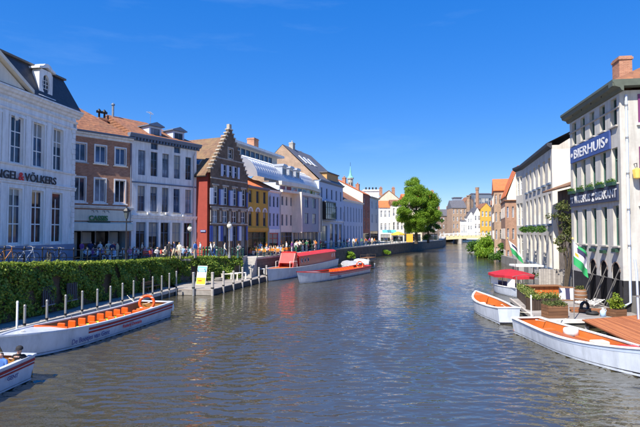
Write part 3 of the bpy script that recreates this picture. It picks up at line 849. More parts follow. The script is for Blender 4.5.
# ---- 3 pale house with five bays, two dormers
A3 = 36.0; w3, P4 = chain(P3, A3, 196); W = w3
def z3(y): return zat(y, 51.8) - B0
root = left_root('five_bay_house', P3, A3, B0, 'pale five bay house with blue grey cornice and two dormers', 'house')
H = z3(141.5); D = 9.0
wx = [u_at(P3, A3, x) for x in (141, 153.5, 165, 176.5, 188)]
ops = []
for c in wx: ops += [(c-.42, z3(177), c+.42, z3(153)), (c-.42, z3(212), c+.42, z3(187.5)), (c-.56, .02, c+.56, z3(222.5))]
for i in (1, 3): ops.append((wx[i]-.42, z3(150.5), wx[i]+.42, z3(144.5)))
mb = MB(); panel(mb, W, H, ops, 0, .25); wall_body(mb, W, H, D); mb.build('wall', PLASTER, root)
for c in wx:
    window(root, c, z3(177), .84, z3(153)-z3(177), BLUEGREY, 2, (.34,.67), .05, .15)
    window(root, c, z3(212), .84, z3(187.5)-z3(212), BLUEGREY, 2, (.34,.67), .05, .15)
    window(root, c, .05, 1.12, z3(222.5)-.05, BLUEGREY, 2, (.12,.74), .06, .18, glass=4, name='shop_window')
    sill(root, c, z3(212), 1.05, STONE, .1)
for i in (1, 3): window(root, wx[i], z3(150.5), .84, z3(144.5)-z3(150.5), BLUEGREY, 2, (), .05, .15)
for i in range(6):
    x = [.02, *[(wx[j]+wx[j+1])/2 for j in range(4)], W-.02][i]; h = .13
    MB().box(max(0,x-h), min(W,x+h), -.07, -.003, .0, z3(222)).build('pilaster', WHITE, root)
cornice(root, W, z3(185), BLUEGREY, [(.01,0),(.09,.03),(.09,.14)], 'string_course', x0=0, x1=W)
cornice(root, W, z3(219), WHITE, [(.01,0),(.12,.03),(.16,.22),(.22,.28),(.22,.36)], 'shop_cornice', x0=0, x1=W)
cornice(root, W, H-.35, BLUEGREY, [(.02,0),(.1,.05),(.1,.25),(.42,.32),(.46,.5),(.54,.56),(.54,.68)], 'cornice', x0=-.5, x1=W+.35)
mb = MB()
for i in range(22):
    x = .1 + i*(W-.2)/21; mb.box(x-.06, x+.06, -.4, -.1, H-.3, H-.06)
o = mb.build('cornice_brackets', BLUEGREY, root); o['kind'] = 'stuff'
gable_roof(root, W, D, H+.34, 2.5, TILERED, .2, hipr=3.6, hipl=0)
for x in (157.5, 181):
    u = u_at(P3, A3, x); dd = empty('dormer', (0,0,0)); dd.parent = root; dd.location = (u, .55, H+.45)
    mb = MB(); panel(mb, 1.5, 1.15, [(.2,.15,1.3,.95)], 0, .15, x0=-.0)
    mb.add([(0,0,0),(0,2.6,0),(0,2.6,1.15),(0,0,1.15)], [(0,1,2,3)]); mb.add([(1.5,0,0),(1.5,2.6,0),(1.5,2.6,1.15),(1.5,0,1.15)], [(0,1,2,3)])
    mb.build('dormer_wall', PALEBLUE, dd, (-.75,0,0))
    wo = window(dd, 0, .15, 1.1, .8, BLUEGREY, 2, (), .05, .06)
    MB().prism([(-.98,1.16),(.98,1.16),(.98,1.26),(0,1.62),(-.98,1.26)], 'y', -.28, 2.6).build('dormer_roof', BLUEGREY, dd)
MB().tube([(.4,4.2,H+1.2),(.4,4.2,H+3.9)], .12, 8).build('flue_pipe', STEEL, root)
MB().lathe([(.2,0),(.2,.1),(.05,.25),(0,.25)], 8, (.4,4.2,H+3.9)).build('flue_cap', BLUEGREY, root)
for x, y in ((148,214),(166,213.5),(183,215)):
    MB().box(-.22,.22,-.3,-.02,-.1,.1).build('wall_spotlight', WHITE, root, (u_at(P3,A3,x), 0, z3(y)))

# ---- 4 step gable house
A4 = 25.0; a = R(A4)
k = (210-320)/F; uu = (k*P4[1] - P4[0]) / (cos(a) + k*sin(a))
P4c = (P4[0] + cos(a)*uu, P4[1] - sin(a)*uu)
W, P5 = chain(P4c, A4, 247.5)
root = left_root('step_gable_house', P4c, A4, B0, 'brick step gable house with blue shutters and red side wall', 'house')
def z4(y): return zat(y, 57.5) - B0
He = z4(175); Ht = z4(128.5); D = 12.0
FACE4 = brick_mat('gable_brick', (0.17,0.11,0.07), (0.11,0.07,0.047), (0.22,0.18,0.13), patch=.5, msize=.007)
nb = 4; bx = [W*(i+.5)/nb for i in range(nb)]
ops = []
for c in bx: ops += [(c-.5, z4(205), c+.5, z4(187)), (c-.5, z4(223), c+.5, z4(210.5)), (c-.5, .1, c+.5, z4(226))]
mb = MB(); panel(mb, W, He, ops, 0, .25)
mb.build('wall', FACE4, root)
# gable with steps: one polygon prism with two window openings built as columns
ns = 12; 
def half(z):                      # half width of the gable at height z
    i = int((z-He)/((Ht-He)/ns)); return W/2 - (W/2-.38)*min(i, ns-1)/(ns-1)
prof = []
sh = (Ht-He)/ns
mb = MB(); caps = []
gops = [(W*.5-1.75, z4(177), W*.5+1.75, z4(164.5)), (W*.5-.45, z4(157.5), W*.5+.45, z4(147.5))]
for i in range(ns):
    hw = W/2 - (W/2-.38)*i/(ns-1); za, zb = He+i*sh, He+(i+1)*sh
    xl, xr = W/2-hw, W/2+hw
    cuts = [o for o in gops if o[1] < zb-.01 and o[3] > za+.01]
    zs = sorted({za, zb, *[min(max(o[1],za),zb) for o in cuts], *[min(max(o[3],za),zb) for o in cuts]})
    for q in range(len(zs)-1):
        zc = (zs[q]+zs[q+1])/2; op = [o for o in cuts if o[1] < zc < o[3]]
        if op:
            mb.box(xl, op[0][0], 0, .4, zs[q], zs[q+1]); mb.box(op[0][2], xr, 0, .4, zs[q], zs[q+1])
        else: mb.box(xl, xr, 0, .4, zs[q], zs[q+1])
    caps += [(xl-.06, xl+.45, zb), (xr-.45, xr+.06, zb)]
mb.build('step_gable', FACE4, root)
PALESTONE = mat('pale_coping_stone', (0.42,0.38,0.32), .85, .3, 2.0, dirt=(.15,.13,.1,.6))
for x0, x1, z in caps: MB().bev(x0, x1, -.08, .48, z+.003, z+.14, .03).build('coping_stone', PALESTONE, root)
MB().box(W/2-.22, W/2+.22, 0, .4, Ht+.15, Ht+.7).build('pinnacle', PALESTONE, root)
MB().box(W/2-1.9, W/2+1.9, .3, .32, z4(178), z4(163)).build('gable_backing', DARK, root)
# side walls, roof
mb = MB()
mb.box(0.001, .4, .401, D, 0, He-.02); mb.box(W-.4, W-.001, .401, D, 0, He-.02); mb.build('side_wall', REDWALL, root)
mb = MB(); zr = Ht - .75
mb.prism([(-.35, He-.25),(W/2, zr),(W+.35, He-.25),(W+.35, He-.4),(W/2, zr-.2),(-.35,He-.4)], 'y', .42, D); mb.build('roof', TILEMOSS, root)
MB().box(-.42, -.28, .3, D, He-.5, He-.38).build('gutter', BLACK, root)
# skylight on the street side slope
sl = math.atan2(zr-He+.25, W/2+.35)
MB().box(-.45,.45,-.5,.5,0,.08).build('skylight', mat('skylight_frame',(0.35,0.33,0.30),.5), root, (.95, 2.6, He-.25+(.95+.35)*math.tan(sl)+.02), (0,-sl,0))
MB().box(-.33,.33,-.38,.38,.082,.1).build('skylight_pane', GLASS[1], root, (.95, 2.6, He-.25+(.95+.35)*math.tan(sl)+.02), (0,-sl,0))
for c in bx:
    window(root, c, z4(205), 1.0, z4(187)-z4(205), WHITE, 2, (.4,.7), .07, .14)
    window(root, c, z4(223), 1.0, z4(210.5)-z4(223), WHITE, 2, (.5,), .07, .14)
    window(root, c, .1, 1.0, z4(226)-.1, BLUEGREY, 2, (.7,), .07, .14, glass=2)
    MB().box(c-.62, c+.62, -.06, -.003, z4(187)+.01, z4(187)+.2).build('lintel', PALESTONE, root)
    MB().box(c-.62, c+.62, -.06, -.003, z4(210.5)+.01, z4(210.5)+.2).build('lintel', PALESTONE, root)
    # blue shutter leaves folded open
    for s in (-1, 1):
        MB().bev(-.24,.24,-.05,0,0,z4(190)-z4(205.5),.02).build('shutter', BLUE if (s>0) else PALEBLUE, root, (c+s*.74, -.03, z4(205.5)), (0,0,s*.25))
        MB().bev(-.22,.22,-.05,0,0,z4(226)-z4(241),.02).build('shutter', BLUE if (c > W/2) != (s < 0) else PALEBLUE, root, (c+s*.74, -.03, z4(241)), (0,0,s*.15))
for i in range(3):
    window(root, W/2+(i-1)*1.1, z4(177), 1.0, z4(164.5)-z4(177), WHITE, 2, (.5,), .07, .14)
for i in range(4): MB().bev(-.2,.2,-.05,0,0,z4(165)-z4(177),.02).build('shutter', PALEBLUE, root, (W/2+(i-1.5)*1.1*1.02, -.03, z4(177)))
window(root, W/2, z4(157.5), .9, z4(147.5)-z4(157.5), WHITE, 2, (.5,), .07, .14)
surround(root, W/2, z4(157.5), .9, z4(147.5)-z4(157.5), PALESTONE, .15, .06)
for y in (160, 180.5, 208.5, 224.5):
    hw = half(z4(y)) if z4(y) > He else W/2
    MB().box(W/2-hw+.02, W/2+hw-.02, -.05, -.003, z4(y), z4(y)+.14).build('string_course', PALESTONE, root)
for i in range(5):
    x = W*i/4; MB().box(max(.02,x-.16), min(W-.02,x+.16), -.055, -.003, z4(222), z4(211)).build('stone_pier', PALESTONE, root)

# ---- 5 yellow house
A5 = 22.0; P5 = (xat(246.5, P5[1]+.4), P5[1]+.4); W, P6 = chain(P5, A5, 268)
root = left_root('yellow_house', P5, A5, B0, 'ochre yellow house with white arched windows and orange tiled roof', 'house')
YM = P5[1] + W*.45
def z5(y): return zat(y, YM) - B0
H = z5(188); D = 9
bx = [W*(i+.5)/3 for i in range(3)]; ops = []
for c in bx: ops += [(c-.42, z5(203), c+.42, z5(191)), (c-.45, z5(226), c+.45, z5(212))]
ops.append((.4, .02, W-.4, z5(232)))
mb = MB(); panel(mb, W, H, ops, 0, .25); wall_body(mb, W, H, D); mb.build('wall', YELLOW, root)
for c in bx:
    window(root, c, z5(203), .84, z5(191)-z5(203), BLUEGREY, 2, (), .05, .16, glass=2)
    window(root, c, z5(226), .9, z5(212)-z5(226), BLUEGREY, 2, (), .05, .16, glass=2)
    arc = [(c+.62*cos(t), z5(212)+.62*sin(t)) for t in np.linspace(0, pi, 9)] + [(c+.45*cos(t), z5(212)+.45*sin(t)) for t in np.linspace(pi, 0, 9)]
    MB().prism(arc, 'y', -.06, -.003).build('window_arch', WHITE, root)
    MB().prism([(c+.44*cos(t), z5(212)+.44*sin(t)) for t in np.linspace(0, pi, 9)], 'y', -.02, -.003).build('arch_light', GLASS[2], root)
window(root, W/2, .05, W-.8, z5(232)-.05, DKGREEN, 3, (.75,), .08, .16, glass=4, name='shop_window')
MB().box(.1, W-.1, -.15, -.004, z5(231), z5(227.5)).build('shop_fascia', YELLOW, root)
cornice(root, W, H-.2, BLUEGREY, [(.02,0),(.2,.1),(.32,.2),(.32,.32)], 'gutter', x0=0, x1=W)
gable_roof(root, W, D, H+.14, 1.9, TILEORANGE, .25, ridge=.38)
chimney(root, W*.65, 2.4, H+1.0, H+2.3, .5, .5, BRICKRED, 1)

# ---- 6 narrow pale house
W, P7 = chain(P6, A5, 279.5)
root = left_root('narrow_house', P6, A5, B0, 'narrow pale blue house squeezed beside the yellow house', 'house')
YM = P6[1] + W*.5
def z6(y): return zat(y, YM) - B0
H = z6(191.5); D = 9; bx = [W*(i+.5)/3 for i in range(3)]; ops = []
for c in bx: ops += [(c-.3, z6(207), c+.3, z6(196.5)), (c-.3, z6(226), c+.3, z6(213.5))]
ops.append((.25, .02, W-.25, z6(233)))
mb = MB(); panel(mb, W, H, ops, 0, .22); wall_body(mb, W, H, D); mb.build('wall', PALEBLUE, root)
for c in bx:
    window(root, c, z6(207), .6, z6(196.5)-z6(207), BLUEGREY, 1, (.6,), .05, .13)
    window(root, c, z6(226), .6, z6(213.5)-z6(226), BLUEGREY, 1, (.6,), .05, .13)
window(root, W/2, .05, W-.5, z6(233)-.05, REDPAINT, 2, (.75,), .1, .13, glass=4, name='shop_window')
MB().box(.1, W-.1, -.1, -.004, z6(232.5), z6(229)).build('shop_fascia', WHITE, root)
cornice(root, W, H-.2, WHITE, [(.02,0),(.2,.1),(.3,.2),(.3,.3)], 'gutter', x0=0, x1=W)
gable_roof(root, W, D, H+.12, 1.7, TILERED, .25, ridge=.38)

# ---- 7 modern cream building, zinc barrel roof and penthouse
A7 = 20.0; W, P8 = chain(P7, A7, 319)
root = left_root('modern_building', P7, A7, B0, 'modern cream apartment building with curved zinc roof and projecting grey bay', 'building')
YM = P7[1] + W*.5
def z7(y): return zat(y, YM) - B0
H = z7(196); D = 12
u0 = u_at(P7, A7, 293.5); u1 = u_at(P7, A7, 311.5)
c0 = [u0*.2, u0*.5, u0*.83]
ops = []
for c in c0: ops += [(c-.35, z7(207.5), c+.35, z7(199.5)), (c-.35, z7(226), c+.35, z7(216))]
ops += [(.3, .02, u0-.3, z7(232)), (u1+.5, .02, W-.5, z7(231))]
mb = MB(); panel(mb, W, H, ops, 0, .25); wall_body(mb, W, H, D); mb.build('wall', PALECREAM, root)
for c in c0:
    window(root, c, z7(207.5), .7, z7(199.5)-z7(207.5), BLUEGREY, 1, (), .05, .15)
    window(root, c, z7(226), .7, z7(216)-z7(226), BLUEGREY, 1, (), .05, .15)
window(root, u0*.5, .05, u0-.6, z7(232)-.05, BLUEGREY, 4, (.8,), .08, .15, glass=4, name='shop_window')
window(root, (u1+W)/2, .05, W-u1-1.0, z7(231)-.05, BLUEGREY, 3, (.8,), .08, .15, glass=4, name='shop_window')
# projecting bay in a pale frame
GREYP = mat('grey_bay_cladding', (0.26,0.29,0.36), .5, .08)
mb = MB(); bw = u1-u0; zb0 = z7(232)
bo = []
for i in range(2):
    for a, b in ((208,198),(224,213.5)):
        c = bw*(.28+.44*i); bo.append((c-.8, z7(a), c+.8, z7(b)))
panel(mb, bw, z7(195), bo, zb0, .2, y=-1.3)
mb.add([(0,-1.3,zb0),(0,0,zb0),(0,0,z7(195)),(0,-1.3,z7(195))], [(0,1,2,3)]); mb.add([(bw,-1.3,zb0),(bw,0,zb0),(bw,0,z7(195)),(bw,-1.3,z7(195))], [(0,1,2,3)])
mb.add([(0,-1.3,zb0),(bw,-1.3,zb0),(bw,0,zb0),(0,0,zb0)], [(0,1,2,3)])
bay = mb.build('bay', GREYP, root, (u0,0,0))
for o in bo: window(root, u0+(o[0]+o[2])/2, o[1], 1.6, o[3]-o[1], BLUEGREY, 2, (), .06, -1.3+.1)
mb = MB(); 
mb.box(u0-.4, u0, -1.5, -.003, zb0-.1, z7(194)); mb.box(u1, u1+.4, -1.5, -.003, zb0-.1, z7(194)); mb.box(u0, u1, -1.5, -.003, z7(194)-.45, z7(194))
mb.build('bay_frame', PALECREAM, root)
for x in np.linspace(u0, u1, 5): MB().box(x-.06, x+.06, -.9, -.78, 0, zb0-.01).build('column', BLUEGREY, root)
MB().box(u0, u1, -.2, -.15, 0, zb0-.02).build('shop_window', SHOP, root)
# curved corner wing
mb = MB(); 
vs = []; n = 8
for i in range(n+1):
    t = i/n; vs.append((u1+.56+(W-u1-.56)*t, -1.6*sin(pi/2*(1-t))**1.5))
for i in range(n): mb.add([(vs[i][0],vs[i][1],zb0),(vs[i+1][0],vs[i+1][1],zb0),(vs[i+1][0],vs[i+1][1],z7(196)),(vs[i][0],vs[i][1],z7(196))], [(0,1,2,3)], 0, True)
mb.build('curved_wing', PALECREAM, root)
# upper band with strip windows, slightly bowed
sw = []; nseg = 10
mb = MB(); 
for za, zb, o in ((z7(196), z7(194), .5), (z7(189.5), z7(186), .35)):
    pl = [(W*i/nseg, -o-.9*sin(pi*i/nseg)) for i in range(nseg+1)] + [(W, .6), (0, .6)]
    mb.prism(pl, 'z', za, zb)
mb.build('floor_band', PALECREAM, root)
for i in range(nseg):
    xa, xb = W*i/nseg, W*(i+1)/nseg; ya, yb = -.9*sin(pi*i/nseg), -.9*sin(pi*(i+1)/nseg)
    h = z7(189.5)-z7(194)
    o = window(root, (xa+xb)/2, z7(194)+.02, math.hypot(xb-xa, yb-ya)-.15, h-.04, WHITE, 1, (), .07, (ya+yb)/2, rotz=math.atan2(yb-ya, xb-xa))
# barrel roof in standing-seam zinc
zr0 = z7(186)+.02; rh = z7(163)-zr0; n = 10
mb = MB(); b2 = MB()
prof = [(.2 + 6.5*(1-cos(pi/2*i/n)), zr0 + rh*sin(pi/2*i/n)) for i in range(n+1)]
xl, xr = -6.5, W
for i in range(n):
    mb.add([(xl,prof[i][0],prof[i][1]),(xr,prof[i][0],prof[i][1]),(xr,prof[i+1][0],prof[i+1][1]),(xl,prof[i+1][0],prof[i+1][1])], [(0,1,2,3)], 0, True)
for x in (xl, xr):
    mb.add([(x,p[0],p[1]) for p in prof] + [(x, prof[-1][0], zr0)], [tuple(range(n+2))])
mb.build('barrel_roof', ZINC, root)
for i in range(30):
    x = xl + (xr-xl)*(i+.5)/30
    b2.tube([(x, p[0]-.02, p[1]+.02) for p in prof[::2]], .035, 4)
o = b2.build('standing_seams', ZINC, root); o['kind'] = 'stuff'
for x in (u0*.55, u0*.55+2.6, u0*.55+5.2):
    d = empty('dormer', (0,0,0)); d.parent = root; d.location = (x, .5, zr0+.3)
    mb = MB(); panel(mb, 1.6, 2.1, [(.15,.2,1.45,1.9)], 0, .15, x0=-.8+0); 
    mb = MB(); panel(mb, 1.6, 2.1, [(-.65,.2,.65,1.9)], 0, .15, x0=-.8)
    mb.add([(-.8,0,0),(-.8,3,0),(-.8,3,2.1),(-.8,0,2.1)], [(0,1,2,3)]); mb.add([(.8,0,0),(.8,3,0),(.8,3,2.1),(.8,0,2.1)], [(0,1,2,3)])
    mb.build('dormer_wall', ZINC, d); window(d, 0, .2, 1.3, 1.7, WHITE, 2, (), .06, .08)
    MB().prism([(-.95,2.1),(.95,2.1),(.6,2.45),(-.6,2.45)], 'y', -.2, 3).build('dormer_roof', ZINC, d)
# penthouse
mb = MB(); px0, px1 = -5.5, W*.62; pz0, pz1 = zr0+rh*.75, z7(155)
panel(mb, px1-px0, pz1, [(px0+2.0+i*1.5, pz1-1.25, px0+3.3+i*1.5, pz1-.25) for i in range(int((px1-px0-3)/1.5))], pz0, .15, y=5.2, x0=px0)
mb.add([(px0,5.2,pz0),(px0,11,pz0),(px0,11,pz1),(px0,5.2,pz1)], [(0,1,2,3)]); mb.add([(px1,5.2,pz0),(px1,11,pz0),(px1,11,pz1),(px1,5.2,pz1)], [(0,1,2,3)])
mb.build('penthouse_wall', PALECREAM, root)
for i in range(int((px1-px0-3)/1.5)): window(root, px0+2.65+i*1.5, pz1-1.25, 1.3, 1.0, BLUEGREY, 1, (), .05, 5.28, glass=1)
MB().box(px0-.8, px1+.8, 4.2, 11.6, pz1, pz1+.35).build('penthouse_roof', WHITE, root)
chimney(root, px0+4.2, 8.2, pz1+.3, pz1+1.9, 1.1, .8, BRICKRED, 0)
chimney(root, u_at(P7, A7, 285.5)+1.0, 6.0, zr0+rh*.6, z7(142), 1.5, 1.2, BRICKRED, 0)

# ---- 8 grey house with steep dark roof
W, P9 = chain(P8, A7, 343)
root = left_root('steep_roof_house', P8, A7, B0, 'grey house with a tall steep dark roof and brown gable end', 'house')
YM = P8[1] + W*.5
def z8(y): return zat(y, YM) - B0
H = z8(183.5); D = 14
bx = [W*(i+.5)/5 for i in range(5)]; ops = []
for c in bx: ops += [(c-.45, z8(200), c+.45, z8(190)), (c-.45, z8(219), c+.45, z8(206))]
ops += [(W*.05, .02, W*.32, z8(226)), (W*.42, .02, W*.56, z8(224)), (W*.62, .02, W*.76, z8(224)), (W*.82, .02, W*.95, z8(224))]
mb = MB(); panel(mb, W, H, ops, 0, .25); wall_body(mb, W, H, D); mb.build('wall', PALEBLUE, root)
for c in bx:
    window(root, c, z8(200), .9, z8(190)-z8(200), BLUEGREY, 2, (), .06, .15); window(root, c, z8(219), .9, z8(206)-z8(219), BLUEGREY, 2, (.6,), .06, .15)
for o in ops[-4:]: window(root, (o[0]+o[2])/2, .05, o[2]-o[0], o[3]-.05, BLUEGREY, 2, (.75,), .07, .15, glass=4, name='shop_window')
cornice(root, W, z8(222), PLASTER, [(.02,0),(.15,.05),(.15,.3)], 'string_course', x0=0, x1=W)
cornice(root, W, H-.3, BLUEGREY, [(.02,0),(.2,.1),(.4,.25),(.4,.4)], 'cornice', x0=-.05, x1=W+.05)
# glazed balcony box
mb = MB(); bq = (W*.02, W*.42)
MB().box(bq[0], bq[1], -1.2, -.003, z8(221.5), z8(220.5)).build('balcony_floor', STONE, root)
window(root, (bq[0]+bq[1])/2, z8(220), bq[1]-bq[0], z8(204)-z8(220), BLACK, 5, (.3,.7), .07, -1.2, glass=1, name='bay_window')
MB().box(bq[0], bq[1], -1.25, -.003, z8(204)+.01, z8(203)).build('bay_roof', BLUEGREY, root)
for x in (bq[0], bq[1]): MB().box(x-.05, x+.05, -1.1, -.004, z8(220), z8(204)).build('bay_side', BLACK, root)
rz = zat(150, YM+2) - B0
mb = MB(); mb.add([(-.1,-.2,H+.1),(W+.1,-.2,H+.1),(W+.1,7,rz),(-.1,7,rz),(-.1,14,H+.1),(W+.1,14,H+.1)], [(0,1,2,3),(3,2,5,4),(0,4,5,1)])
mb.build('roof', ROOFGREY, root)
MB().add([(-.12,0,H),(-.12,14,H),(-.12,7,rz-.1)], [(0,1,2)]).build('gable_end', BRICKTAN, root)
MB().add([(W+.12,0,H),(W+.12,14,H),(W+.12,7,rz-.1)], [(0,1,2)]).build('gable_end', BRICKTAN, root)
s8 = math.atan2(rz-H-.1, 7.2)
for i in range(3):
    x = W*(.22+.16*i); MB().box(-.55,.55,-1.1,1.1,0,.1).build('skylight', WHITE, root, (x, 4.2, H+.1+4.4*math.tan(s8)+.03), (s8,0,0))
    MB().box(-.4,.4,-.95,.95,.103,.12).build('skylight_pane', GLASS[3], root, (x, 4.2, H+.1+4.4*math.tan(s8)+.03), (s8,0,0))
MB().box(W*.38, W*.86, .4, 3.2, H+.15, H+1.9).build('roof_cabin', mat('orange_timber_cladding',(0.52,0.28,0.10),.7,.15), root)
MB().box(W*.36, W*.88, .2, 3.4, H+1.91, H+2.1).build('cabin_roof', ROOFGREY, root)
chimney(root, W*.3, 7, rz-.6, rz+1.0, 1.1, .8, STONE, 1)

# ---- 9 pale house with tall windows and red roof
A9 = 19.0; W, P10 = chain(P9, A9, 363)
root = left_root('tall_window_house', P9, A9, B0, 'pale blue house with rows of tall narrow windows and low red roof', 'house')
YM = P9[1] + W*.5
def z9(y): return zat(y, YM) - B0
H = z9(202); D = 12; n9 = 7
bx = [W*(i+.5)/n9 for i in range(n9)]; ops = []
for c in bx: ops += [(c-.36, z9(222), c+.36, z9(208)), (c-.36, .4, c+.36, z9(226))]
mb = MB(); panel(mb, W, H, ops, 0, .25); wall_body(mb, W, H, D); mb.build('wall', PALEBLUE, root)
for c in bx:
    window(root, c, z9(222), .72, z9(208)-z9(222), BLUEGREY, 1, (.5,), .06, .15, glass=2); window(root, c, .4, .72, z9(226)-.4, BLUEGREY, 1, (.6,), .06, .15, glass=2)
    MB().prism([(c+.5*cos(t), z9(208)+.35*sin(t)) for t in np.linspace(0,pi,8)], 'y', -.05, -.003).build('window_arch', PALEBLUE, root)
cornice(root, W, H-.2, WHITE, [(.02,0),(.2,.1),(.35,.2),(.35,.32)], 'gutter', x0=0, x1=W)
gable_roof(root, W, D, H+.14, 3.6, TILERED, .25, ridge=.5)

# ---- 10 red brick house with cream party wall and orange roof
W, P11 = chain(P10, A9, 370)
root = left_root('orange_roof_house', P10, A9, B0, 'narrow red brick house with steep orange roof and cream side wall', 'house')
YM = P10[1] + W*.5
def zA(y): return zat(y, YM) - B0
H = zA(194.5); D = 15; bx = [W*(i+.5)/2 for i in range(2)]; ops = []
for c in bx: ops += [(c-.5, zA(a), c+.5, zA(b)) for a, b in ((206,199),(218,210),(229,221))]
ops.append((.3,.02,W-.3,zA(233)))
mb = MB(); panel(mb, W, H, ops, 0, .22); wall_body(mb, W, H, D); mb.build('wall', brick_mat('deep_red_brick',(0.36,0.07,0.045),(0.28,0.055,0.04),(0.3,0.2,0.16)), root)
for c in bx:
    for a, b in ((206,199),(218,210),(229,221)): window(root, c, zA(a), 1.0, zA(b)-zA(a), WHITE, 2, (.6,), .07, .13)
window(root, W/2, .05, W-.6, zA(233)-.05, BLUEGREY, 3, (.75,), .08, .13, glass=4, name='shop_window')
rz = zat(180, YM+5) - B0
mb = MB(); mb.add([(-.05,-.2,H),(W+.05,-.2,H),(W+.05,7.5,rz),(-.05,7.5,rz),(-.05,15.2,H),(W+.05,15.2,H)], [(0,1,2,3),(3,2,5,4)]); mb.build('roof', TILEORANGE, root)
mb = MB(); mb.add([(-.08,0,2),(-.08,0,H),(-.08,7.5,rz-.12),(-.08,15,H),(-.08,15,2)], [(0,1,2,3,4)]); mb.add([(W+.08,0,H),(W+.08,7.5,rz-.1),(W+.08,15,H)], [(0,1,2)])
mb.build('party_wall', PALECREAM, root)
chimney(root, W*.5, 5.6, rz-1.6, rz+.3, .9, .8, BRICKRED, 2); chimney(root, W*.5, 2.2, H+.8, H+2.6, .9, .8, BRICKRED, 2)

# ---- 11 pale blue corner house
W, P12 = chain(P11, A9, 378.5)
root = left_root('corner_house', P11, A9, B0, 'pale blue corner house with flat dark cornice beside the red brick house', 'house')
YM = P11[1] + W*.5
def zB(y): return zat(y, YM) - B0
H = zB(198); D = 12; bx = [W*(i+.5)/2 for i in range(2)]; ops = []
for c in bx: ops += [(c-.6, zB(a), c+.6, zB(b)) for a, b in ((209,201.5),(223,214.5))]
ops.append((.3,.02,W-.3,zB(231)))
mb = MB(); panel(mb, W, H, ops, 0, .22); wall_body(mb, W, H, D); mb.build('wall', PALEBLUE, root)
for c in bx:
    for a, b in ((209,201.5),(223,214.5)): window(root, c, zB(a), 1.2, zB(b)-zB(a), WHITE, 2, (.6,), .08, .13)
window(root, W/2, .05, W-.6, zB(231)-.05, BLACK, 3, (.75,), .1, .13, glass=4, name='shop_window')
cornice(root, W, H-.3, BLUEGREY, [(.02,0),(.25,.15),(.45,.25),(.45,.4)], 'cornice')
gable_roof(root, W, D, H+.14, 2.0, TILERED, .2, hipr=2.5, hipl=0)

# ---- 12 far houses behind the tree, at the end of the quay
def far_house(name, x0, x1, Y, yeave, yridge, wallm, roofm, label, cols=3, rows=2, ang=None, base=2.4, D=10, gable=False, shop=True, wf=(.5,.55), chim=0, cat='house', hip=0.0, sidewin=0):
    X0, X1 = xat(x0, Y), xat(x1, Y); W = X1 - X0
    root = empty(name, (X0, Y, base), R(ang or 0), label, cat)
    H = zat(yeave, Y) - base; hr = zat(yridge, Y) - base - H
    ops = []; zb = max(0.3, zat(233, Y) - base) if shop else .6
    for r in range(rows):
        h = (H - zb) / rows; z = zb + r*h + h*.22
        for c in range(cols):
            cx = W*(c+.5)/cols; ww = W/cols*wf[0]/2; ops.append((cx-ww, z, cx+ww, z + h*wf[1]))
    so = [(W*.08, .05, W*.92, zb - .35)] if shop and zb > 1.5 else []
    mb = MB(); panel(mb, W, H, ops + so, 0, .25); wall_body(mb, W, H, D)
    if gable:
        mb.add([(0,0,H),(W,0,H),(W/2,0,H+hr)], [(0,1,2)]); mb.add([(0,D,H),(W,D,H),(W/2,D,H+hr)], [(0,1,2)])
    mb.build('wall', wallm, root)
    for o in ops: window(root, (o[0]+o[2])/2, o[1], o[2]-o[0], o[3]-o[1], WHITE, 2, (.6,), min(.1,(o[2]-o[0])*.1), .14)
    for o in so: window(root, (o[0]+o[2])/2, o[1], o[2]-o[0], o[3]-o[1], BLUEGREY, 3, (.75,), .12, .14, glass=4, name='shop_window')
    if gable:
        MB().prism([(-.3,H-.15),(W/2,H+hr+.05),(W+.3,H-.15),(W+.3,H+.1),(W/2,H+hr+.35),(-.3,H+.1)], 'y', .05, D).build('roof', roofm, root)
    else: gable_roof(root, W, D, H+.1, hr, roofm, .3, hipl=hip, hipr=hip)
    for r in range(rows if sidewin else 0):
        h = (H - zb) / rows; z = zb + r*h + h*.22
        for c in range(sidewin):
            y = D*(c+.5)/sidewin
            o = MB().box(-.05, -.002, y-.5, y+.5, z, z+h*.5).build('side_window', WHITE, root)
            MB().box(-.07, -.051, y-.4, y+.4, z+.1, z+h*.5-.1).build('pane', GLASS[2], o)
    for i in range(chim): chimney(root, W*(.2+.6*i), D*.5, H+hr*.6, H+hr+1.6, 1.0, .8, BRICKRED, 2)
    return root, W, H
far_house('white_gable_house', 379.5, 391.5, 150, 207.5, 200, PLASTER, TILEORANGE, 'small white house with orange roof at the quay end', 3, 2)
r_, W_, H_ = far_house('brown_roof_house', 378.5, 400, 163, 200, 191, CREAM, TILEBROWN, 'tall cream house with brown roof rising behind the small white house', 4, 2, chim=2, gable=True)
far_house('beige_house', 392, 404, 146, 205, 199, PALECREAM, TILERED, 'beige house half hidden by the big green tree', 3, 2)
far_house('ochre_house', 404, 422, 150, 200, 193, CREAM, TILEORANGE, 'cream house mostly behind the big green tree', 4, 2)
far_house('dark_brick_house', 424, 438.5, 168, 199, 194, BRICKDARK, TILEORANGE, 'dark brick house with orange roof just beyond the tree', 3, 3, chim=2, gable=False)
far_house('tiled_cottage', 411, 426, 172, 205, 196, BRICKRED, TILERED, 'red brick cottage behind the crown of the tree', 3, 2)
# flat-roofed pale block over the roofs
root = empty('flat_roof_block', (xat(364,172), 172, 2.4), 0, 'pale flat roofed block rising behind the pale blue corner house', 'building')
zt = zat(191, 172)-2.4; wq = xat(379,172)-xat(364,172)
MB().box(0, wq, 0, 9, 0, zt).build('wall', PLASTER, root); MB().box(-.3, wq+.3, -.3, 9.3, zt+.003, zt+.5).build('parapet', WHITE, root)
for i in range(4): MB().box(.8+i*1.2, 1.3+i*1.2, 3, 3.5, zt+.5, zt+1.6).build('roof_vent', BLACK, root)
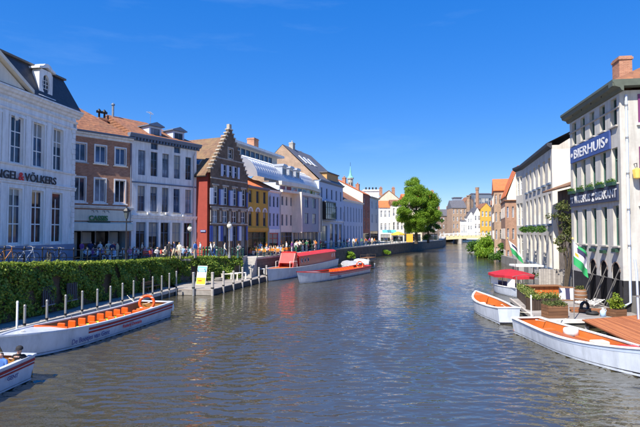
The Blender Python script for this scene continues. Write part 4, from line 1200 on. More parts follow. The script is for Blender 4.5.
# church turret with copper spire
root = empty('church_turret', (xat(350.5,150), 150, 2.4), 0, 'slim stone turret with pale green copper spire above the roofs', 'turret')
zt = zat(180.5,150)-2.4
mb = MB().lathe([(2.0,0),(2.0,zt-3.2),(1.5,zt-3.0)], 8, smooth=False); mb.build('shaft', BRICKTAN, root)
MB().lathe([(1.3,zt-3.0),(1.3,zt+1.0),(1.7,zt+1.1),(1.7,zt+1.4),(0,zt+1.4)], 8, smooth=False).build('belfry', STONE, root)
for i in range(8):
    t = 2*pi*(i+.5)/8; MB().box(-.22,.22,-.04,.04,-.9,.9).build('louvre', DARK, root, (1.22*cos(t),1.22*sin(t),zt-1.0), (0,0,t+pi/2))
MB().lathe([(1.75,zt+1.42),(.9,zt+2.1),(.5,zt+2.9),(.12,zt+5.0),(0,zt+5.2)], 8, smooth=False).build('spire', COPPER, root)
MB().tube([(0,0,zt+5.0),(0,0,zt+6.4)], .07, 5).build('finial', BLACK, root)
root.scale = (.62, .62, .97)
print('CHAIN', P2, P3, P4, P4c, P5, P6, P7, P8, P9, P10, P11, P12)

# ================================================================== RIGHT BANK HOUSES
def right_root(name, far, ang, z, label, cat='house'):
    """far = far end of the canal front; local +X runs back towards the camera"""
    b = R(ang); return empty(name, (far[0], far[1], z), math.atan2(-cos(b), -sin(b)), label, cat)

# ---- beer house
AB = 8.6; K = (xat(622, 30.0), 30.0)
lenB, farB = chain(K, AB, 571.5)
W = lenB
root = right_root('beer_house', farB, AB, 0.0, 'weathered white canal side beer house with blue sign boards', 'house')
def zW(y): return zat(y, 31.2)
H = 14.2; D = 13.0
BW = mat('beerhouse_plaster', (0.49,0.475,0.435), .9, .12, 1.1, bump=.25, dirt=(0.25,0.23,0.20,.7))
cx = [W*(i+.5)/5+.06 for i in range(5)]
rows = [(zW(127), zW(99.5)), (zW(183.5), zW(148.5)), (zW(245.5), zW(206))]
ops = []
for c in cx:
    for a, b in rows: ops.append((c-.43, a, c+.43, b))
arch = [W-.95, W-2.75, W-4.55]
for c in arch: ops.append((c-.55, .6, c+.55, 2.45))
zbase = 2.5
mb = MB(); panel(mb, W, H, [o for o in ops if o[1] > zbase] + [(c-.55, zbase+.003, c+.55, 3.56) for c in arch], zbase, .45); wall_body(mb, W, H, D, zbase); mb.build('wall', BW, root)
mb = MB(); panel(mb, W, zbase, [o for o in ops if o[1] < zbase], -1.5, .6, y=-.05); wall_body(mb, W, zbase, D, -1.5); mb.build('base_wall', NEARBLACK, root)
ARCHSHADE = mat('arch_shade_black', (0.006,0.006,0.007), .9, .3, spec=.1)  # shade of the arch recesses painted near-black on flush panels
for c in arch:
    MB().box(c-.548, c+.548, .03, .05, zbase+.01, 3.555).build('arch_head_shade_panel', ARCHSHADE, root)
    for s_ in (-1, 1):
        MB().prism([(c+s_*.552, 3.562)] + [(c+s_*.55*sin(t), 2.96+.6*cos(t)) for t in np.linspace(0, pi/2, 8)], 'y', .001, .028).build('arch_spandrel', BW, root)
    MB().box(c-.548, c+.548, -.02, 0, .6, 2.445).build('arch_shade_panel', ARCHSHADE, root)
    MB().prism([(c-.62*cos(t), 2.95+.67*sin(t)) for t in np.linspace(0,pi,12)] + [(c-.56*cos(t), 2.95+.61*sin(t)) for t in np.linspace(pi,0,12)], 'y', -.03, -.003).build('arch_ring', BRICKBROWN, root)
for i, c in enumerate(cx):
    for j, (a, b) in enumerate(rows):
        window(root, c, a, .86, b-a, mat('green_window_paint',(0.06,0.14,0.11),.5), 2, (.68,), .06, .2, glass=2)
        sill(root, c, a, 1.1, STONE, .14)
        if j == 1:
            MB().bev(c-.5, c+.5, -.38, -.15, a-.18, a+.04, .02).build('flower_box', DKGREEN, root)
            pts = np.column_stack([rng.uniform(c-.48,c+.48,90), rng.uniform(-.4,-.12,90), a+.05+abs(rng.normal(0,.1,90))])
            link('box_flowers', leaves_mesh('box_flowers', pts, .06, LEAF_BUSH), root)
for c in cx[1:]:
    MB().tube([(c-.85,-.02,zW(92)+.1),(c-.85,-.35,zW(92)+.02),(c-.85,-.38,zW(92)-.15)], .03, 5).build('wall_lamp', BLACK, root)
GREENCORN = mat('green_cornice_paint', (0.085,0.10,0.075), .55, .15)
cornice(root, W, H-.15, GREENCORN, [(.02,0),(.12,.04),(.2,.2),(.48,.3),(.55,.5),(.62,.55),(.62,.7)], 'cornice', x0=-.25, x1=W+.62)
cornice(root, W, H-1.05, STONE, [(.01,0),(.07,.03),(.07,.1)], 'string_course', x0=0, x1=W)
MB().prism([(-.62-.001, H-.15+.3),(D, H-.15+.3),(D,H+.55),(-.62-.001,H+.55)], 'x', W+.02, W+.6).build('side_cornice', GREENCORN, root)
mb = MB(); mb.add([(-.2,-.5,H+.56),(W+.5,-.5,H+.56),(W+.5,D,H+.56),(-.2,D,H+.56),(-.2,D*.5,H+4.0),(W-2.5,D*.5,H+4.0)], [(0,1,5,4),(1,2,5),(2,3,4,5),(3,0,4)])
mb.build('roof', TILERED, root)
chimney(root, W-3.0, 1.5, H+.5, H+3.0, 1.05, .8, BRICKRED, 0)
mb = MB(); mb.box(W+.003, W+.06, 6.2, 9.6, H+.6, H+2.5); mb.prism([(5.9,H+2.5),(9.9,H+2.5),(7.9,H+3.9)], 'x', W-.6, W+.08); mb.build('side_gable', BRICKRED, root)
# side towards the camera: window and its painted frame
PURPLE = mat('plum_window_paint', (0.16,0.03,0.12), .5)
for a, b in ((zW(127), zW(99)), (zW(205), zW(150)), (zW(262), zW(205))):
    MB().box(W-.001, W+.06, 1.05, 2.3, a, b).build('side_window', PURPLE, root)
    MB().box(W+.061, W+.075, 1.17, 2.18, a+.12, b-.12).build('pane', GLASS[2], root)
    MB().box(W+.002, W+.16, .95, 2.4, a-.14, a-.003).build('sill', WHITE, root)
MB().tube([(W+.1,.35,H-.3),(W+.1,.35,1.2),(W+.1,-.15,.9)], .075, 8).build('drainpipe', PALEBLUE, root)
for z in (4.6, 6.8, 9.0, 11.2, 13.2): MB().lathe([(.1,0),(.1,.1)], 8, (W+.1,.35,z)).build('pipe_collar', STEEL, root)
LANTERN = root
MB().lathe([(0,-.38),(.2,-.3),(.26,.2),(.1,.3),(0,.34)], 8, (0,0,0), smooth=False).build('lantern_glass', BRASS, root, (W+.36, .75, zW(176)))
MB().tube([(0,0,.33),(0,0,.6),(-.35,0,.6)], .025, 5).build('lantern_bracket', BLACK, root, (W+.36, .75, zW(176)))
# sign boards with lettering
s0, s1 = u_at(farB, AB, 577) if False else .55, W-.95
zA_, zB_ = 10.95, 12.0
# upper sign: hung between the top and middle rows
us0, us1 = .45, W-1.15
MB().box(us0, us1, -.16, -.05, 10.78, 11.98).build('sign_board', SIGNBLUE, root)
t = text('sign_lettering', 'BIERHUIS', .95, WHITE, root, (0, -.175, 11.04), (pi/2,0,0), .008, bold=.012, label='white letters reading BIERHUIS')
sc = (us1-us0-1.5)/t.dimensions.x; t.scale.x = sc; t.location.x = us0+.75
for x in (us0+.38, us1-.38): MB().prism([(x+.16*cos(q), 11.36+.16*sin(q)) for q in np.linspace(0,2*pi,9)[:-1]], 'y', -.185, -.165).build('sign_dot', WHITE, root)
MB().box(.25, W-.2, -.16, -.05, 7.42, 8.42).build('sign_board', SIGNDARK, root)
def fit(s, size, x0, x1, z, label):
    t = text('sign_lettering', s, size, WHITE, root, (x0, -.175, z), (pi/2,0,0), .008, bold=.01, label=label)
    t.scale.x = (x1-x0)/t.dimensions.x
sw = W-.45
fit("'T", .62, .4, .4+sw*.07, 7.68, 'white letters reading T')
fit('WATERHUIS', .78, .4+sw*.10, .4+sw*.47, 7.64, 'white letters reading WATERHUIS')
fit('aan', .36, .4+sw*.49, .4+sw*.56, 7.98, 'small white letters reading aan'); fit('de', .36, .4+sw*.505, .4+sw*.55, 7.58, 'small white letters reading de')
fit('BIERKANT', .78, .4+sw*.58, .4+sw*.97, 7.64, 'white letters reading BIERKANT')
# boxes and brackets on the lower wall
for x, z in ((W-.7, 4.35), (W-2.5, 4.2), (W-4.3, 4.25), (W-6.0, 4.3)):
    MB().bev(x-.28, x+.28, -.26, -.03, z-.14, z+.08, .02).build('wall_box', DKGREEN, root)
PROPM = mat('grey_prop_wood',(0.10,0.095,0.09),.8,.3)
for i, c in enumerate(arch):
    MB().tube([(c+.85,-.12,3.3),(c+.6,-1.0,.95)], .032, 6).build('timber_prop', PROPM, root)
    MB().tube([(c+.35,-.12,2.6),(c+.75,-.9,.95)], .026, 6).build('timber_prop', PROPM, root)

# ---- timber lean-to between the two big houses
root = empty('lean_to_shed', (22.35, 46.6, 0), R(-98), 'dark timber lean-to with brown sloping roof between two tall houses', 'shed')
Wd = 7.4
MB().box(0, Wd, .3, 4, -1.5, zat(234, 42)).build('stone_base', mat('rubble_stone',(0.22,0.18,0.14),.9,.4,2.5,bump=.6), root)
zb = zat(234,42)+.003; zt = zat(187, 42)
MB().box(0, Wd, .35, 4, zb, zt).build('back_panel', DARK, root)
for i in range(24):
    MB().box(i*Wd/24+.02, (i+1)*Wd/24-.02, .27, .35, zb, zt).build('plank', WOODDARK, root)
MB().prism([(-1.0, zt-.15),(-1.0,zt+.02),(5,zt+2.2),(5,zt+2.0)], 'x', -.3, Wd+.2).build('roof', TILEBROWN, root)

# ---- long pale house with many windows
AL = 13.6; P = (xat(553, 48.0), 48.0); lenL, farL = chain(P, AL, 523.5)
W = lenL
root = right_root('long_pale_house', farL, AL, 0.0, 'long pale canal house with three rows of tall windows', 'house')
H = 14.0; D = 12.0; n = 6
rows = [(1.9, 5.1), (6.3, 9.3), (10.4, 12.9)]
cxs = [W - 1.3 - i*(W-1.6)/n for i in range(n)]
ops = [(c-.6, a, c+.6, b) for c in cxs for a, b in rows]
mb = MB(); panel(mb, W, H, ops, -1.5, .35); wall_body(mb, W, H, D, -1.5); mb.build('wall', OLDWHITE, root)
for c in cxs:
    for a, b in rows:
        window(root, c, a, 1.2, b-a, WHITE, 2, (.33,.67), .07, .24); sill(root, c, a, 1.5, BLUEGREY, .16, .22)
cornice(root, W, H-.3, SLATE, [(.02,0),(.15,.08),(.4,.25),(.45,.45),(.45,.55)], 'cornice', x0=-.05, x1=W+.02)
mb = MB(); mb.add([(-.05,-.4,H+.27),(W+.02,-.4,H+.27),(W+.02,6,H+3.4),(-.05,6,H+3.4),(-.05,D,H+.27),(W+.02,D,H+.27)], [(0,1,2,3),(3,2,5,4)]); mb.build('roof', ROOFGREY, root)
MB().add([(W+.01,0,H-.4),(W+.01,6,H+3.3),(W+.01,D,H-.4)], [(0,1,2)]).build('gable_end', OLDWHITE, root)
MB().add([(W+.012,0,-1),(W+.012,D,-1),(W+.012,D,H-.4),(W+.012,0,H-.4)], [(0,1,2,3)]).build('party_wall', PALECREAM, root)
chimney(root, W-4, 4.5, H+2, H+4.2, 1.4, .9, PALECREAM, 0); chimney(root, W-9.5, 4.5, H+2, H+3.8, .8, .7, STONE, 0)
# hanging baskets
for i in range(3):
    u = cxs[[0, 2, 4][i]] - .4; z = 5.75
    MB().tube([(u,-.02,z+.3),(u,-.9,z+.3)], .03, 5).build('basket_bracket', BLACK, root)
    pts = clump_points([(u-.4,-.8,z),(u+.1,-.8,z+.05),(u+.5,-.8,z-.05)], [.5,.5,.45], 500)
    link('flower_basket', leaves_mesh('flower_basket', pts, .09, LEAF_BUSH), root)
# angled far wing of the same row
lenM, farM = chain(farL, 5, 516.5)
root = right_root("angled_pale_house", farM, 5, 0.0, 'pale house angled away just past the long pale house', 'house')
W = lenM; ops = [(c-.6, a, c+.6, b) for c in (W*.25, W*.7) for a, b in rows]
mb = MB(); panel(mb, W, 14.0, ops, -1.5, .3); wall_body(mb, W, 14.0, D, -1.5); mb.build('wall', OLDWHITE, root)
for o in ops: window(root, (o[0]+o[2])/2, o[1], 1.2, o[3]-o[1], WHITE, 2, (.33,.67), .07, .2); 
cornice(root, W, 13.7, SLATE, [(.02,0),(.15,.08),(.4,.25),(.45,.45),(.45,.55)], 'cornice', x0=-.05, x1=W+.02)
gable_roof(root, W, D, 14.3, 3.0, ROOFGREY, .3, hipl=3, hipr=0)

# ---- further houses on this bank
def side_house(name, x0, x1, Y0, ang, yeave, roof_h, wallm, roofm, label, cols=3, rws=4, base=-1.0, D=12, cat='house', chim=0, yridge=None):
    p = (xat(x0, Y0), Y0); ln, far = chain(p, ang, x1)
    root = right_root(name, far, ang, 0.0, label, cat); W = ln
    H = zat(yeave, Y0); ops = []
    for r in range(rws):
        h = (H-2.0)/rws
        for c in range(cols):
            cx = W*(c+.5)/cols; ops.append((cx-.55, 2.0+r*h+h*.2, cx+.55, 2.0+r*h+h*.75))
    mb = MB(); panel(mb, W, H, ops, base, .3); wall_body(mb, W, H, D, base); 
    mb.add([(W,0,H),(W,D,H),(W,D/2,H+roof_h)], [(0,1,2)]); mb.add([(0,0,H),(0,D,H),(0,D/2,H+roof_h)], [(0,1,2)])
    # windows on the end facing the camera
    mb.build('wall', wallm, root)
    for o in ops: window(root, (o[0]+o[2])/2, o[1], 1.1, o[3]-o[1], WHITE, 2, (.6,), .09, .2)
    for r in range(rws):
        h = (H-2.0)/rws
        for y in (D*.25, D*.62):
            MB().box(W+.002, W+.05, y-.6, y+.6, 2.0+r*h+h*.2, 2.0+r*h+h*.75).build('end_window', WHITE, root)
            MB().box(W+.051, W+.07, y-.5, y+.5, 2.1+r*h+h*.2, 1.9+r*h+h*.75).build('pane', GLASS[r % 4], root)
    mb = MB(); o = .3
    mb.add([(-.1,-o,H-.05),(W+.15,-o,H-.05),(W+.15,D/2,H+roof_h+.15),(-.1,D/2,H+roof_h+.15),(-.1,D+o,H-.05),(W+.15,D+o,H-.05)], [(0,1,2,3),(3,2,5,4)])
    mb.build('roof', roofm, root)
    for i in range(chim): chimney(root, W*(.3+.4*i), D*.5, H+roof_h*.5, H+roof_h+1.8, 1.1, .9, BRICKRED, 2)
    return root
far_house('orange_brick_house', 505.3, 520, 84, 200.5, 199, BRICKORANGE, TILERED, 'orange brick house just past the angled pale house', 3, 3, base=-1, D=12, shop=False, wf=(.35,.5), ang=-17, sidewin=4)
far_house('white_gable_house', 507.5, 529, 90, 196, 167, PALECREAM, TILEORANGE, 'tall white gable rising above the orange brick house', 3, 4, base=-1, D=10, shop=False, gable=True, wf=(.3,.5), ang=-15)
far_house('orange_roof_brick_house', 494.2, 510, 99, 190.5, 176, BRICKTAN, TILEORANGE, 'brown brick canal house under a bright orange roof', 4, 4, base=-1, D=14, shop=False, wf=(.35,.55), ang=-18, sidewin=5)
far_house('low_brick_house', 491, 497, 122, 205, 200, BRICKBROWN, TILERED, 'narrow brown brick house squeezed behind the orange roofed house', 2, 4, base=-1, D=8, shop=False, wf=(.4,.5), ang=-20)
far_house('yellow_gable_house', 481, 492, 243, 209, 203.5, YELLOW, TILERED, 'yellow house with rounded gable beyond the bushes', 3, 3, base=1.5, gable=True, shop=False)
far_house('small_white_house', 467.5, 475, 246, 217, 212, PLASTER, ROOFGREY, 'small white canal house with grey roof near the bridge', 3, 3, base=1.5, gable=True, shop=False)
far_house('white_blue_house', 474, 481, 244.5, 214, 208, PLASTER, ROOFGREY, 'pale house with pointed gable next to the yellow house', 2, 3, base=1.5, gable=True, shop=False)
far_house('modern_glass_block', 474.5, 492.5, 268, 194, 192.5, mat('slate_blue_cladding',(0.14,0.17,0.22),.4), ROOFGREY, 'grey modern block with glass top floor behind the chimney stack', 5, 3, base=2, shop=False, cat='building', wf=(.8,.5))
far_house('tan_warehouse', 452, 466.5, 250, 208, 200, BRICKTAN, ROOFGREY, 'tan brick warehouse with pale grey roof behind the bridge', 4, 4, base=2, shop=False, cat='warehouse', wf=(.35,.6))
far_house('brown_warehouse', 438, 453, 262, 216, 209, BRICKBROWN, ROOFGREY, 'brown brick warehouse with dark roof at the far canal bend', 4, 3, base=2, shop=False, cat='warehouse', wf=(.35,.6), chim=2)
far_house('white_columned_house', 461, 469, 248, 221, 218.5, WHITE, ROOFGREY, 'low white house with dark columns beside the bridge', 4, 1, base=2, shop=False)
far_house('brick_gable_house', 463, 476, 270, 205, 197, BRICKBROWN, TILERED, 'brown brick house with steep gable behind the tan warehouse', 3, 4, base=2, shop=False, gable=True)
root = empty('zinc_tower', (xat(454.5,290), 290, 2), 0, 'plain grey roof tower behind the tan warehouse', 'tower')
MB().bev(0, xat(462,290)-xat(454.5,290), 0, 5, 0, zat(198,290)-2, .3).build('tower_wall', ZINC, root); MB().box(-.3, 4.8, -.3, 5.3, zat(198,290)-2+.003, zat(198,290)-1.5).build('tower_cap', ROOFGREY, root)
for x, Y, yt, w, lb in ((477.6, 258, 188, 1.5, 'tall tapering red brick chimney stack beside the yellow house'), (469.2, 262, 196, 1.9, 'stout brown brick chimney stack behind the small white house')):
    root = empty('chimney_stack', (xat(x,Y), Y, 2), 0, lb, 'chimney')
    h = zat(yt, Y) - 2
    MB().lathe([(w*.85,0),(w*.6,h*.75),(w*.55,h-1.2),(w*.68,h-1.0),(w*.68,h),(w*.4,h)], 4 if w > 1.6 else 10, smooth=False).build('shaft', BRICKORANGE if w < 1.6 else BRICKTAN, root)
    MB().lathe([(w*.75,h+.003),(w*.75,h+.35),(w*.4,h+.35)], 10, smooth=False).build('cap', BRICKTAN, root)

# ================================================================== LEFT BANK: IVY, DOCKS, POSTS
LEAF_SUNTINT = leaf_mat('sun_tinted_ivy_leaf', (0.14,0.22,0.03), (0.24,0.32,0.04), (0.38,0.42,0.06))  # lighter ivy leaves: the sunlit hedge top painted into the leaf colour
def ivy_run(name, pts, label, ztop_extra=.12, zb=.55, thick=.55, dens=330, seed=1):
    """ivy covered wall: leaves over the face and the top of a retaining wall"""
    root = empty(name, (pts[0][0], pts[0][1], 0), 0, label, 'hedge')
    o = Vector((pts[0][0], pts[0][1], 0)); P = []; N = []
    core = MB()
    for (x0,y0,h0),(x1,y1,h1) in zip(pts[:-1], pts[1:]):
        L = math.hypot(x1-x0, y1-y0); d = Vector((x1-x0, y1-y0, 0)).normalized(); nr = Vector((d.y, -d.x, 0))
        n = int(L * 3.4 * dens)
        u = rng.uniform(0, L, n); q = rng.uniform(0, 1, n)
        hh = (h0 + (h1-h0)*u/L) + ztop_extra
        lump = .18*np.sin(u*1.3+seed) + .14*np.sin(u*3.1+2) + .10*np.sin(u*7.7+1)
        face = q < .74
        z = np.where(face, zb + (hh-zb)*rng.uniform(0,1,n)**.9, hh + .16*lump + rng.normal(0,.05,n))
        bul = thick*(.55+.6*lump + .25*np.sin(z*3.3+u*1.9)) * np.sqrt(np.clip((hh+.12-z)/.5,.05,1))
        bul += np.clip(1.4-z,0,1)*(-.15)
        off = np.where(face, bul + rng.normal(0,.06,n), rng.uniform(-.75, .45, n))
        # bare patches showing the grilles in the wall
        bare = face & (np.abs(np.sin(u*.62+seed*1.7)) > .975) & (z < hh-.8) & (z > 1.0)
        keep = ~bare
        px = x0 + d.x*u + nr.x*off - o.x; py = y0 + d.y*u + nr.y*off - o.y
        P.append(np.column_stack([px,py,z])[keep])
        nn = np.where(face[:,None], np.array([nr.x,nr.y,.55]), np.array([nr.x*.3,nr.y*.3,1.0])); N.append(nn[keep])
        a = Vector((x0,y0,0))-o; b = Vector((x1,y1,0))-o
        core.add([(a.x+nr.x*.12,a.y+nr.y*.12,zb),(b.x+nr.x*.12,b.y+nr.y*.12,zb),(b.x+nr.x*.12,b.y+nr.y*.12,h1-.05),(a.x+nr.x*.12,a.y+nr.y*.12,h0-.05)], [(0,1,2,3)])
    P = np.concatenate(P); N = np.concatenate(N); new = (N[:,2] > .9) & (rng.uniform(0,1,len(P)) < .6) | (rng.uniform(0,1,len(P)) < .16)  # new = leaves given the sunlit tint, most of the top, some on the face
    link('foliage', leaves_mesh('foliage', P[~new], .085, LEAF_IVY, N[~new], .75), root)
    link('sun_tinted_leaves', leaves_mesh('sun_tinted_leaves', P[new] + np.array([0,0,.05]), .07, LEAF_SUNTINT, N[new], .8), root)
    # trailing shoots that hang down and stick up
    sh = MB()
    for i in rng.choice(len(P), 90, replace=False):
        if N[i,2] < .9: continue
        a = P[i]; d = rng.normal(0,.12,3); sh.tube([tuple(a),tuple(a+np.array([d[0],d[1],.16+abs(d[2])])),tuple(a+np.array([d[0]*2.5,d[1]*2.5,.26+abs(d[2])]))], [.008,.006,.003], 3)
    if sh.v: sh.build('shoots', BARK, root)
    core.build('stems', BARK, root)
    return root
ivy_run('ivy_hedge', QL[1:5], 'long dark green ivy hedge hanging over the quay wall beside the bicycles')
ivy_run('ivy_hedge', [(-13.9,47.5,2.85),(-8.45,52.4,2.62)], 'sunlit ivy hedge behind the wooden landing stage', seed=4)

# iron grilles in the wall seen through the ivy
def on_wall(Y):
    for (x0,y0,_),(x1,y1,_) in zip(QL[:-1],QL[1:]):
        if y0 <= Y <= y1: t = (Y-y0)/(y1-y0); return x0+(x1-x0)*t
for px, lb in ((42,'dark iron grille in a gap of the ivy above the walkway'),(66,'second dark iron grille nearer the wooden landing stage')):
    Y = -22.1/((px-320)/F-.177)
    r = empty('wall_grille', (on_wall(Y)+.5, Y, 1.1), R(80), lb, 'grille')
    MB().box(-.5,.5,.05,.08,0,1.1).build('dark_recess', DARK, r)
    for i in range(6): MB().tube([(-.42+i*.17,0,0),(-.42+i*.17,0,1.1)], .014, 5).build('bar', BLUEGREY, r)
    MB().box(-.52,.52,-.03,.05,-.06,0).build('grille_frame', BLUEGREY, r)

# low walkway along the ivy
def dockx(Y): return -20.1 + .177*Y
r = empty('walkway', (dockx(18), 18, 0), 0, 'long low grey walkway between the ivy hedge and the tour boat', 'walkway')
def wk(Y, off): return (dockx(Y)-dockx(18)-off, Y-18)
ys = np.linspace(18, 44.3, 40)
for a, b in zip(ys[:-1], ys[1:]):
    q = [wk(a+.012,0), wk(b-.012,0), wk(b-.012,2.05), wk(a+.012,2.05)]
    MB().prism(q, 'z', .42, .5).build('plank', WOODGREY, r)
MB().prism([wk(18,.05), wk(44.3,.05), wk(44.3,.35), wk(18,.35)], 'z', -.6, .415).build('edge_beam', DARKSTONE, r)
MB().prism([wk(18,1.6), wk(44.3,1.6), wk(44.3,1.9), wk(18,1.9)], 'z', -.6, .415).build('edge_beam', DARKSTONE, r)
MB().prism([wk(18,-.06), wk(44.3,-.06), wk(44.3,.04), wk(18,.04)], 'z', .3, .56).build('kerb_board', mat('pale_kerb_board',(0.45,0.43,0.40),.8,.15), r)
def post(x, Y, h, label, m=STEEL, r_=.068, group='mooring posts along the walkway', X=None):
    X = xat(x, Y) if X is None else X
    e = empty('mooring_post', (X, Y, 0), 0, label, 'post', group)
    MB().tube([(0,0,-1.5),(0,0,h-.05),(0,0,h)], [r_, r_, r_*.8], 8).build('shaft', m, e)
    MB().lathe([(r_*1.12,0),(r_*1.12,.07),(r_*.8,.12),(0,.13)], 8, (0,0,h-.02)).build('cap', m, e)
    MB().lathe([(r_*1.15,0),(r_*1.15,.1)], 8, (0,0,.62)).build('band', BLACK, e)
    return e
ORD = ['first','second','third','fourth','fifth','sixth','seventh','eighth','ninth','tenth','eleventh','twelfth']
pw = [(26,306),(48,301),(66.5,296),(83,292),(98,290),(111,287),(123,284),(134,281.5),(144,279.5),(153,277.5),(162,276.5),(169.5,274),(176.5,272)]
for i, (x, yt) in enumerate(pw):
    Y = -(20.1-.06)/((x-320)/F-.177)
    lb = 'pale mooring post at the walkway, %s counting from the tour boat bow' % (ORD[i] if i < 12 else 'last')
    post(x, Y, zat(yt, Y), lb, X=dockx(Y)+.1)
e = post(19.3, 24.0, zat(302.5,24.0), 'thin white pole at the bow of the long tour boat', WHITE, .05, X=xat(19.3,24))
# rail bench on the walkway
def bench(loc, rz, label, L=2.6):
    e = empty('bench', loc, rz, label, 'bench')
    for i in range(4): MB().bev(-L/2, L/2, -.25+i*.13, -.14+i*.13, .42, .46, .008).build('seat_slat', WOODBROWN, e)
    for x in (-L/2+.25, L/2-.25):
        MB().box(x-.04, x+.04, -.24, -.17, 0, .415).build('leg', BLACK, e); MB().box(x-.04, x+.04, .17, .24, 0, .9).build('leg', BLACK, e)
    for i in range(2): MB().bev(-L/2, L/2, .245, .275, .55+i*.18, .68+i*.18, .008).build('back_slat', WOODBROWN, e)
    return e
bench((dockx(41.3)-1.3, 41.3, .5), R(81-90)+pi/2, 'dark bench on the walkway below the ivy')

# wooden landing stage
c0 = on(178.5, 288.3, .55); c1 = on(213, 288.8, .55); c2 = on(268, 275.6, .55)
r = empty('landing_stage', (c1.x, c1.y, 0), 0, 'broad weathered wooden landing stage with posts at the quay corner', 'dock')
far = Vector((-8.6, 52.2, 0)); far2 = Vector((-6.9, 56.6, 0)); bl = Vector((-14.0, 46.9, 0))
poly = [c0.xy, c1.xy, c2.xy, far2.xy, far.xy, bl.xy]
# planks run parallel to the front edge (c0-c1)
dx = (c1-c0).normalized(); dx.z = 0; dx.normalize(); dy = Vector((-dx.y, dx.x, 0))
def clip(poly, a0, a1):
    """part of poly between two offsets along dy from c1"""
    def cut(ps, off, sgn):
        out = []
        for i in range(len(ps)):
            p, q = ps[i], ps[(i+1) % len(ps)]
            fp = sgn*((p-c1.xy).dot(dy.xy)-off); fq = sgn*((q-c1.xy).dot(dy.xy)-off)
            if fp >= 0: out.append(p)
            if fp*fq < 0: out.append(p + (q-p)*(fp/(fp-fq)))
        return out
    return cut(cut(poly, a0, 1), a1, -1)
pw_ = .28; k = 0
maxo = max((p-c1.xy).dot(dy.xy) for p in poly); mino = min((p-c1.xy).dot(dy.xy) for p in poly)
o_ = mino
while o_ < maxo:
    q = clip([Vector(p) for p in poly], o_+.008, o_+pw_-.008)
    if len(q) >= 3: MB().prism([(p.x-c1.x, p.y-c1.y) for p in q], 'z', .47, .55+random.uniform(-.006,.006)).build('plank', WOODGREY, r)
    o_ += pw_
def edge_board(a, b, name='fascia_board', z0=.02, z1=.44, m=DARKSTONE):
    d = (b-a).normalized(); nr = Vector((d.y,-d.x,0)); nr.normalize()
    q = [a, b, b-nr*.12, a-nr*.12]
    MB().prism([(p.x-c1.x, p.y-c1.y) for p in q], 'z', z0, z1).build(name, m, r)
edge_board(c0, c1, m=mat('grey_fascia',(0.24,0.22,0.20),.85,.2)); edge_board(c1, c2, m=mat('dark_fascia',(0.07,0.06,0.055),.85,.3))
edge_board(c0, c1, 'rubbing_strip', .445, .465, WOODBROWN)
for x, yt, lb, m, rr in ((194,273,'pale mooring post at the front of the landing stage', STEEL, .12), (213,273,'dark corner post of the landing stage', OLDSTEEL, .13)):
    Y = c0.y + (c1.y-c0.y)*((x-178.5)/(213-178.5)); post(x, Y-.12, zat(yt, Y), lb, m, rr, 'posts of the landing stage')
for i, (x, yt) in enumerate(((223,272),(233,271.5),(242,268),(250.5,269),(258.5,268),(266,266))):
    kx = (x-320)/F; d = c2-c1; t = (kx*c1.y-c1.x)/(d.x-kx*d.y); q = c1+d*t
    post(x, q.y, zat(yt, q.y), 'grey post on the canal edge of the landing stage, %s from its dark corner post' % ORD[i], OLDSTEEL, .1, 'posts of the landing stage', X=q.x+.08)
# advertising board
q = on(201, 284.5, .55)
e = empty('advertising_board', (q.x, q.y, .55), R(-18), 'blue and yellow advertising board standing on the landing stage', 'sign')
bw, bh = 1.0, 1.75
tilt = R(-12)
BOARDPRINT = mat('printed_tour_map', (0.62,0.66,0.62), .6, .5, 5.0)
MB().box(-bw/2, bw/2, 0, .04, .0, bh).build('panel', WHITE, e, (0,0,.02), (tilt,0,0))
for nm, za, zb, m in (('blue_print', 1.2, 1.7, PAPERBLUE), ('map_print', .66, 1.18, BOARDPRINT), ('yellow_print', .04, .64, PAPERYELLOW)):
    MB().box(-bw/2+.03, bw/2-.03, -.012, -.002, za, zb).build(nm, m, e, (0,0,.02), (tilt,0,0))
for za in (1.46, 1.3): MB().box(-.32, .3, -.018, -.0125, za, za+.06).build('print_line', WHITE, e, (0,0,.02), (tilt,0,0))
MB().box(-.3,.1,-.018,-.0125,.3,.42).build('print_line', ORANGE, e, (0,0,.02), (tilt,0,0))
MB().tube([(0.4,.05,1.5),(0.4,.75,.02)], .025, 5).build('strut', BLACK, e); MB().tube([(-.4,.05,1.5),(-.4,.75,.02)], .025, 5).build('strut', BLACK, e)
# white locker boxes / benches on the stage
for i, (x, y, lb) in enumerate(((230, 280,'pale wooden crate bench on the landing stage'),(238.5,278.8,'white slatted bench near the stone stairs'),(257.5,274.3,'white slatted bench below the quay wall'))):
    q = on(x, y, .55)
    e = empty('slatted_bench', (q.x, q.y, .55), R(20), lb, 'bench')
    m = PALECREAM if i == 0 else WHITE
    for s in (-.75, .75): MB().box(s-.05, s+.05, -.25, .25, 0, .62).build('leg', m, e)
    for j in range(4): MB().bev(-.85, .85, -.26+j*.135, -.15+j*.135, .623, .67, .008).build('seat_slat', m, e)
q = on(219, 280.5, .55)
e = empty('rope_coil', (q.x, q.y, .55), 0, 'dark coiled mooring rope on the landing stage', 'rope')
for i in range(4): MB().torus((0,0,.05+.07*i), .42-.03*i, .05, 'z', 18, 6).build('loop', OLDSTEEL if i % 2 else RUBBER, e)
# stone stairs from the stage to the quay
e = empty('stone_stairs', (-7.9, 52.3, .55), R(-2), 'narrow stone stairs climbing from the landing stage to the quay', 'stairs')
for i in range(11):
    MB().bev(-.55, .55, i*.35, i*.35+.36+(3.85-i*.35-.36)*0, -.4, .18*(i+1), .02).build('step', STONE, e)
MB().box(-.75, -.56, -.2, 4.0, -.4, 2.2).build('cheek_wall', STONE, e)

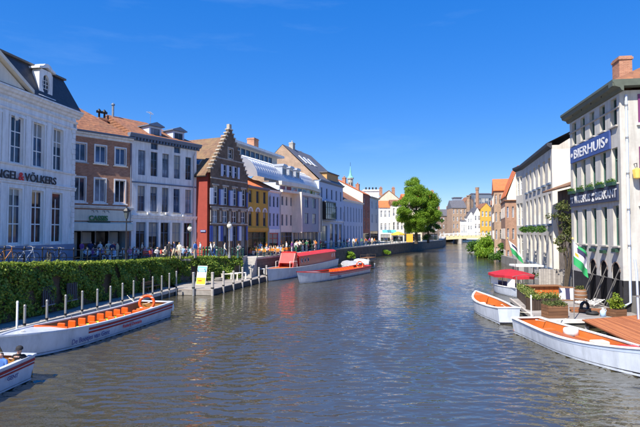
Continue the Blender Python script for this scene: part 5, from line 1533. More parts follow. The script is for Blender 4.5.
# hedge-top railing with posts in front of the cafe terraces
def railing(name, pts, label, posts=14, h=1.0, m=TEAL, n_rails=2, pr=.045, zoff=0.0):
    o = Vector((pts[0][0], pts[0][1], 0)); r = empty(name, (o.x, o.y, 0), 0, label, 'railing')
    cum = [0]
    for a, b in zip(pts[:-1], pts[1:]): cum.append(cum[-1] + math.hypot(b[0]-a[0], b[1]-a[1]))
    def at(s):
        for i in range(len(pts)-1):
            if s <= cum[i+1]+1e-6:
                t = (s-cum[i])/(cum[i+1]-cum[i]); return Vector(pts[i]).lerp(Vector(pts[i+1]), t) - o
    pm = MB().tube([(0,0,-.1),(0,0,h)], pr, 6).lathe([(pr*1.5,0),(pr*1.2,.1),(0,.14)], 6, (0,0,h)).mesh('post', m)
    for i in range(posts): link('post', pm, r, at(cum[-1]*i/(posts-1)))
    for q in range(n_rails):
        z = h*(1-q*.48)-.03; MB().tube([tuple(at(c*.9999)+Vector((0,0,z))) for c in cum], pr*.6, 5).build('rail', m, r)
    return r
inner = [(x-.55, y+.15, z) for x, y, z in QL]
railing('street_railing', [(-19.5,17.5,3.7),(-18.0,26,3.6),(-16.1,37,3.05),(-14.2,47.8,2.85)], 'dark railing behind the ivy where the bicycles lean', 22, 1.05, BLACK)
railing('street_railing', [(-14.1,48.1,2.85),(-8.9,53.0,2.62),(-8.8,56.2,2.5)], 'dark green railing above the sunlit ivy', 9, 1.0, TEAL)
railing('quay_railing', [(-7.2,56.5,2.5),(-5.6,62.6,2.45),(2.5,85.1,2.5),(10.8,105.2,2.5),(42.6,172,2.6)], 'long green railing on the quay edge above the moored boats', 60, 1.05, TEAL, 3)

# ---- street lamps
def lantern(loc, h, label, globe=False, m=BLACK):
    e = empty('street_lamp', loc, 0, label, 'street lamp')
    MB().lathe([(.16,0),(.16,.25),(.09,.4),(.075,1.1),(.1,1.15),(.055,1.25),(.045,h-.6)], 10).build('pole', m, e)
    if globe:
        MB().lathe([(.05,0),(.22,.12),(.28,.32),(.2,.5),(.05,.58),(0,.58)], 12, (0,0,h-.6)).build('globe', mat('frosted_globe',(0.62,0.60,0.52),.3), e)
        MB().lathe([(.2,0),(.06,.16),(0,.2)], 10, (0,0,h-.02)).build('cap', m, e)
    else:
        MB().lathe([(.12,0),(.24,.55)], 6, (0,0,h-.6), smooth=False).build('lamp_glass', mat('lantern_pane',(0.10,0.12,0.12),.2), e)
        MB().lathe([(.30,0),(.30,.05),(.14,.25),(.05,.3),(.05,.42),(0,.45)], 6, (0,0,h-.05), smooth=False).build('cap', m, e)
        MB().box(-.5,.5,-.02,.02,h-.85,h-.8).build('crossbar', m, e)
    return e
Yl = 38.5; lantern((xat(126.5,Yl), Yl, 2.95), zat(211,Yl)-2.95, 'black lantern street lamp before the cafe awning')
Yl = 51.0; lantern((xat(229.5,Yl), Yl, 2.75), zat(223,Yl)-2.75, 'slim grey lamp post with round globe by the step gable house', True, STEEL)
Yl = 56.0; lantern((xat(190,Yl-3), Yl-3, 2.75), zat(226,Yl-3)-2.75, 'dark green lamp post with globe at the terrace corner', True, DKGREEN)
# green bollards at the terrace corner
for i, x in enumerate((203.5, 206.5, 209.5, 217, 238)):
    Y = 50.2
    e = empty('bollard', (xat(x,Y), Y, 2.8), 0, 'dark green iron bollard at the terrace corner, %s counting from the red wall' % ORD[i], 'bollard', 'green bollards')
    MB().lathe([(.12,0),(.12,.12),(.08,.2),(.07,1.0),(.1,1.05),(.09,1.15),(0,1.2)], 8).build('shaft', TEAL, e)
    MB().lathe([(.085,0),(.085,.08)], 8, (0,0,.8)).build('band', LIME if i < 2 else WHITE, e)

# ---- bicycles leaning on the railing
def bicycle(m):
    e = empty('bicycle', (0,0,0))
    wb = .53
    wheel = MB().torus((0,0,0), .33, .022, 'y', 24, 6, 0)
    for i in range(8):
        t = pi*i/8; wheel.tube([(.33*cos(t),0,.33*sin(t)),(-.33*cos(t),0,-.33*sin(t))], .004, 3, 1, False)
    wme = wheel.mesh('wheel', [RUBBER, STEEL])
    for x in (-wb, wb): link('wheel', wme, e, (x, 0, .35))
    f = MB(); bb = (-.05,0,.3); seat = (-.22,0,.80); head = (.36,0,.82); 
    for a, b in ((bb,seat),(bb,head),(seat,head),(bb,(-wb,0,.35)),(seat,(-wb,0,.35)),(head,(wb,0,.35)),(head,(.33,0,1.0))): f.tube([a,b], .02, 6)
    f.build('frame', m, e)
    MB().tube([(.20,-.28,1.02),(.34,-.2,1.04),(.36,0,1.0),(.34,.2,1.04),(.20,.28,1.02)], .016, 6).build('handlebar', STEEL, e)
    MB().add([(-.36,-.09,.9),(-.36,.09,.9),(-.2,.06,.91),(-.06,.02,.9),(-.06,-.02,.9),(-.2,-.06,.91),(-.3,0,.85),(-.12,0,.85)], [(0,1,2,3,4,5),(0,6,1),(1,6,7,2),(2,7,3),(3,7,4),(4,7,5),(5,7,6,0)]).build('saddle', RUBBER, e)
    MB().tube([(-.22,0,.78),(-.24,0,.9)], .016, 6).build('seat_post', STEEL, e)
    MB().box(-.62,-.3,-.06,.06,.72,.74).build('luggage_rack', BLACK, e)
    MB().lathe([(.09,-.01),(.09,.01)], 12).build('chainring', STEEL, e, (-.05,.03,.3), (pi/2,0,0))
    return e
bmats = [mat('bike_orange',(0.45,0.18,0.03),.4), mat('bike_white',(0.6,0.62,0.66),.4), BLACK, mat('bike_blue',(0.05,0.10,0.25),.4), BLACK, mat('bike_green',(0.03,0.12,0.06),.4)]
blab = ['orange framed bicycle leaning on the railing, nearest the picture edge', 'white framed bicycle leaning on the railing by the pale house', 'black bicycle with upright bars standing by the mansard house corner',
        'dark blue bicycle leaning on the railing near the mansard house corner', 'black bicycle parked among the cafe terrace railing', 'dark green bicycle parked by the step gable house']
for i, (px, Yb, rz) in enumerate(((6, 27.4, 80), (27, 29.2, 70), (48, 31.2, 130), (57, 32.6, 75), (233, 51.5, 15), (222, 52, 170))):
    e = bicycle(bmats[i])
    zg = 3.6 - (Yb-26)*.05 if Yb < 37 else 2.78
    e.location = (xat(px,Yb), Yb, zg+ (.12 if Yb < 37 else 0)); e.rotation_euler = (R(6), 0, R(rz)); tag(e, blab[i], 'bicycle', 'parked bicycles')

# ================================================================== BOATS
def smooth(t): t = max(0, min(1, t)); return t*t*(3-2*t)
class Hull:
    """open launch: +X is the bow, z=0 the waterline"""
    def __init__(s, L, B, fb=.75, bow=1.05, stern=.8, tw=.82, full=2.4, rake=.5, floor=.18, n=22, bowstart=.5, double=False):
        s.L, s.B, s.n, s.floor, s.rake = L, B, n, floor, rake
        s.st = []
        for i in range(n+1):
            t = i/n
            if double: w = max(.03, 1-abs(2*t-1)**full)
            elif t < bowstart: w = tw + (1-tw)*smooth(t/bowstart)
            else: w = max(.02, 1-((t-bowstart)/(1-bowstart))**full)
            w *= B/2
            z = fb + (bow-fb)*max(0, (t-.45)/.55)**2 + (stern-fb)*max(0, (.35-t)/.35)**2
            s.st.append((t, w, z))
    def pt(s, i, f, off=0.0, side=1):
        """point on the outer skin: f=1 gunwale, 0 waterline, -1 keel"""
        t, w, z = s.st[i]
        x = -s.L/2 + s.L*t - s.rake*max(0, t-.6)/.4*(1-max(f, -.6))*.8
        if f >= 0: ww = w*(.84+.16*f**.8); zz = z*f
        else: ww = w*.84*(1+f)**.6; zz = .4*f
        return (x, side*(ww+off), zz)
    def skin(s, name, m, root, f0, f1, k=4, off=0.0, i0=0, i1=None, transom=False):
        i1 = s.n if i1 is None else i1; mb = MB()
        for side in (1, -1):
            vs = [s.pt(i, f0+(f1-f0)*j/k, off, side) for i in range(i0, i1+1) for j in range(k+1)]
            fs = [(a*(k+1)+j, a*(k+1)+j+1, (a+1)*(k+1)+j+1, (a+1)*(k+1)+j) for a in range(i1-i0) for j in range(k)]
            mb.add(vs, fs, 0, True)
        if transom:
            a = [s.pt(0, f0+(f1-f0)*j/k, off, 1) for j in range(k+1)]; b = [s.pt(0, f0+(f1-f0)*j/k, off, -1) for j in range(k+1)]
            mb.add(a+b, [(j, j+1, k+1+j+1, k+1+j) for j in range(k)])
        return mb.build(name, m, root)
    def inside(s, root, wallm, floorm, i0=0, i1=None, wt=.07):
        i1 = s.n if i1 is None else i1
        mb = MB()
        for side in (1, -1):
            vs = []
            for i in range(i0, i1+1):
                t, w, z = s.st[i]; x = -s.L/2+s.L*t; a = max(.005, w-wt)
                vs += [(x, side*a, z-.01), (x-.25*max(0,t-.6)/.4, side*max(.004, a*(.80-.4*max(0,t-.55))), s.floor)]
            mb.add(vs, [(2*a, 2*a+1, 2*a+3, 2*a+2) for a in range(i1-i0)], 0, True)
        t, w, z = s.st[i0]; x = -s.L/2+s.L*t+.03; a = w-wt
        mb.add([(x,a,z-.01),(x,-a,z-.01),(x,-a,s.floor),(x,a,s.floor)], [(0,1,2,3)])
        t, w, z = s.st[i1]; x = -s.L/2+s.L*t-.12; a = max(.01, w-wt)
        mb.add([(x,a,z-.01),(x,-a,z-.01),(x,-a*.5,s.floor+.1),(x,a*.5,s.floor+.1)], [(0,1,2,3)])
        mb.build('inner_lining', wallm, root)
        mb = MB(); vs = []
        for i in range(i0, i1+1):
            t, w, z = s.st[i]; x = -s.L/2+s.L*t; x -= .25*max(0,t-.6)/.4; a = max(.005, w-wt)*(.80-.4*max(0,t-.55)); vs += [(x,a,s.floor),(x,-a,s.floor)]
        mb.add(vs, [(2*a,2*a+1,2*a+3,2*a+2) for a in range(i1-i0)]); mb.build('floor_boards', floorm, root)
    def gunwale(s, root, m, w_in=.1, out=.03, h=.06, name='gunwale', stern=True):
        mb = MB()
        for side in (1, -1):
            vs = []
            for i in range(s.n+1):
                t, w, z = s.st[i]; x = -s.L/2+s.L*t; a = max(.0, w-w_in); b = w+out
                vs += [(x,side*a,z),(x,side*b,z),(x,side*b,z+h),(x,side*a,z+h)]
            mb.add(vs, [(4*i+j, 4*i+(j+1)%4, 4*i+4+(j+1)%4, 4*i+4+j) for i in range(s.n) for j in range(4)])
        t, w, z = s.st[0]
        if stern: mb.box(-s.L/2-out, -s.L/2+w_in, -w-out, w+out, z+.003, z+h+.003)
        mb.build(name, m, root)
    def deck(s, root, m, i0, i1, name='deck', dz=.02, camber=.06):
        mb = MB(); vs = []
        for i in range(i0, i1+1):
            t, w, z = s.st[i]; x = -s.L/2+s.L*t; a = max(.004, w-.05); vs += [(x,a,z+dz),(x,0,z+dz+camber*min(1,a)),(x,-a,z+dz)]
        mb.add(vs, [(3*i+j,3*i+j+1,3*i+4+j,3*i+3+j) for i in range(i1-i0) for j in range(2)], 0, True)
        t, w, z = s.st[i0]; x = -s.L/2+s.L*t
        mb.add([(x,w-.05,z+dz),(x,0,z+dz+camber),(x,-w+.05,z+dz),(x,-w+.05,s.floor),(x,w-.05,s.floor)], [(0,1,2,3,4)]) if False else None
        mb.add([(x,w-.08,z+dz-.01),(x,0,z+dz+camber-.01),(x,-w+.08,z+dz-.01),(x,-w*.5,s.floor+.12),(x,w*.5,s.floor+.12)], [(0,1,2,3,4)])
        mb.build(name, m, root)
def boat_root(name, stern, bow, label, L=None, cat='boat'):
    s, b = Vector((stern[0], stern[1], 0)), Vector((bow[0], bow[1], 0)); c = (s+b)/2; d = b-s
    return empty(name, (c.x, c.y, 0), math.atan2(d.y, d.x), label, cat), d.length
def life_ring(loc, rot, label, R_=.34, m=ORANGE):
    e = empty('life_ring', loc, 0, label, 'life ring'); e.rotation_euler = rot
    MB().torus((0,0,0), R_, .085, 'y', 24, 8).build('ring', m, e)
    for i in range(4): 
        t = pi/4+pi/2*i; MB().torus((R_*cos(t),0,R_*sin(t)), .09, .022, 'x' if abs(cos(t)) < .1 else 'z', 10, 5).build('band', WHITE, e, (0,0,0))
    return e
def seat_row(root, x, y, m1=ORANGE, m2=LIME):
    b = MB().bev(-.035,.035,-.21,.21,.34,.70,.04).build('seat_back', m1, root, (x, y, .22))
    for q in (-.14,.14): MB().box(-.015,.015,-.02,.02,.28,.36).build('seat_bracket', BLACK, root, (x, y+q, .22))
    MB().bev(-.02,.36,-.21,.21,.2,.28,.03).build('seat_cushion', m2, root, (x, y, .22))
    MB().box(.05,.3,-.2,.2,0,.198).build('seat_base', TAN, root, (x, y, .22))

# ---- long tour boat on the left
stc = Vector((-10.65,32.0,0)); bwc = Vector((-13.35,20.3,0)); perp = Vector((-.974,.225,0))
root, L = boat_root('tour_boat', stc, bwc, 'long white tour boat with red stripes and orange seats by the walkway')
h = Hull(L, 2.65, .86, 1.15, .95, .92, 2.4, .8, .18, 24, .60)
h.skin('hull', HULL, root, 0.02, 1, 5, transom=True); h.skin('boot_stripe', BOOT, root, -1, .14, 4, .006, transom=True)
n_ = h.n
h.skin('red_stripe', DEEPRED, root, .80, .93, 1, .016, 0, 16); h.skin('red_stripe', DEEPRED, root, .62, .72, 1, .016, 0, 16); h.skin('pale_stripe', HULLBLUE, root, .735, .785, 1, .014, 0, 16)
h.inside(root, TAN, ORANGEDECK, 0, 18); h.gunwale(root, HULL, .13, .04, .07); h.deck(root, HULL, 18, 24, 'foredeck')
MB().box(-.03,.03,-.92,.92,0,.16).build('coaming', ORANGE, root, (h.L*(18/24-.5)-.02, 0, .9))
for i in range(9):
    x = -L/2 + 2.4 + i*.74
    for y in (-.62, .62): seat_row(root, x, y)
side = 1 if (Matrix.Rotation(root.rotation_euler.z, 3, 'Z') @ Vector((0,1,0))).dot(perp) < 0 else -1
rz_t = pi if side > 0 else 0
t = text('hull_lettering', 'De Bootjes van Gent', .34, LETTERBLUE, root, (0,0,0), (pi/2,0,0), .004, bold=.004, label='dark blue hull letters reading De Bootjes van Gent')
t.rotation_euler = (pi/2+.13, 0, rz_t); t.location = (3.1, side*(1.245), .26); t.rotation_euler.z += -.03*side; t.scale = (.9,1,1)
t = text('hull_lettering', 'Rederij Dewaele', .26, LETTERRED, root, (0,0,0), (pi/2,0,0), .004, bold=.004, label='small red hull letters')
t.rotation_euler = (pi/2+.13, 0, rz_t); t.location = (-.7, side*(1.275), .31)
MB().lathe([(0,0),(.09,.05),(.11,.25),(.09,.45),(0,.5)], 10).build('fender', WHITE, root, (-L/2-.14, side*1.1, .35))
for x in (-4.2,-2.0,.2,2.4):
    MB().tube([(x,-side*1.2,.85),(x,-side*1.2,1.05)], .02, 5).build('cleat', STEEL, root)
MB().bev(-.4,.4,-.8,.8,.19,.62,.03).build('stern_bench', ORANGEDECK, root, (-L/2+.55,0,0))
rp = root.matrix_basis @ Vector((-L/2+1.6, side*.35, 1.12))
life_ring(rp, (R(-12),0,R(12)), 'orange life ring standing at the stern of the long tour boat', .42)

# ---- small boat in the corner with two passengers
st = on(37, 378.5, 0); L = 7.0
d0 = (on(0, 395, 0) - st).normalized(); pr = Vector((d0.y, -d0.x, 0)); pr = pr if pr.x < 0 else -pr
root, L = boat_root('passenger_boat', st + pr*.95 , st + pr*.95 + d0*L, 'white boat with red stripe carrying two passengers at the picture corner')
h2 = Hull(L, 2.2, .85, 1.0, .92, .9, 2.4, .5, .12, 20, .6)
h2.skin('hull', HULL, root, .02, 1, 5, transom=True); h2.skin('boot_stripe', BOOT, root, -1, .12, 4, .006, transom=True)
h2.skin('red_stripe', DEEPRED, root, .80, .92, 1, .016, 0, 17); h2.skin('red_stripe', DEEPRED, root, .68, .75, 1, .016, 0, 17)
h2.inside(root, TAN, ORANGEDECK, 0, 16); h2.gunwale(root, HULL, .12, .04, .07); h2.deck(root, HULL, 16, 20, 'foredeck')
for x in (-2.9, -1.75, -.6): MB().bev(-.22,.22,-.72,.72,.121,.52,.02).build('bench', ORANGEDECK, root, (x,0,0))
side = 1 if (Matrix.Rotation(root.rotation_euler.z, 3, 'Z') @ Vector((0,1,0))).dot(pr) < 0 else -1
t = text('hull_lettering', 'GENT', .2, LETTERBLUE, root, (0,0,0), (pi/2,0,0), .004, bold=.003, label='small dark registration letters')
t.rotation_euler = (pi/2+.12, 0, pi if side > 0 else 0); t.location = (-L/2+1.5, side*1.06, .42)
PBOAT = root; PSIDE = side

# ---- red houseboat
pa = on(279, 281.5, 0); pb = on(338, 266, 0)
dv = (pb-pa).normalized(); pp = Vector((-dv.y, dv.x, 0)); pp = pp if pp.x < 0 else -pp
root, L = boat_root('houseboat', pb + pp*1.3 + dv*.5, pa + pp*1.3 - dv*.3, 'red cabin houseboat with white hull moored by the quay wall')
h3 = Hull(L, 3.0, 1.05, 1.35, 1.1, .85, 2.6, .5, .25, 22, .72)
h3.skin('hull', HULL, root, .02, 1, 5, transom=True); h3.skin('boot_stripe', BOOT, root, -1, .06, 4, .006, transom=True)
h3.gunwale(root, HULL, .2, .04, .06); h3.deck(root, ORANGEDECK, 0, 22, 'deck', .015, .02)
zc = 1.08; x0, x1 = -L*.46, L*.20
mb = MB(); ww = 1.05
mb.prism([(-ww,zc),(ww,zc),(ww*.93,zc+1.25),(ww*.6,zc+1.5),(-ww*.6,zc+1.5),(-ww*.93,zc+1.25)], 'x', x0, x1); mb.build('cabin', REDPAINT, root)
mb = MB(); mb.prism([(-ww*1.08,zc+1.28),(-ww*.62,zc+1.53),(ww*.62,zc+1.53),(ww*1.08,zc+1.28),(ww*1.08,zc+1.34),(ww*.62,zc+1.6),(-ww*.62,zc+1.6),(-ww*1.08,zc+1.34)], 'x', x0-.1, x1+.15); mb.build('cabin_roof', mat('faded_red_roof_paint',(0.58,0.035,0.03),.5,.15), root)
mb = MB(); mb.prism([(-.85,zc),(.85,zc),(.8,zc+1.95),(-.8,zc+1.95)], 'x', x1+.6, x1+.75); mb.build('windscreen_panel', REDPAINT, root)
mb = MB(); mb.prism([(x1+.6,zc),(x1+2.1,zc),(x1+1.9,zc+.6),(x1+1.2,zc+1.75),(x1+.6,zc+1.9)], 'y', -.95, -.85); mb.prism([(x1+.6,zc),(x1+2.1,zc),(x1+1.9,zc+.6),(x1+1.2,zc+1.75),(x1+.6,zc+1.9)], 'y', .85, .95); mb.prism([(x1+1.0,zc+1.7),(x1+1.9,zc+.55),(x1+2.0,zc+.6),(x1+1.1,zc+1.8)], 'y', -.85, .85); mb.build('wheelhouse', REDPAINT, root)
for s in (-1, 1):
    for i in range(3):
        x = x1 - 1.0 - i*1.25
        o = MB().lathe([(0,0),(.3,0),(.3,.05),(.24,.06)], 16).build('porthole', WHITE, root, (x, s*(ww*.955), zc+.72), (-s*(pi/2-.06),0,0))
        MB().lathe([(0,.052),(.22,.052)], 16).build('pane', GLASS[0], o)
    for i in range(2):
        x = x0 + .8 + i*1.2
        MB().bev(-.14,.14,-.02,.02,-.3,.3,.01).build('side_light', WHITE, root, (x, s*(ww*.965), zc+.75), (-s*.05,0,0))
MB().tube([(x1+1.3,-1.2,zc),(x1+1.3,-1.2,zc+.8),(x1+3.0,-.9,zc+.85),(x1+3.0,-.9,zc)], .025, 5).build('grab_rail', WHITE, root)
MB().tube([(x1+1.3,1.2,zc),(x1+1.3,1.2,zc+.8),(x1+3.0,.9,zc+.85),(x1+3.0,.9,zc)], .025, 5).build('grab_rail', WHITE, root)

# ---- tour boat beside the houseboat
pa = on(306, 284.5, 0); pb = on(371, 272.5, 0)
dv = (pb-pa).normalized(); pp = Vector((-dv.y, dv.x, 0)); pp = pp if pp.x < 0 else -pp
root, L = boat_root('tour_boat', pb + pp*1.15, pa + pp*1.15, 'white tour boat with orange seats moored outside the red houseboat')
h4 = Hull(L, 2.7, .80, 1.25, .92, .86, 2.6, .7, .18, 24, .62)
h4.skin('hull', HULL, root, 0.02, 1, 5, transom=True); h4.skin('boot_stripe', BOOT, root, -1, .12, 4, .006, transom=True)
h4.skin('red_stripe', REDPAINT, root, .78, .95, 1, .016, 0, 17); h4.skin('red_stripe', REDPAINT, root, .58, .68, 1, .016, 0, 17)
h4.inside(root, TAN, ORANGEDECK, 0, 18); h4.gunwale(root, REDPAINT, .13, .04, .08); h4.deck(root, HULL, 18, 24, 'foredeck')
for i in range(9):
    for y in (-.62,.62): seat_row(root, -L/2+2.2+i*.75, y, ORANGE, ORANGE)
MB().bev(-.4,.4,-.8,.8,.19,.62,.03).build('stern_bench', ORANGEDECK, root, (-L/2+.55,0,0))
side = 1 if (Matrix.Rotation(root.rotation_euler.z, 3, 'Z') @ Vector((0,1,0))).dot(pp) < 0 else -1
t = text('hull_lettering', 'Gent', .4, LETTERBLUE, root, (0,0,0), (pi/2,0,0), .004, bold=.006, label='small blue hull letters'); t.rotation_euler = (pi/2+.13,0,pi if side > 0 else 0); t.location = (1.6, side*1.32, .2)
rp = root.matrix_basis @ Vector((-L/2+2.0, side*.4, 1.15)); life_ring(rp, (R(-12),0,R(12)), 'orange life ring on the tour boat outside the houseboat', .42)

# ---- two small covered boats behind it
def covered_boat(px, py, L, label, m):
    q = on(px, py, 0); e = empty('covered_boat', (q.x,q.y,0), R(115), label, 'boat')
    hh = Hull(L, 2.0, .6, .9, .65, .8, 2.3, .4, .1, 18, .55)
    hh.skin('hull', HULL, e, .02, 1, 4, transom=True); hh.skin('boot_stripe', BOOT, e, -1, .1, 3, .006, transom=True); hh.gunwale(e, WHITE, .1, .03, .05)
    mb = MB(); vs = []; n = hh.n
    for i in range(n+1):
        t, w, z = hh.st[i]; x = -L/2+L*t; w = max(.02, w-.02); bump = .62*sin(pi*min(1,t*1.05))**.5 if t < .95 else .1
        for j in range(7):
            a = pi*j/6; vs.append((x, w*cos(a), z+.07+bump*sin(a)*(1+.08*sin(t*19))))
    mb.add(vs, [(7*i+j,7*i+j+1,7*i+8+j,7*i+7+j) for i in range(n) for j in range(6)], 0, True); mb.build('tarpaulin', m, e)
    MB().bev(-.25,.25,-.3,.3,.2,1.1,.05).build('outboard_motor', BLACK, e, (-L/2-.25,0,0))
    return e
covered_boat(351, 269.5, 5.5, 'small boat under a grey tarpaulin behind the tour boat', GREYTARP)
covered_boat(362, 267, 5.0, 'small boat under a pale blue tarpaulin farther from the houseboat', mat('pale_blue_tarpaulin',(0.50,0.56,0.66),.6,.1,2.0,bump=.3))
q = on(368, 259.5, 0)
e = empty('moored_raft', (q.x,q.y,0), R(65), 'low wooden raft with a rail moored under the quay wall', 'raft')
for i in range(8): MB().box(-2.0+i*.5,-1.53+i*.5,-1,1,.35,.45).build('plank', WOODBROWN, e)
for y in (-.7,.7): MB().tube([(-2,y,.1),(2,y,.1)], .25, 8).build('float_drum', OLDSTEEL, e)
for x in (-1.9,1.9):
    for y in (-.9,.9): MB().tube([(x,y,.4),(x,y,1.0)], .04, 6).build('post', WOODDARK, e)
    MB().tube([(x,-.9,.97),(x,.9,.97)], .03, 5).build('rail', WOODDARK, e)

# ================================================================== RIGHT BANK BOATS
# ---- open launch in front, bow towards the camera bank
pa = on(516, 336.5, 0); pb = on(634, 373, 0)
dv = (pb-pa).normalized(); pp = Vector((-dv.y, dv.x, 0)); pp = pp if pp.x > 0 else -pp
root, L = boat_root('open_launch', (11.15,26.75), (12.2,18.3), 'pale blue and white open launch with orange inside beside the red deck')
h5 = Hull(L, 2.2, .78, 1.12, .82, .72, 2.0, .45, .14, 24, .5)
h5.skin('hull', HULL, root, .02, 1, 6, transom=True); h5.skin('boot_stripe', BOOT, root, -1, .15, 4, .006, transom=True)
h5.skin('sheer_line', HULLBLUE, root, .84, .93, 1, .012)
h5.inside(root, ORANGEDECK, TAN, 0, 20); h5.gunwale(root, WHITE, .1, .05, .06); h5.deck(root, REDPAINT, 20, 24, 'foredeck')
REDSEAT = wood_mat('red_brown_bench_wood', (0.30,0.07,0.02), (0.45,0.13,0.04), axis=0)
MB().bev(-1.9,1.4,-.24,.24,.42,.52,.02).build('centre_bench', REDSEAT, root, (0,0,.08))
MB().box(-1.7,1.2,-.16,.16,.14,.5).build('bench_base', WOODBROWN, root)
for s in (-1,1): MB().bev(-1.6,1.3,-.14,.14,.40,.46,.01).build('side_bench', ORANGEDECK, root, (-.1,s*.66,.08))
MB().bev(-.2,.2,-.56,.56,.42,.48,.01).build('thwart', ORANGEDECK, root, (-2.6,0,.08))
MB().bev(-.22,.22,-.3,.3,0,.42,.03).build('fuel_box', PALECREAM, root, (1.75,-.15,.5)); MB().bev(-.25,.25,-.25,.25,0,.3,.03).build('orange_crate', ORANGE, root, (1.2,.3,.5))
MB().lathe([(0,0),(.34,0),(.34,.28),(.3,.35),(0,.36)], 14).build('white_tub', WHITE, root, (-1.2,.55,.5))
side = 1 if (Matrix.Rotation(root.rotation_euler.z, 3, 'Z') @ Vector((0,1,0))).dot(pp) < 0 else -1
t = text('hull_lettering', 'ROSANNE', .17, LETTERDARK, root, (0,0,0), (pi/2,0,0), .004, bold=.003, label='small dark boat name near the bow'); t.rotation_euler = (pi/2+.1, 0, (pi if side > 0 else 0)-side*.21); t.location = (.95, side*.99, .72)
MB().tube([(L/2-.5,.0,1.15),(L/2-.1,.0,1.3)], .03, 6).build('mooring_bitt', STEEL, root)
# ---- second launch
pa = on(474, 308.5, 0); pb = on(513, 326, 0)
dv = (pb-pa).normalized(); pp = Vector((-dv.y, dv.x, 0)); pp = pp if pp.x > 0 else -pp
root, L = boat_root('open_launch', (11.15,29.1), (11.35,35.9), 'short white launch with orange inside in front of the red canopy boat')
h6 = Hull(L, 1.85, .85, 1.15, .98, .70, 2.2, .5, .16, 22, .5)
h6.skin('hull', HULL, root, .02, 1, 6, transom=True); h6.skin('boot_stripe', BOOT, root, -1, .15, 4, .006, transom=True)
h6.inside(root, ORANGEDECK, ORANGEDECK, 0, 18); h6.gunwale(root, WHITE, .1, .04, .06); h6.deck(root, ORANGEDECK, 18, 22, 'foredeck')
MB().bev(-1.0,.9,-.22,.22,.16,.6,.02).build('engine_box', WOODBROWN, root); MB().bev(-.18,.18,-.62,.62,.45,.5,.01).build('thwart', ORANGEDECK, root, (1.2,0,.05)); MB().bev(-.18,.18,-.58,.58,.45,.5,.01).build('thwart', ORANGEDECK, root, (-1.7,0,.05))
MB().bev(-.15,.15,-.2,.2,0,.5,.03).build('steering_box', WHITE, root, (.2,.5,.3))
# ---- canopy boat
q = on(507, 296.5, 0)
root = empty('canopy_boat', (q.x+1.0, q.y+1.9, 0), R(98), 'white boat with a red cloth canopy on posts', 'boat')
L = 6.4; h7 = Hull(L, 2.2, .75, .95, .8, .75, 2.2, .4, .16, 20, .5)
h7.skin('hull', HULL, root, .02, 1, 5, transom=True); h7.skin('boot_stripe', BOOT, root, -1, .1, 4, .006, transom=True); h7.inside(root, HULLBLUE, TAN, 0, 17); h7.gunwale(root, WHITE, .1, .04, .06); h7.deck(root, HULL, 17, 20, 'foredeck')
for x in (-2.6,-.3,2.0):
    for y in (-.95,.95): MB().tube([(x,y,.75),(x,y,1.75)], .03, 6).build('canopy_post', STEEL, root)
for x in (-1.6,.6): MB().bev(-.2,.2,-.85,.85,.16,.55,.02).build('bench', HULLBLUE, root, (x,0,0))
def canopy(name, root, a, b, rise, z, m, nseg=8, loc=(0,0,0)):
    """tented cloth with ribs and a hanging scalloped edge"""
    mb = MB(); n = nseg; top = (0,0,z+rise); rim = []; mid = []; low = []
    for i in range(n*2):
        t = 2*pi*i/(n*2); sag = 0 if i % 2 == 0 else .07; x, y = a*cos(t), b*sin(t); k = 1-(.06 if i % 2 else 0)
        rim.append((x*k,y*k,z-sag)); mid.append((x*.5,y*.5,z+rise*.62-sag*.6)); low.append((x*k,y*k,z-.2-sag*1.2))
    N = n*2; vs = [top]+mid+rim+low
    fs = [(0,1+i,1+(i+1)%N) for i in range(N)] + [(1+i,1+N+i,1+N+(i+1)%N,1+(i+1)%N) for i in range(N)] + [(1+N+i,1+2*N+i,1+2*N+(i+1)%N,1+N+(i+1)%N) for i in range(N)]
    mb.add(vs, fs); return mb.build(name, m, root, loc)
canopy('canopy', root, 2.9, 1.6, .42, 1.78, REDCLOTH, 6)
for i in range(3): MB().tube([(-2.2+2.2*i,-1.1,1.74),(-2.2+2.2*i,0,1.9),(-2.2+2.2*i,1.1,1.74)], .02, 5).build('canopy_rib', STEEL, root)
for x in (-1.8,1.0): MB().box(-.6,.6,-.01,.01,0,.7).build('side_curtain', WHITECLOTH, root, (x,1.0,.8))

# ================================================================== RIGHT BANK TERRACE
# ---- grey floating terrace
A = on(537, 319.8, .6); B = on(510, 298.5, .6); Cc = on(582, 319.3, .6)
root = empty('floating_terrace', (A.x, A.y, 0), 0, 'grey floating terrace with pale edge beam below the beer house', 'terrace')
Dp = Vector((18.6, 28.2, 0)); E = Vector((20.0, 36.4, 0))
pts = [(0,0),(Cc.x-A.x, Cc.y-A.y),(Dp.x-A.x, Dp.y-A.y),(E.x-A.x,E.y-A.y),(B.x-A.x,B.y-A.y)]
n = 26
for i in range(n):
    t0, t1 = i/n, (i+1)/n; g = .006
    def LR(t):
        l = Vector((0,0)).lerp(Vector(pts[4]), t); r_ = Vector(pts[2]).lerp(Vector(pts[3]), t) if t > .0 else Vector(pts[2]); return l, r_
    l0, r0 = LR(t0+g/2); l1, r1 = LR(t1-g/2)
    MB().prism([tuple(l0),tuple(r0),tuple(r1),tuple(l1)], 'z', .52, .6).build('plank', WOODGREY, root)
def beam(a, b, z0, z1, w, m, name='edge_beam'):
    a, b = Vector(a), Vector(b); d = (b-a).normalized(); nr = Vector((d.y,-d.x))
    q = [a+nr*w, b+nr*w, b-nr*.02, a-nr*.02]; MB().prism([tuple(p) for p in q], 'z', z0, z1).build(name, m, root)
PALEBEAM = mat('pale_edge_beam', (0.62,0.60,0.56), .7, .12)
beam((0,0), pts[1], .46, .66, .14, PALEBEAM); beam(pts[4], (0,0), .46, .66, .12, mat('grey_edge_beam',(0.42,0.38,0.33),.8,.15))
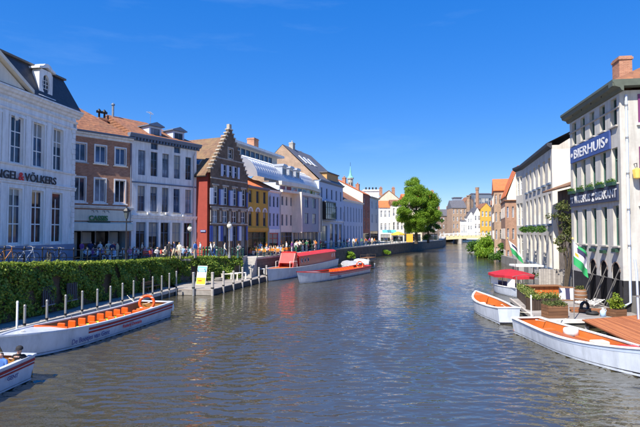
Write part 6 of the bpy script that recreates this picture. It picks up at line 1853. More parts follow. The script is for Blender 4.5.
beam((0.05,.05), pts[1], -.3, .455, .06, DARKSTONE, 'float_side'); beam(pts[4], (.05,.05), -.3, .455, .05, DARKSTONE, 'float_side')
# ---- red-brown deck
q0, q1, q2, q3 = on(580, 318.8, .8), on(621, 339.2, .8), on(650, 349, .8), Vector((18.6, 27.9, 0))
root = empty('red_deck', (q0.x, q0.y, 0), 0, 'red brown plank deck beside the open launch', 'deck')
right0 = Vector((18.3, 27.9)); right1 = Vector((17.4, 20.3))
l0 = q0.xy; l1 = Vector((13.15, 20.6))
n = 30
for i in range(n):
    t0, t1 = (i+.06)/n, (i+.94)/n
    a, b = l0.lerp(right0, t0), l0.lerp(right0, t1); c, d = l1.lerp(right1, t1), l1.lerp(right1, t0)
    MB().prism([tuple(p-q0.xy) for p in (a,b,c,d)], 'z', .74, .8+random.uniform(-.005,.005)).build('plank', WOODRED, root)
for t in (.05,.5,.95):
    a = l0.lerp(l1,t)-q0.xy; b = right0.lerp(right1,t)-q0.xy
    MB().prism([tuple(a+Vector((.08,-.08))),tuple(b+Vector((0,-.08))),tuple(b+Vector((0,.08))),tuple(a+Vector((.08,.08)))], 'z', .5, .735).build('joist', WOODDARK, root)
for t in (.03,.5,.97):
    a = l0.lerp(l1,t)-q0.xy; MB().tube([(a.x+.2,a.y,-1.5),(a.x+.2,a.y,.5)], .12, 8).build('pile', OLDSTEEL, root)

# ---- slatted planters
def planter(name, a, b, w, h, label, slat=.12, z=.6, m=WOODDARK, leafm=FLOWERY, horizontal=False, lh=.28):
    a, b = Vector(a), Vector(b); d = b-a; L = d.length
    e = empty(name, (a.x, a.y, z), math.atan2(d.y, d.x), label, 'planter')
    MB().box(.03, L-.03, .03, w-.03, .02, h-.06).build('soil_box', DARK, e)
    if horizontal:
        k = 4
        for i in range(k):
            za, zb = h*i/k+.008, h*(i+1)/k-.008
            MB().box(0,L,-.03,.03,za,zb).build('plank', m, e); MB().box(0,L,w-.03,w+.03,za,zb).build('plank', m, e)
            MB().box(-.03,.03,.031,w-.031,za,zb).build('plank', m, e); MB().box(L-.03,L+.03,.031,w-.031,za,zb).build('plank', m, e)
    else:
        k = int(L/slat)
        sm = MB().box(-slat*.4,slat*.4,-.03,.025,0,h).mesh('slat', m)
        for i in range(k): link('slat', sm, e, ((i+.5)*L/k,0,0)); 
        for i in range(k): link('slat', sm, e, ((i+.5)*L/k,w,0))
        for x in (0, L):
            for j in range(int(w/slat)): link('slat', sm, e, (x,(j+.5)*slat,0), (0,0,pi/2))
    n = int(L*w*900)
    P = np.column_stack([rng.uniform(0,L,n), rng.uniform(-.06,w+.06,n), h-.05+np.abs(rng.normal(0,lh*.55,n))])
    link('plants', leaves_mesh('plants', P, .055, leafm), e)
    return e
planter('slatted_planter', on(530.5,310,.6).xy, on(559,309,.6).xy, .6, .74, 'dark slatted planter with flowers across the terrace')
planter('slatted_planter', on(515.5,297,.6).xy + Vector((.05,0)), on(529.5,309.5,.6).xy + Vector((.02,.1)), .5, .74, 'dark slatted planter along the water edge of the terrace')
planter('plank_planter', on(547,317.6,.6).xy, on(566.3,317.3,.6).xy, .75, .72, 'brown plank planter box at the terrace front edge', m=WOODBROWN, horizontal=True, leafm=LEAF_VINE, lh=.2)
# ---- orange counter
e = empty('orange_counter', on(528,300.5,.6), R(3), 'orange panelled counter with brown top behind the planters', 'counter')
w_ = 2.15
for i in range(6): MB().box(i*w_/6+.01,(i+1)*w_/6-.01,-.03,.03,.05,1.02).build('panel', ORANGEDECK, e)
MB().bev(-.1,w_+.1,-.2,.45,1.03,1.1,.02).build('counter_top', WOODBROWN, e); MB().box(0,.06,.04,.4,0,1.02).build('leg', WOODBROWN, e); MB().box(w_-.06,w_,.04,.4,0,1.02).build('leg', WOODBROWN, e)
# ---- barrel with plant
q = on(579, 303.5, .6)
e = empty('barrel', (q.x,q.y,.6), 0, 'old wooden barrel topped with a small plant', 'barrel')
MB().lathe([(.34,0),(.40,.2),(.43,.5),(.40,.8),(.34,1.0),(.30,1.0),(.30,.9),(0,.9)], 16).build('staves', WOODBROWN, e)
for z in (.14,.38,.64,.88): MB().lathe([(.345+.09*sin(pi*z),z-.03),(.345+.09*sin(pi*z)+.012,z),(.345+.09*sin(pi*z),z+.03)], 16).build('hoop', OLDSTEEL, e)
link('plants', leaves_mesh('plants', clump_points([(0,0,1.05),(.15,.1,1.1),(-.15,0,1.08)], [.25,.2,.2], 900), .06, LEAF_VINE), e)
# ---- potted shrub
q = on(614.5, 316, .6)
e = empty('potted_shrub', (q.x,q.y,.6), R(12), 'bright yellow green shrub in a small wooden planter', 'potted plant')
for i in range(3):
    for s in (-1,1):
        MB().box(-.36,.36,s*.34-.025,s*.34+.025,.02+i*.15,.16+i*.15).build('plank', WOODBROWN, e); MB().box(s*.34-.024,s*.34+.024,-.31,.31,.02+i*.15,.16+i*.15).build('plank', WOODBROWN, e)
MB().box(-.3,.3,-.3,.3,.0,.42).build('soil', DARK, e)
cs = [(rng.uniform(-.3,.3), rng.uniform(-.3,.3), .6+.6*rng.uniform(0,1)**1.1) for _ in range(16)]
link('foliage', leaves_mesh('foliage', clump_points([(0,0,.75)]+[(c[0]*(1.35-c[2]*.6),c[1]*(1.35-c[2]*.6),c[2]) for c in cs], [.3]+[.2]*16, 1300), .055, LEAF_LIGHT), e)
for i in range(4): MB().tube([(0,0,.4),(cs[i][0]*.6,cs[i][1]*.6,.9)], [.025,.01], 5).build('stem', BARK, e)
# ---- water jug
q = on(601, 316, .6)
e = empty('water_jug', (q.x,q.y,.6), 0, 'pale blue plastic jug standing on the terrace', 'jug')
JUG = mat('pale_blue_plastic',(0.45,0.62,0.80),.3)
MB().lathe([(0,0),(.15,0),(.16,.3),(.1,.38),(.05,.42),(.05,.47),(0,.47)], 12).build('body', JUG, e); MB().torus((.13,0,.35),.07,.018,'y',10,5).build('handle', JUG, e); MB().lathe([(.06,.472),(.06,.52),(0,.52)],10).build('lid', WHITE, e)
# ---- canoes stacked on trestles, oars, deckchair
def canoe(loc, rz, L, m, label, tiltx=0):
    e = empty('canoe', loc, rz, label, 'canoe'); e.rotation_euler = (tiltx,0,rz)
    hh = Hull(L, .8, .32, .5, .5, .1, 2.0, .1, .06, 16, .5, double=True)
    hh.skin('hull', m, e, -1, 1, 6); hh.inside(e, TAN, TAN, 2, 14, .03); hh.gunwale(e, WOODBROWN, .04, .02, .03, stern=False)
    for x in (-.9,.9): MB().box(x-.09,x+.09,-.3,.3,.24,.27).build('thwart', WOODBROWN, e)
q = on(586, 312.5, .6)
e = empty('plank_stack', (q.x-.9,q.y+.3,.6), R(-24), 'low stack of red brown planks lying on the terrace', 'planks')
for i in range(9):
    MB().box(0,2.4-.12*(i%3),(i%3)*.24,(i%3)*.24+.21,.08*(i//3)+.004,.08*(i//3)+.075).build('plank', WOODRED if i % 2 else WOODBROWN, e, (.06*(i%2),0,0), (0,0,R(1.5*(i%3-1))))
for i, (x, y, lb) in enumerate(((583,312,'black tyre leaning on the plank stack'),(590.5,314,'black tyre lying before the plank stack'))):
    q = on(x,y,.6); e = empty('tyre_fender', (q.x,q.y,.6), R(20), lb, 'tyre')
    MB().torus((0,0,.36 if i == 0 else .1), .27, .09, 'y' if i == 0 else 'z', 20, 8).build('tread', RUBBER, e)
    MB().torus((0,0,.36 if i == 0 else .1), .19, .02, 'y' if i == 0 else 'z', 18, 6).build('rim_bead', STEEL, e)
q = on(594, 307, .6)
e = empty('deckchair', (q.x+.1,q.y+.3,.62), R(30), 'white folding deckchair beside the plank stack', 'deckchair')
for s in (-.3,.3): MB().tube([(-.6,s,.15),(.6,s,.45)], .03, 6).build('frame_rail', WHITE, e); MB().tube([(-.5,s,.5),(.5,s,.15)], .03, 6).build('frame_rail', WHITE, e)
for i in range(5): MB().box(-.5+i*.22,-.36+i*.22,-.32,.32,.2+i*.055,.23+i*.055).build('slat', WHITE, e)
q = on(583.5, 309, .6); life_ring((q.x,q.y+.5,.98), (R(80),0,0), 'white life ring lying on the plank stack', .26, WHITE)
# ---- pile of folded striped deckchairs
q = on(564, 300, .6)
e = empty('folded_deckchairs', (q.x,q.y,.6), R(-15), 'leaning pile of folded striped deckchairs behind the flag pole', 'deckchairs')
gm = [WHITECLOTH, REDCLOTH, PALEBLUE, WHITECLOTH, DARKCLOTH, WHITECLOTH]
for i in range(6):
    f = MB().box(-.62,.62,-.02,.02,0,.07).box(-.62,.62,-.02,.02,.88,.95).build('chair_frame', WOODBROWN, e, (.04*(i%3), i*.1-.2, .02), (R(-14),R(3*(i%2)),0))
    for k in range(4): MB().box(-.6+k*.3,-.32+k*.3,-.012,.012,.075,.875).build('canvas_stripe', gm[(i+k*2) % 6], f)
# ---- flags
def flag(name, base, top, fw, fh, label, bands, droop=.55, ang=0.0, seed=0):
    b, t = Vector(base), Vector(top); e = empty(name, base, 0, label, 'flag')
    d = t-b
    MB().tube([(0,0,0),tuple(d)], .028, 6).build('pole', STEEL, e); MB().lathe([(.06,0),(.05,.08),(0,.1)], 8, tuple(d)).build('finial', BRASS, e)
    nu, nv = 14, 10; ax = d.normalized(); out = Vector((cos(ang), sin(ang), 0))
    def S(u, v):
        # u away from the pole, v down the pole: hanging cloth with folds
        p = d - ax*(.08 + fh*v) + out*(fw*u*(1-droop*.55)) + Vector((0,0,-1))*(fw*u*droop) 
        p += Vector((-out.y, out.x, 0))*(.16*sin(u*7+v*2.2+seed)*u**.5)
        return p
    for k, (v0, v1, u0, u1, m, nm) in enumerate(bands):
        mb = MB(); off = Vector((-out.y,out.x,0))*(.006*k*-1)
        vs = [tuple(S(u0+(u1-u0)*i/nu, v0+(v1-v0)*j/nv)+off) for i in range(nu+1) for j in range(nv+1)]
        mb.add(vs, [(i*(nv+1)+j,i*(nv+1)+j+1,(i+1)*(nv+1)+j+1,(i+1)*(nv+1)+j) for i in range(nu) for j in range(nv)], 0, True)
        mb.build(nm, m, e)
    return e
bands = [(0,.62,0,1,WHITECLOTH,'white_field'),(.62,1,0,1,GREENFLAG,'green_band'),(.1,.34,.3,.8,DARKCLOTH,'dark_emblem'),(.40,.54,.16,.34,ORANGECLOTH,'orange_emblem'),(0,.12,.35,1,GREENFLAG,'green_edge')]
q = on(573.3, 318, .66)
flag('flag_pole', (q.x,q.y+.1,.6), (q.x,q.y+.1,zat(239,27.7)), 1.35, 1.3, 'white and green flag hanging before the beer house', bands, .6, R(5))
q = Vector((xat(519.5,43),43,.7))
flag('flag_pole', (q.x,q.y,1.0), (xat(507.5,43), 43, zat(238.5,43)), 1.5, 1.25, 'white and green flag beside the red canopy boat', [(0,.5,0,1,WHITECLOTH,'white_field'),(.5,1,0,1,GREENFLAG,'green_band'),(.08,.3,.25,.75,DARKCLOTH,'dark_emblem')], .62, R(0), 1)
# white pole at terrace corner
q = on(531, 318, .66); e = empty('corner_pole', (q.x,q.y+.15,.6), 0, 'slim white pole at the terrace corner', 'pole')
MB().tube([(0,0,0),(0,0,1.35)], .04, 8).build('shaft', WHITE, e); MB().lathe([(.1,0),(.1,.05),(.05,.1)], 8).build('foot', STEEL, e)
# ---- white flat shelter behind the canopy boat
Yq = 45.5
e = empty('flat_shelter', (xat(514,Yq),Yq,.5), R(-4), 'white flat roofed shelter behind the red canopy', 'shelter')
w_ = xat(541,Yq)-xat(514,Yq); hz_ = zat(266.5,Yq)-.5
MB().bev(0,w_,-.3,1.6,hz_,hz_+.16,.02).build('roof', WHITE, e)
for x in (.3,w_-.3):
    for y in (0,1.4): MB().tube([(x,y,-1.5),(x,y,hz_-.003)], .05, 6).build('post', OLDSTEEL, e)
MB().box(.1,w_-.1,-.1,1.5,-.05,.05).build('floor', WOODGREY, e)
link('hanging_plants', leaves_mesh('hanging_plants', clump_points([(.6,.2,.9),(1.4,.3,.8),(w_-.5,.2,1.0)], [.4,.35,.4], 500), .07, LEAF_VINE), e)
# ---- grey board fence against the bank
e = empty('board_fence', (xat(541,44),44.6,0), R(-15), 'grey weathered board fence against the canal bank', 'fence')
for i in range(14): MB().box(i*.2,i*.2+.18,0,.05,.3,2.1+.05*random.random()).build('board', WOODGREY, e)
for z in (.7,1.7): MB().box(0,2.8,.051,.1,z,z+.1).build('rail', WOODGREY, e)
# ---- slim drainpipe post at the picture edge
q = Vector((xat(636,26.5),26.5,.8)); e = empty('standpipe', q, 0, 'pale blue white pipe standing at the deck edge', 'pipe')
MB().tube([(0,0,0),(-.02,0,2.4),(-.05,.1,3.2)], .06, 8).build('pipe', PALEBLUE, e); MB().lathe([(.09,0),(.09,.1)], 8, (0,0,1.2)).build('collar', STEEL, e)
# climbing plant on the lean-to
root = empty('climbing_vine', (xat(566,40.6), 40.6, .8), 0, 'loose yellow green climbing vine between the two tall houses', 'vine')
cs = []; rs = []
for i in range(30):
    z = rng.uniform(3.2,7.2); cs.append((rng.normal(0,.55)*(.6+.15*z/3), rng.normal(.2,.25), z)); rs.append(rng.uniform(.25,.5))
link('foliage', leaves_mesh('foliage', clump_points(cs, rs, 380), .08, LEAF_VINE), root)
for i in range(5): MB().tube([(rng.normal(0,.15),.2,-.8),(rng.normal(0,.3),.2,2.2),(cs[i][0],.2,cs[i][2])], [.09,.06,.02], 6).build('stem', BARK, root)

# ================================================================== TREES AND BUSHES
def tree(name, loc, h, rx, rz_, label, m=LEAF_TREE, nl=70, per=210, size=.2, trunk=.35, lean=(0,0), low=.18):
    root = empty(name, loc, 0, label, 'tree')
    cs, rs = [], []
    for i in range(nl):
        while True:
            p = rng.uniform(-1,1,3)
            if np.linalg.norm(p) < 1: break
        p = p / max(np.linalg.norm(p), .2) * rng.uniform(.45, .95) 
        zz = low*h + (h*(1-low))*(p[2]*.5+.5)
        prof = (1-(abs((zz/h-.42))/.62)**2.2); prof = max(.25, prof)
        cs.append(np.array([p[0]*rx*prof+lean[0]*zz/h, p[1]*rx*prof, zz])); rs.append(rng.uniform(.10,.23)*rx)
    link('crown', leaves_mesh('crown', clump_points(cs, rs, per, .3), size, m, spread=1.0), root)
    mb = MB(); mb.tube([(0,0,-.2),(.05,.05,h*.12),(lean[0]*.3,0,h*.35),(lean[0]*.6,0,h*.7)], [trunk*1.25,trunk,trunk*.7,trunk*.25], 10)
    mb.build('trunk', BARK, root)
    for i in range(12):
        c = cs[i*3 % nl]; z0 = h*rng.uniform(.2,.5)
        MB().tube([(lean[0]*.3*z0/h,0,z0),(c[0]*.5,c[1]*.5,(z0+c[2])/2+.3),tuple(c)], [trunk*.4,trunk*.22,.04], 6).build('limb', BARK, root)
    return root
Yt = 128.0; bz = 2.5
tree('maple_tree', (xat(416,Yt),Yt,bz), zat(176,Yt)-bz, 6.7, 0, 'big bright green tree at the bend of the quay', nl=150, per=620, size=.115, trunk=.4, low=.10)
tree('maple_tree', (xat(428,Yt+9),Yt+9,bz), zat(200,Yt+9)-bz, 4.6, 0, 'lower dark green tree leaning over the water behind the big tree', LEAF_BUSH, 50, 230, .2, .3, low=.05)
def far_bush(x, yb, rx, rz_, label, m=LEAF_BUSH, z=0.3, n=26, size=.14, per=330, Y=None):
    Y = Y or (CAMZ-z)*F/(yb-HZ)
    return bush('canal_bush', (xat(x,Y),Y,z), rx, rx*.8, rz_, label, 'bush', m, n, per, size)
far_bush(484, 249, 4.8, 3.9, 'wide green bush overhanging the water near the bridge', Y=128, n=40)
far_bush(492.5, 252.5, 4.4, 5.2, 'taller green bush at the foot of the orange roofed house', LEAF_TREE, Y=104, n=36)
far_bush(501, 257, 2.3, 3.6, 'small dark bush at the foot of the orange brick house', Y=90)
far_bush(488.5, 232, 1.6, 3.6, 'small young tree before the yellow house', LEAF_TREE, z=2.5, Y=150)
for x, Y, z, lb in ((347.5, 90.2, .6, 'green plant hanging on the quay wall above the covered boats'), (381.5, 112, .4, 'leafy bush growing from the quay wall near the tree')):
    # grow out of the wall face
    i = 9 if Y < 105 else 10
    (x0,y0,_),(x1,y1,_) = QL[i], QL[i+1]; t = (Y-y0)/(y1-y0); X = x0+(x1-x0)*t
    bush('wall_plant', (X+.5, Y-.2, z), 1.3 if Y < 105 else 2.0, 1.2, 1.7, lb, 'plant', LEAF_TREE, 14, 330, .12, stems=3)
# flower boxes on the quay railing near the tree
pass

# ================================================================== CAFE FURNITURE
def cafe_chair_mesh(m):
    e = empty('cafe_chair', (0,0,-50))
    MB().bev(-.21,.21,-.21,.21,.43,.47,.015).build('seat', m, e)
    MB().bev(-.21,.21,.19,.23,.56,.88,.015).build('backrest', m, e)
    for x in (-.18,.18):
        MB().tube([(x,-.18,0),(x,-.17,.43)], .016, 5).build('leg', STEEL, e); MB().tube([(x,.22,0),(x,.2,.88)], .016, 5).build('leg', STEEL, e)
    return e
def cafe_table_mesh():
    e = empty('cafe_table', (0,0,-50))
    MB().lathe([(0,.70),(.4,.70),(.41,.72),(.4,.74),(0,.74)], 16).build('table_top', PALECREAM, e)
    MB().lathe([(.03,.04),(.03,.70)], 8).build('stem', BLACK, e); MB().lathe([(0,0),(.26,0),(.25,.03),(.04,.05)], 14).build('base', BLACK, e)
    return e
CH = {'orange': cafe_chair_mesh(mat('orange_chair_seat',(0.78,0.28,0.03),.5)), 'red': cafe_chair_mesh(mat('red_chair_seat',(0.50,0.07,0.04),.5)), 'dark': cafe_chair_mesh(WOODDARK)}
TB = cafe_table_mesh(); usedF = set()
def put(proto, key, X, Y, z, rz, label, cat, group):
    o = proto if key not in usedF else copy_tree(proto)
    usedF.add(key); o.location = (X, Y, z); o.rotation_euler = (0,0,rz); tag(o, label, cat, group); return o
def terrace(spots, ckind, z, where, cgroup):
    for i, (x, Y) in enumerate(spots):
        X = xat(x, Y)
        put(TB, 't', X, Y, z, 0, '%s round cafe table %s, counting along the quay' % (ORD[i], where), 'table', 'cafe tables ' + where)
        for k in range(3 if i % 2 else 4):
            a = .6 + k*pi*2/(3 if i % 2 else 4) + random.uniform(-.3,.3)
            put(CH[ckind], ckind, X+.68*cos(a), Y+.68*sin(a), z, a-pi/2, '%s chair on the %s of the %s table %s' % (ckind, ('house side','quay side','canal side','near side')[k], ORD[i], where), 'chair', '%s chairs %s' % (ckind, where))
terrace([(93,44),(103,42.2),(113,43.6),(122,42.2)], 'dark', 2.93, 'before the brick house', '')
terrace([(141,45),(152,45.4),(163,48),(178,49),(186,50)], 'red', 2.88, 'before the five bay house', '')
terrace([(257,62),(264,60.5),(271,62.5),(277,62.5),(283,66)], 'orange', 2.5, 'before the yellow house', '')

# ================================================================== PEOPLE
def person_mesh(pose, detail=False, sleeve=.5, skirt=False):
    """one continuous body grown from a skeleton; material slots: skin, top, bottom, shoes, hair"""
    J = dict(pel=(0,0,.95), sp=(0,0,1.13), ch=(0,-.01,1.34), nk=(0,.0,1.47), hd=(0,-.015,1.575), tp=(0,-.01,1.665),
             ls=(.175,0,1.40), le=(.225,.03,1.12), lw=(.235,-.05,.88), lh=(.235,-.08,.79),
             rs=(-.175,0,1.40), re=(-.225,.03,1.12), rw=(-.235,-.05,.88), rh=(-.235,-.08,.79),
             lp=(.09,0,.90), lk=(.10,-.03,.50), la=(.10,.02,.09), lt=(.11,-.13,.04),
             rp=(-.09,0,.90), rk=(-.10,-.03,.50), ra=(-.10,.02,.09), rt=(-.11,-.13,.04))
    J.update(pose)
    rad = dict(pel=.135, sp=.12, ch=.145, nk=.055, hd=.095, tp=.075, ls=.065, le=.045, lw=.033, lh=.038, rs=.065, re=.045, rw=.033, rh=.038,
               lp=.085, lk=.06, la=.042, lt=.035, rp=.085, rk=.06, ra=.042, rt=.035)
    E = [('pel','sp',1),('sp','ch',1),('ch','nk',1),('nk','hd',0),('hd','tp',0),('ch','ls',1),('ls','le',1),('le','lw',5),('lw','lh',0),
         ('ch','rs',1),('rs','re',1),('re','rw',5),('rw','rh',0),('pel','lp',2),('lp','lk',2),('lk','la',2),('la','lt',3),('pel','rp',2),('rp','rk',2),('rk','ra',2),('ra','rt',3)]
    if detail:
        for s, w, hnd in (('l','lw','lh'),('r','rw','rh')):
            b = Vector(J[hnd]); d = (b-Vector(J[w])).normalized(); side = d.cross(Vector((0,0,1)))
            side = side.normalized() if side.length > .1 else Vector((1,0,0)); curl = side.cross(d).normalized()*-1
            for f in range(4):
                a = b + side*((f-1.5)*.024) + d*.02; l = (.055,.065,.062,.05)[f]
                J[s+'f%da' % f] = tuple(a+d*l*.6); J[s+'f%db' % f] = tuple(a+d*l+curl*.025)
                rad[s+'f%da' % f] = .0095; rad[s+'f%db' % f] = .008; E += [(hnd, s+'f%da' % f, 0), (s+'f%da' % f, s+'f%db' % f, 0)]
            J[s+'ta'] = tuple(b - side*.05 - d*.01); J[s+'tb'] = tuple(b - side*.055 + d*.035 + curl*.015); rad[s+'ta'] = .011; rad[s+'tb'] = .009
            E += [(hnd, s+'ta', 0), (s+'ta', s+'tb', 0)]
    names = list(J); idx = {n: i for i, n in enumerate(names)}
    me = bpy.data.meshes.new('person_skeleton'); me.from_pydata([J[n] for n in names], [(idx[a], idx[b]) for a, b, _ in E], []); me.update()
    o = bpy.data.objects.new('sk', me); C.objects.link(o)
    md = o.modifiers.new('skin', 'SKIN'); md.branch_smoothing = .6
    sv = me.skin_vertices[0].data
    for i, n in enumerate(names): sv[i].radius = (rad[n], rad[n]*(.78 if n in ('pel','sp','ch') else 1.0)); sv[i].use_root = (n == 'pel')
    ss = o.modifiers.new('sub', 'SUBSURF'); ss.levels = 2 if detail else 1; ss.render_levels = ss.levels
    bpy.context.view_layer.update()
    out = bpy.data.meshes.new_from_object(o.evaluated_get(bpy.context.evaluated_depsgraph_get()))
    bpy.data.objects.remove(o); bpy.data.meshes.remove(me)
    out.name = 'person'
    seg = [(Vector(J[a]), Vector(J[b]), t) for a, b, t in E]
    hd, tp = Vector(J['hd']), Vector(J['tp'])
    face = Vector(pose.get('face', (0,-1,0))).normalized() if 'face' in pose else Vector((0,-1,0))
    out.materials.clear()
    for m in (SKIN, WHITECLOTH, DARKCLOTH, RUBBER, BARK): out.materials.append(m)
    up = (tp-Vector(J['nk'])).normalized()
    # nose and brow pushed out of the head
    for v in out.vertices:
        r = v.co-hd
        if r.length < .16:
            a = r.dot(face); b = r.dot(up); c = (r-face*a-up*b).length
            if a > .05 and c < .03 and -.03 < b < .04: v.co += face*.022
    for p in out.polygons:
        c = Vector(p.center); best = 9; tag_ = 1
        for a, b, t in seg:
            d = b-a; k = max(0, min(1, (c-a).dot(d)/max(d.dot(d),1e-6))); dist = (c-(a+d*k)).length
            if dist < best: best = dist; tag_ = t; kk = k
        if tag_ == 5: tag_ = 1 if sleeve > .7 else 0
        r = c-hd
        if tag_ == 0 and r.length < .2 and (c-Vector(J['nk'])).dot(up) > .03:
            if r.dot(up) > .045 + .25*max(0, r.dot(face)) or (r.dot(face) < -.01 and r.dot(up) > -.07): tag_ = 4
        p.material_index = tag_; p.use_smooth = True
    return out
POSES = {
 'stand': {},
 'stand2': dict(le=(.26,-.05,1.14), lw=(.16,-.24,1.12), lh=(.12,-.30,1.14), lt=(.15,-.12,.04)),
 'walk': dict(lk=(.10,-.16,.52), la=(.10,-.20,.12), lt=(.10,-.36,.07), rk=(-.10,.02,.50), ra=(-.10,.24,.14), rt=(-.10,.12,.05), le=(.23,.14,1.14), lw=(.24,.12,.90), lh=(.24,.10,.81), re=(-.23,-.06,1.13), rw=(-.22,-.22,.94), rh=(-.21,-.28,.87)),
 'walk2': dict(rk=(-.10,-.14,.52), ra=(-.10,-.16,.12), rt=(-.10,-.32,.07), lk=(.10,.04,.50), la=(.10,.22,.14), lt=(.10,.10,.05), re=(-.24,.12,1.14), rw=(-.25,.06,.90), rh=(-.25,.03,.81), le=(.26,-.08,1.13), lw=(.14,-.22,1.18), lh=(.10,-.24,1.26)),
}
def sit(h=.5, fwd=.42, arms=True, lean=0.0):
    q = dict(pel=(0,0,h), sp=(0,.03-lean*.3,h+.19), ch=(0,.03-lean*.7,h+.40), nk=(0,.03-lean,h+.53), hd=(0,.01-lean*1.1,h+.635), tp=(0,.02-lean*1.1,h+.725),
             ls=(.175,.03-lean*.8,h+.46), rs=(-.175,.03-lean*.8,h+.46), lp=(.09,-.02,h-.02), rp=(-.09,-.02,h-.02),
             lk=(.13,-fwd,h+.02), rk=(-.13,-fwd,h+.02), la=(.13,-fwd-.02,h-.40), ra=(-.13,-fwd+.05,h-.40), lt=(.13,-fwd-.17,h-.44), rt=(-.13,-fwd-.1,h-.44),
             le=(.24,-.03-lean*.6,h+.20), lw=(.17,-.26-lean*.4,h+.20), lh=(.14,-.34-lean*.4,h+.21), re=(-.24,-.03-lean*.6,h+.20), rw=(-.16,-.24-lean*.4,h+.17), rh=(-.12,-.31-lean*.4,h+.18))
    return q
POSES['sit'] = sit(); q_ = sit(); q_.update(lw=(.12,-.22,.86), lh=(.07,-.25,.94)); POSES['sit2'] = q_; POSES['sit3'] = sit(lean=.14)
PM = {k: person_mesh(v, sleeve=1.0 if k in ('stand','sit3','walk') else .5) for k, v in POSES.items()}
def cloth(c, n): return mat('cloth_' + n, c, .85, .1)
CL = {'white': (.72,.72,.72), 'black': (.015,.015,.018), 'navy': (.02,.03,.10), 'blue': (.06,.16,.45), 'pink': (.62,.22,.32), 'red': (.50,.04,.04), 'grey': (.22,.22,.23), 'beige': (.50,.42,.30),
      'denim': (.06,.09,.18), 'green': (.05,.20,.09), 'purple': (.25,.08,.30), 'orange': (.70,.22,.03), 'cream': (.66,.60,.48), 'brown': (.12,.06,.03), 'lightblue': (.35,.50,.70)}
HAIR = {'dark': (.02,.014,.01), 'brown': (.09,.045,.02), 'blond': (.45,.30,.12), 'grey': (.35,.34,.33)}
def person(pose, X, Y, z, rz, top, bottom, hair, label, scale=1.0, mesh=None):
    o = link('person', mesh or PM[pose], None, (X,Y,z), (0,0,rz)); o.scale = (scale,)*3
    for i, m in ((1, cloth(CL[top], top)), (2, cloth(CL[bottom], bottom)), (4, mat('hair_'+hair, HAIR[hair], .6, .2))):
        o.material_slots[i].link = 'OBJECT'; o.material_slots[i].material = m
    return tag(o, label, 'person', 'people on the quay' if mesh is None else None)
def quay_y(x):
    """depth of the quay edge at a photo column"""
    k = (x-320)/F
    for (x0,y0,_),(x1,y1,_) in zip(QL[7:-1], QL[8:]):
        d = (x1-x0) - k*(y1-y0); t = (k*y0-x0)/d
        if 0 <= t <= 1: return y0+(y1-y0)*t
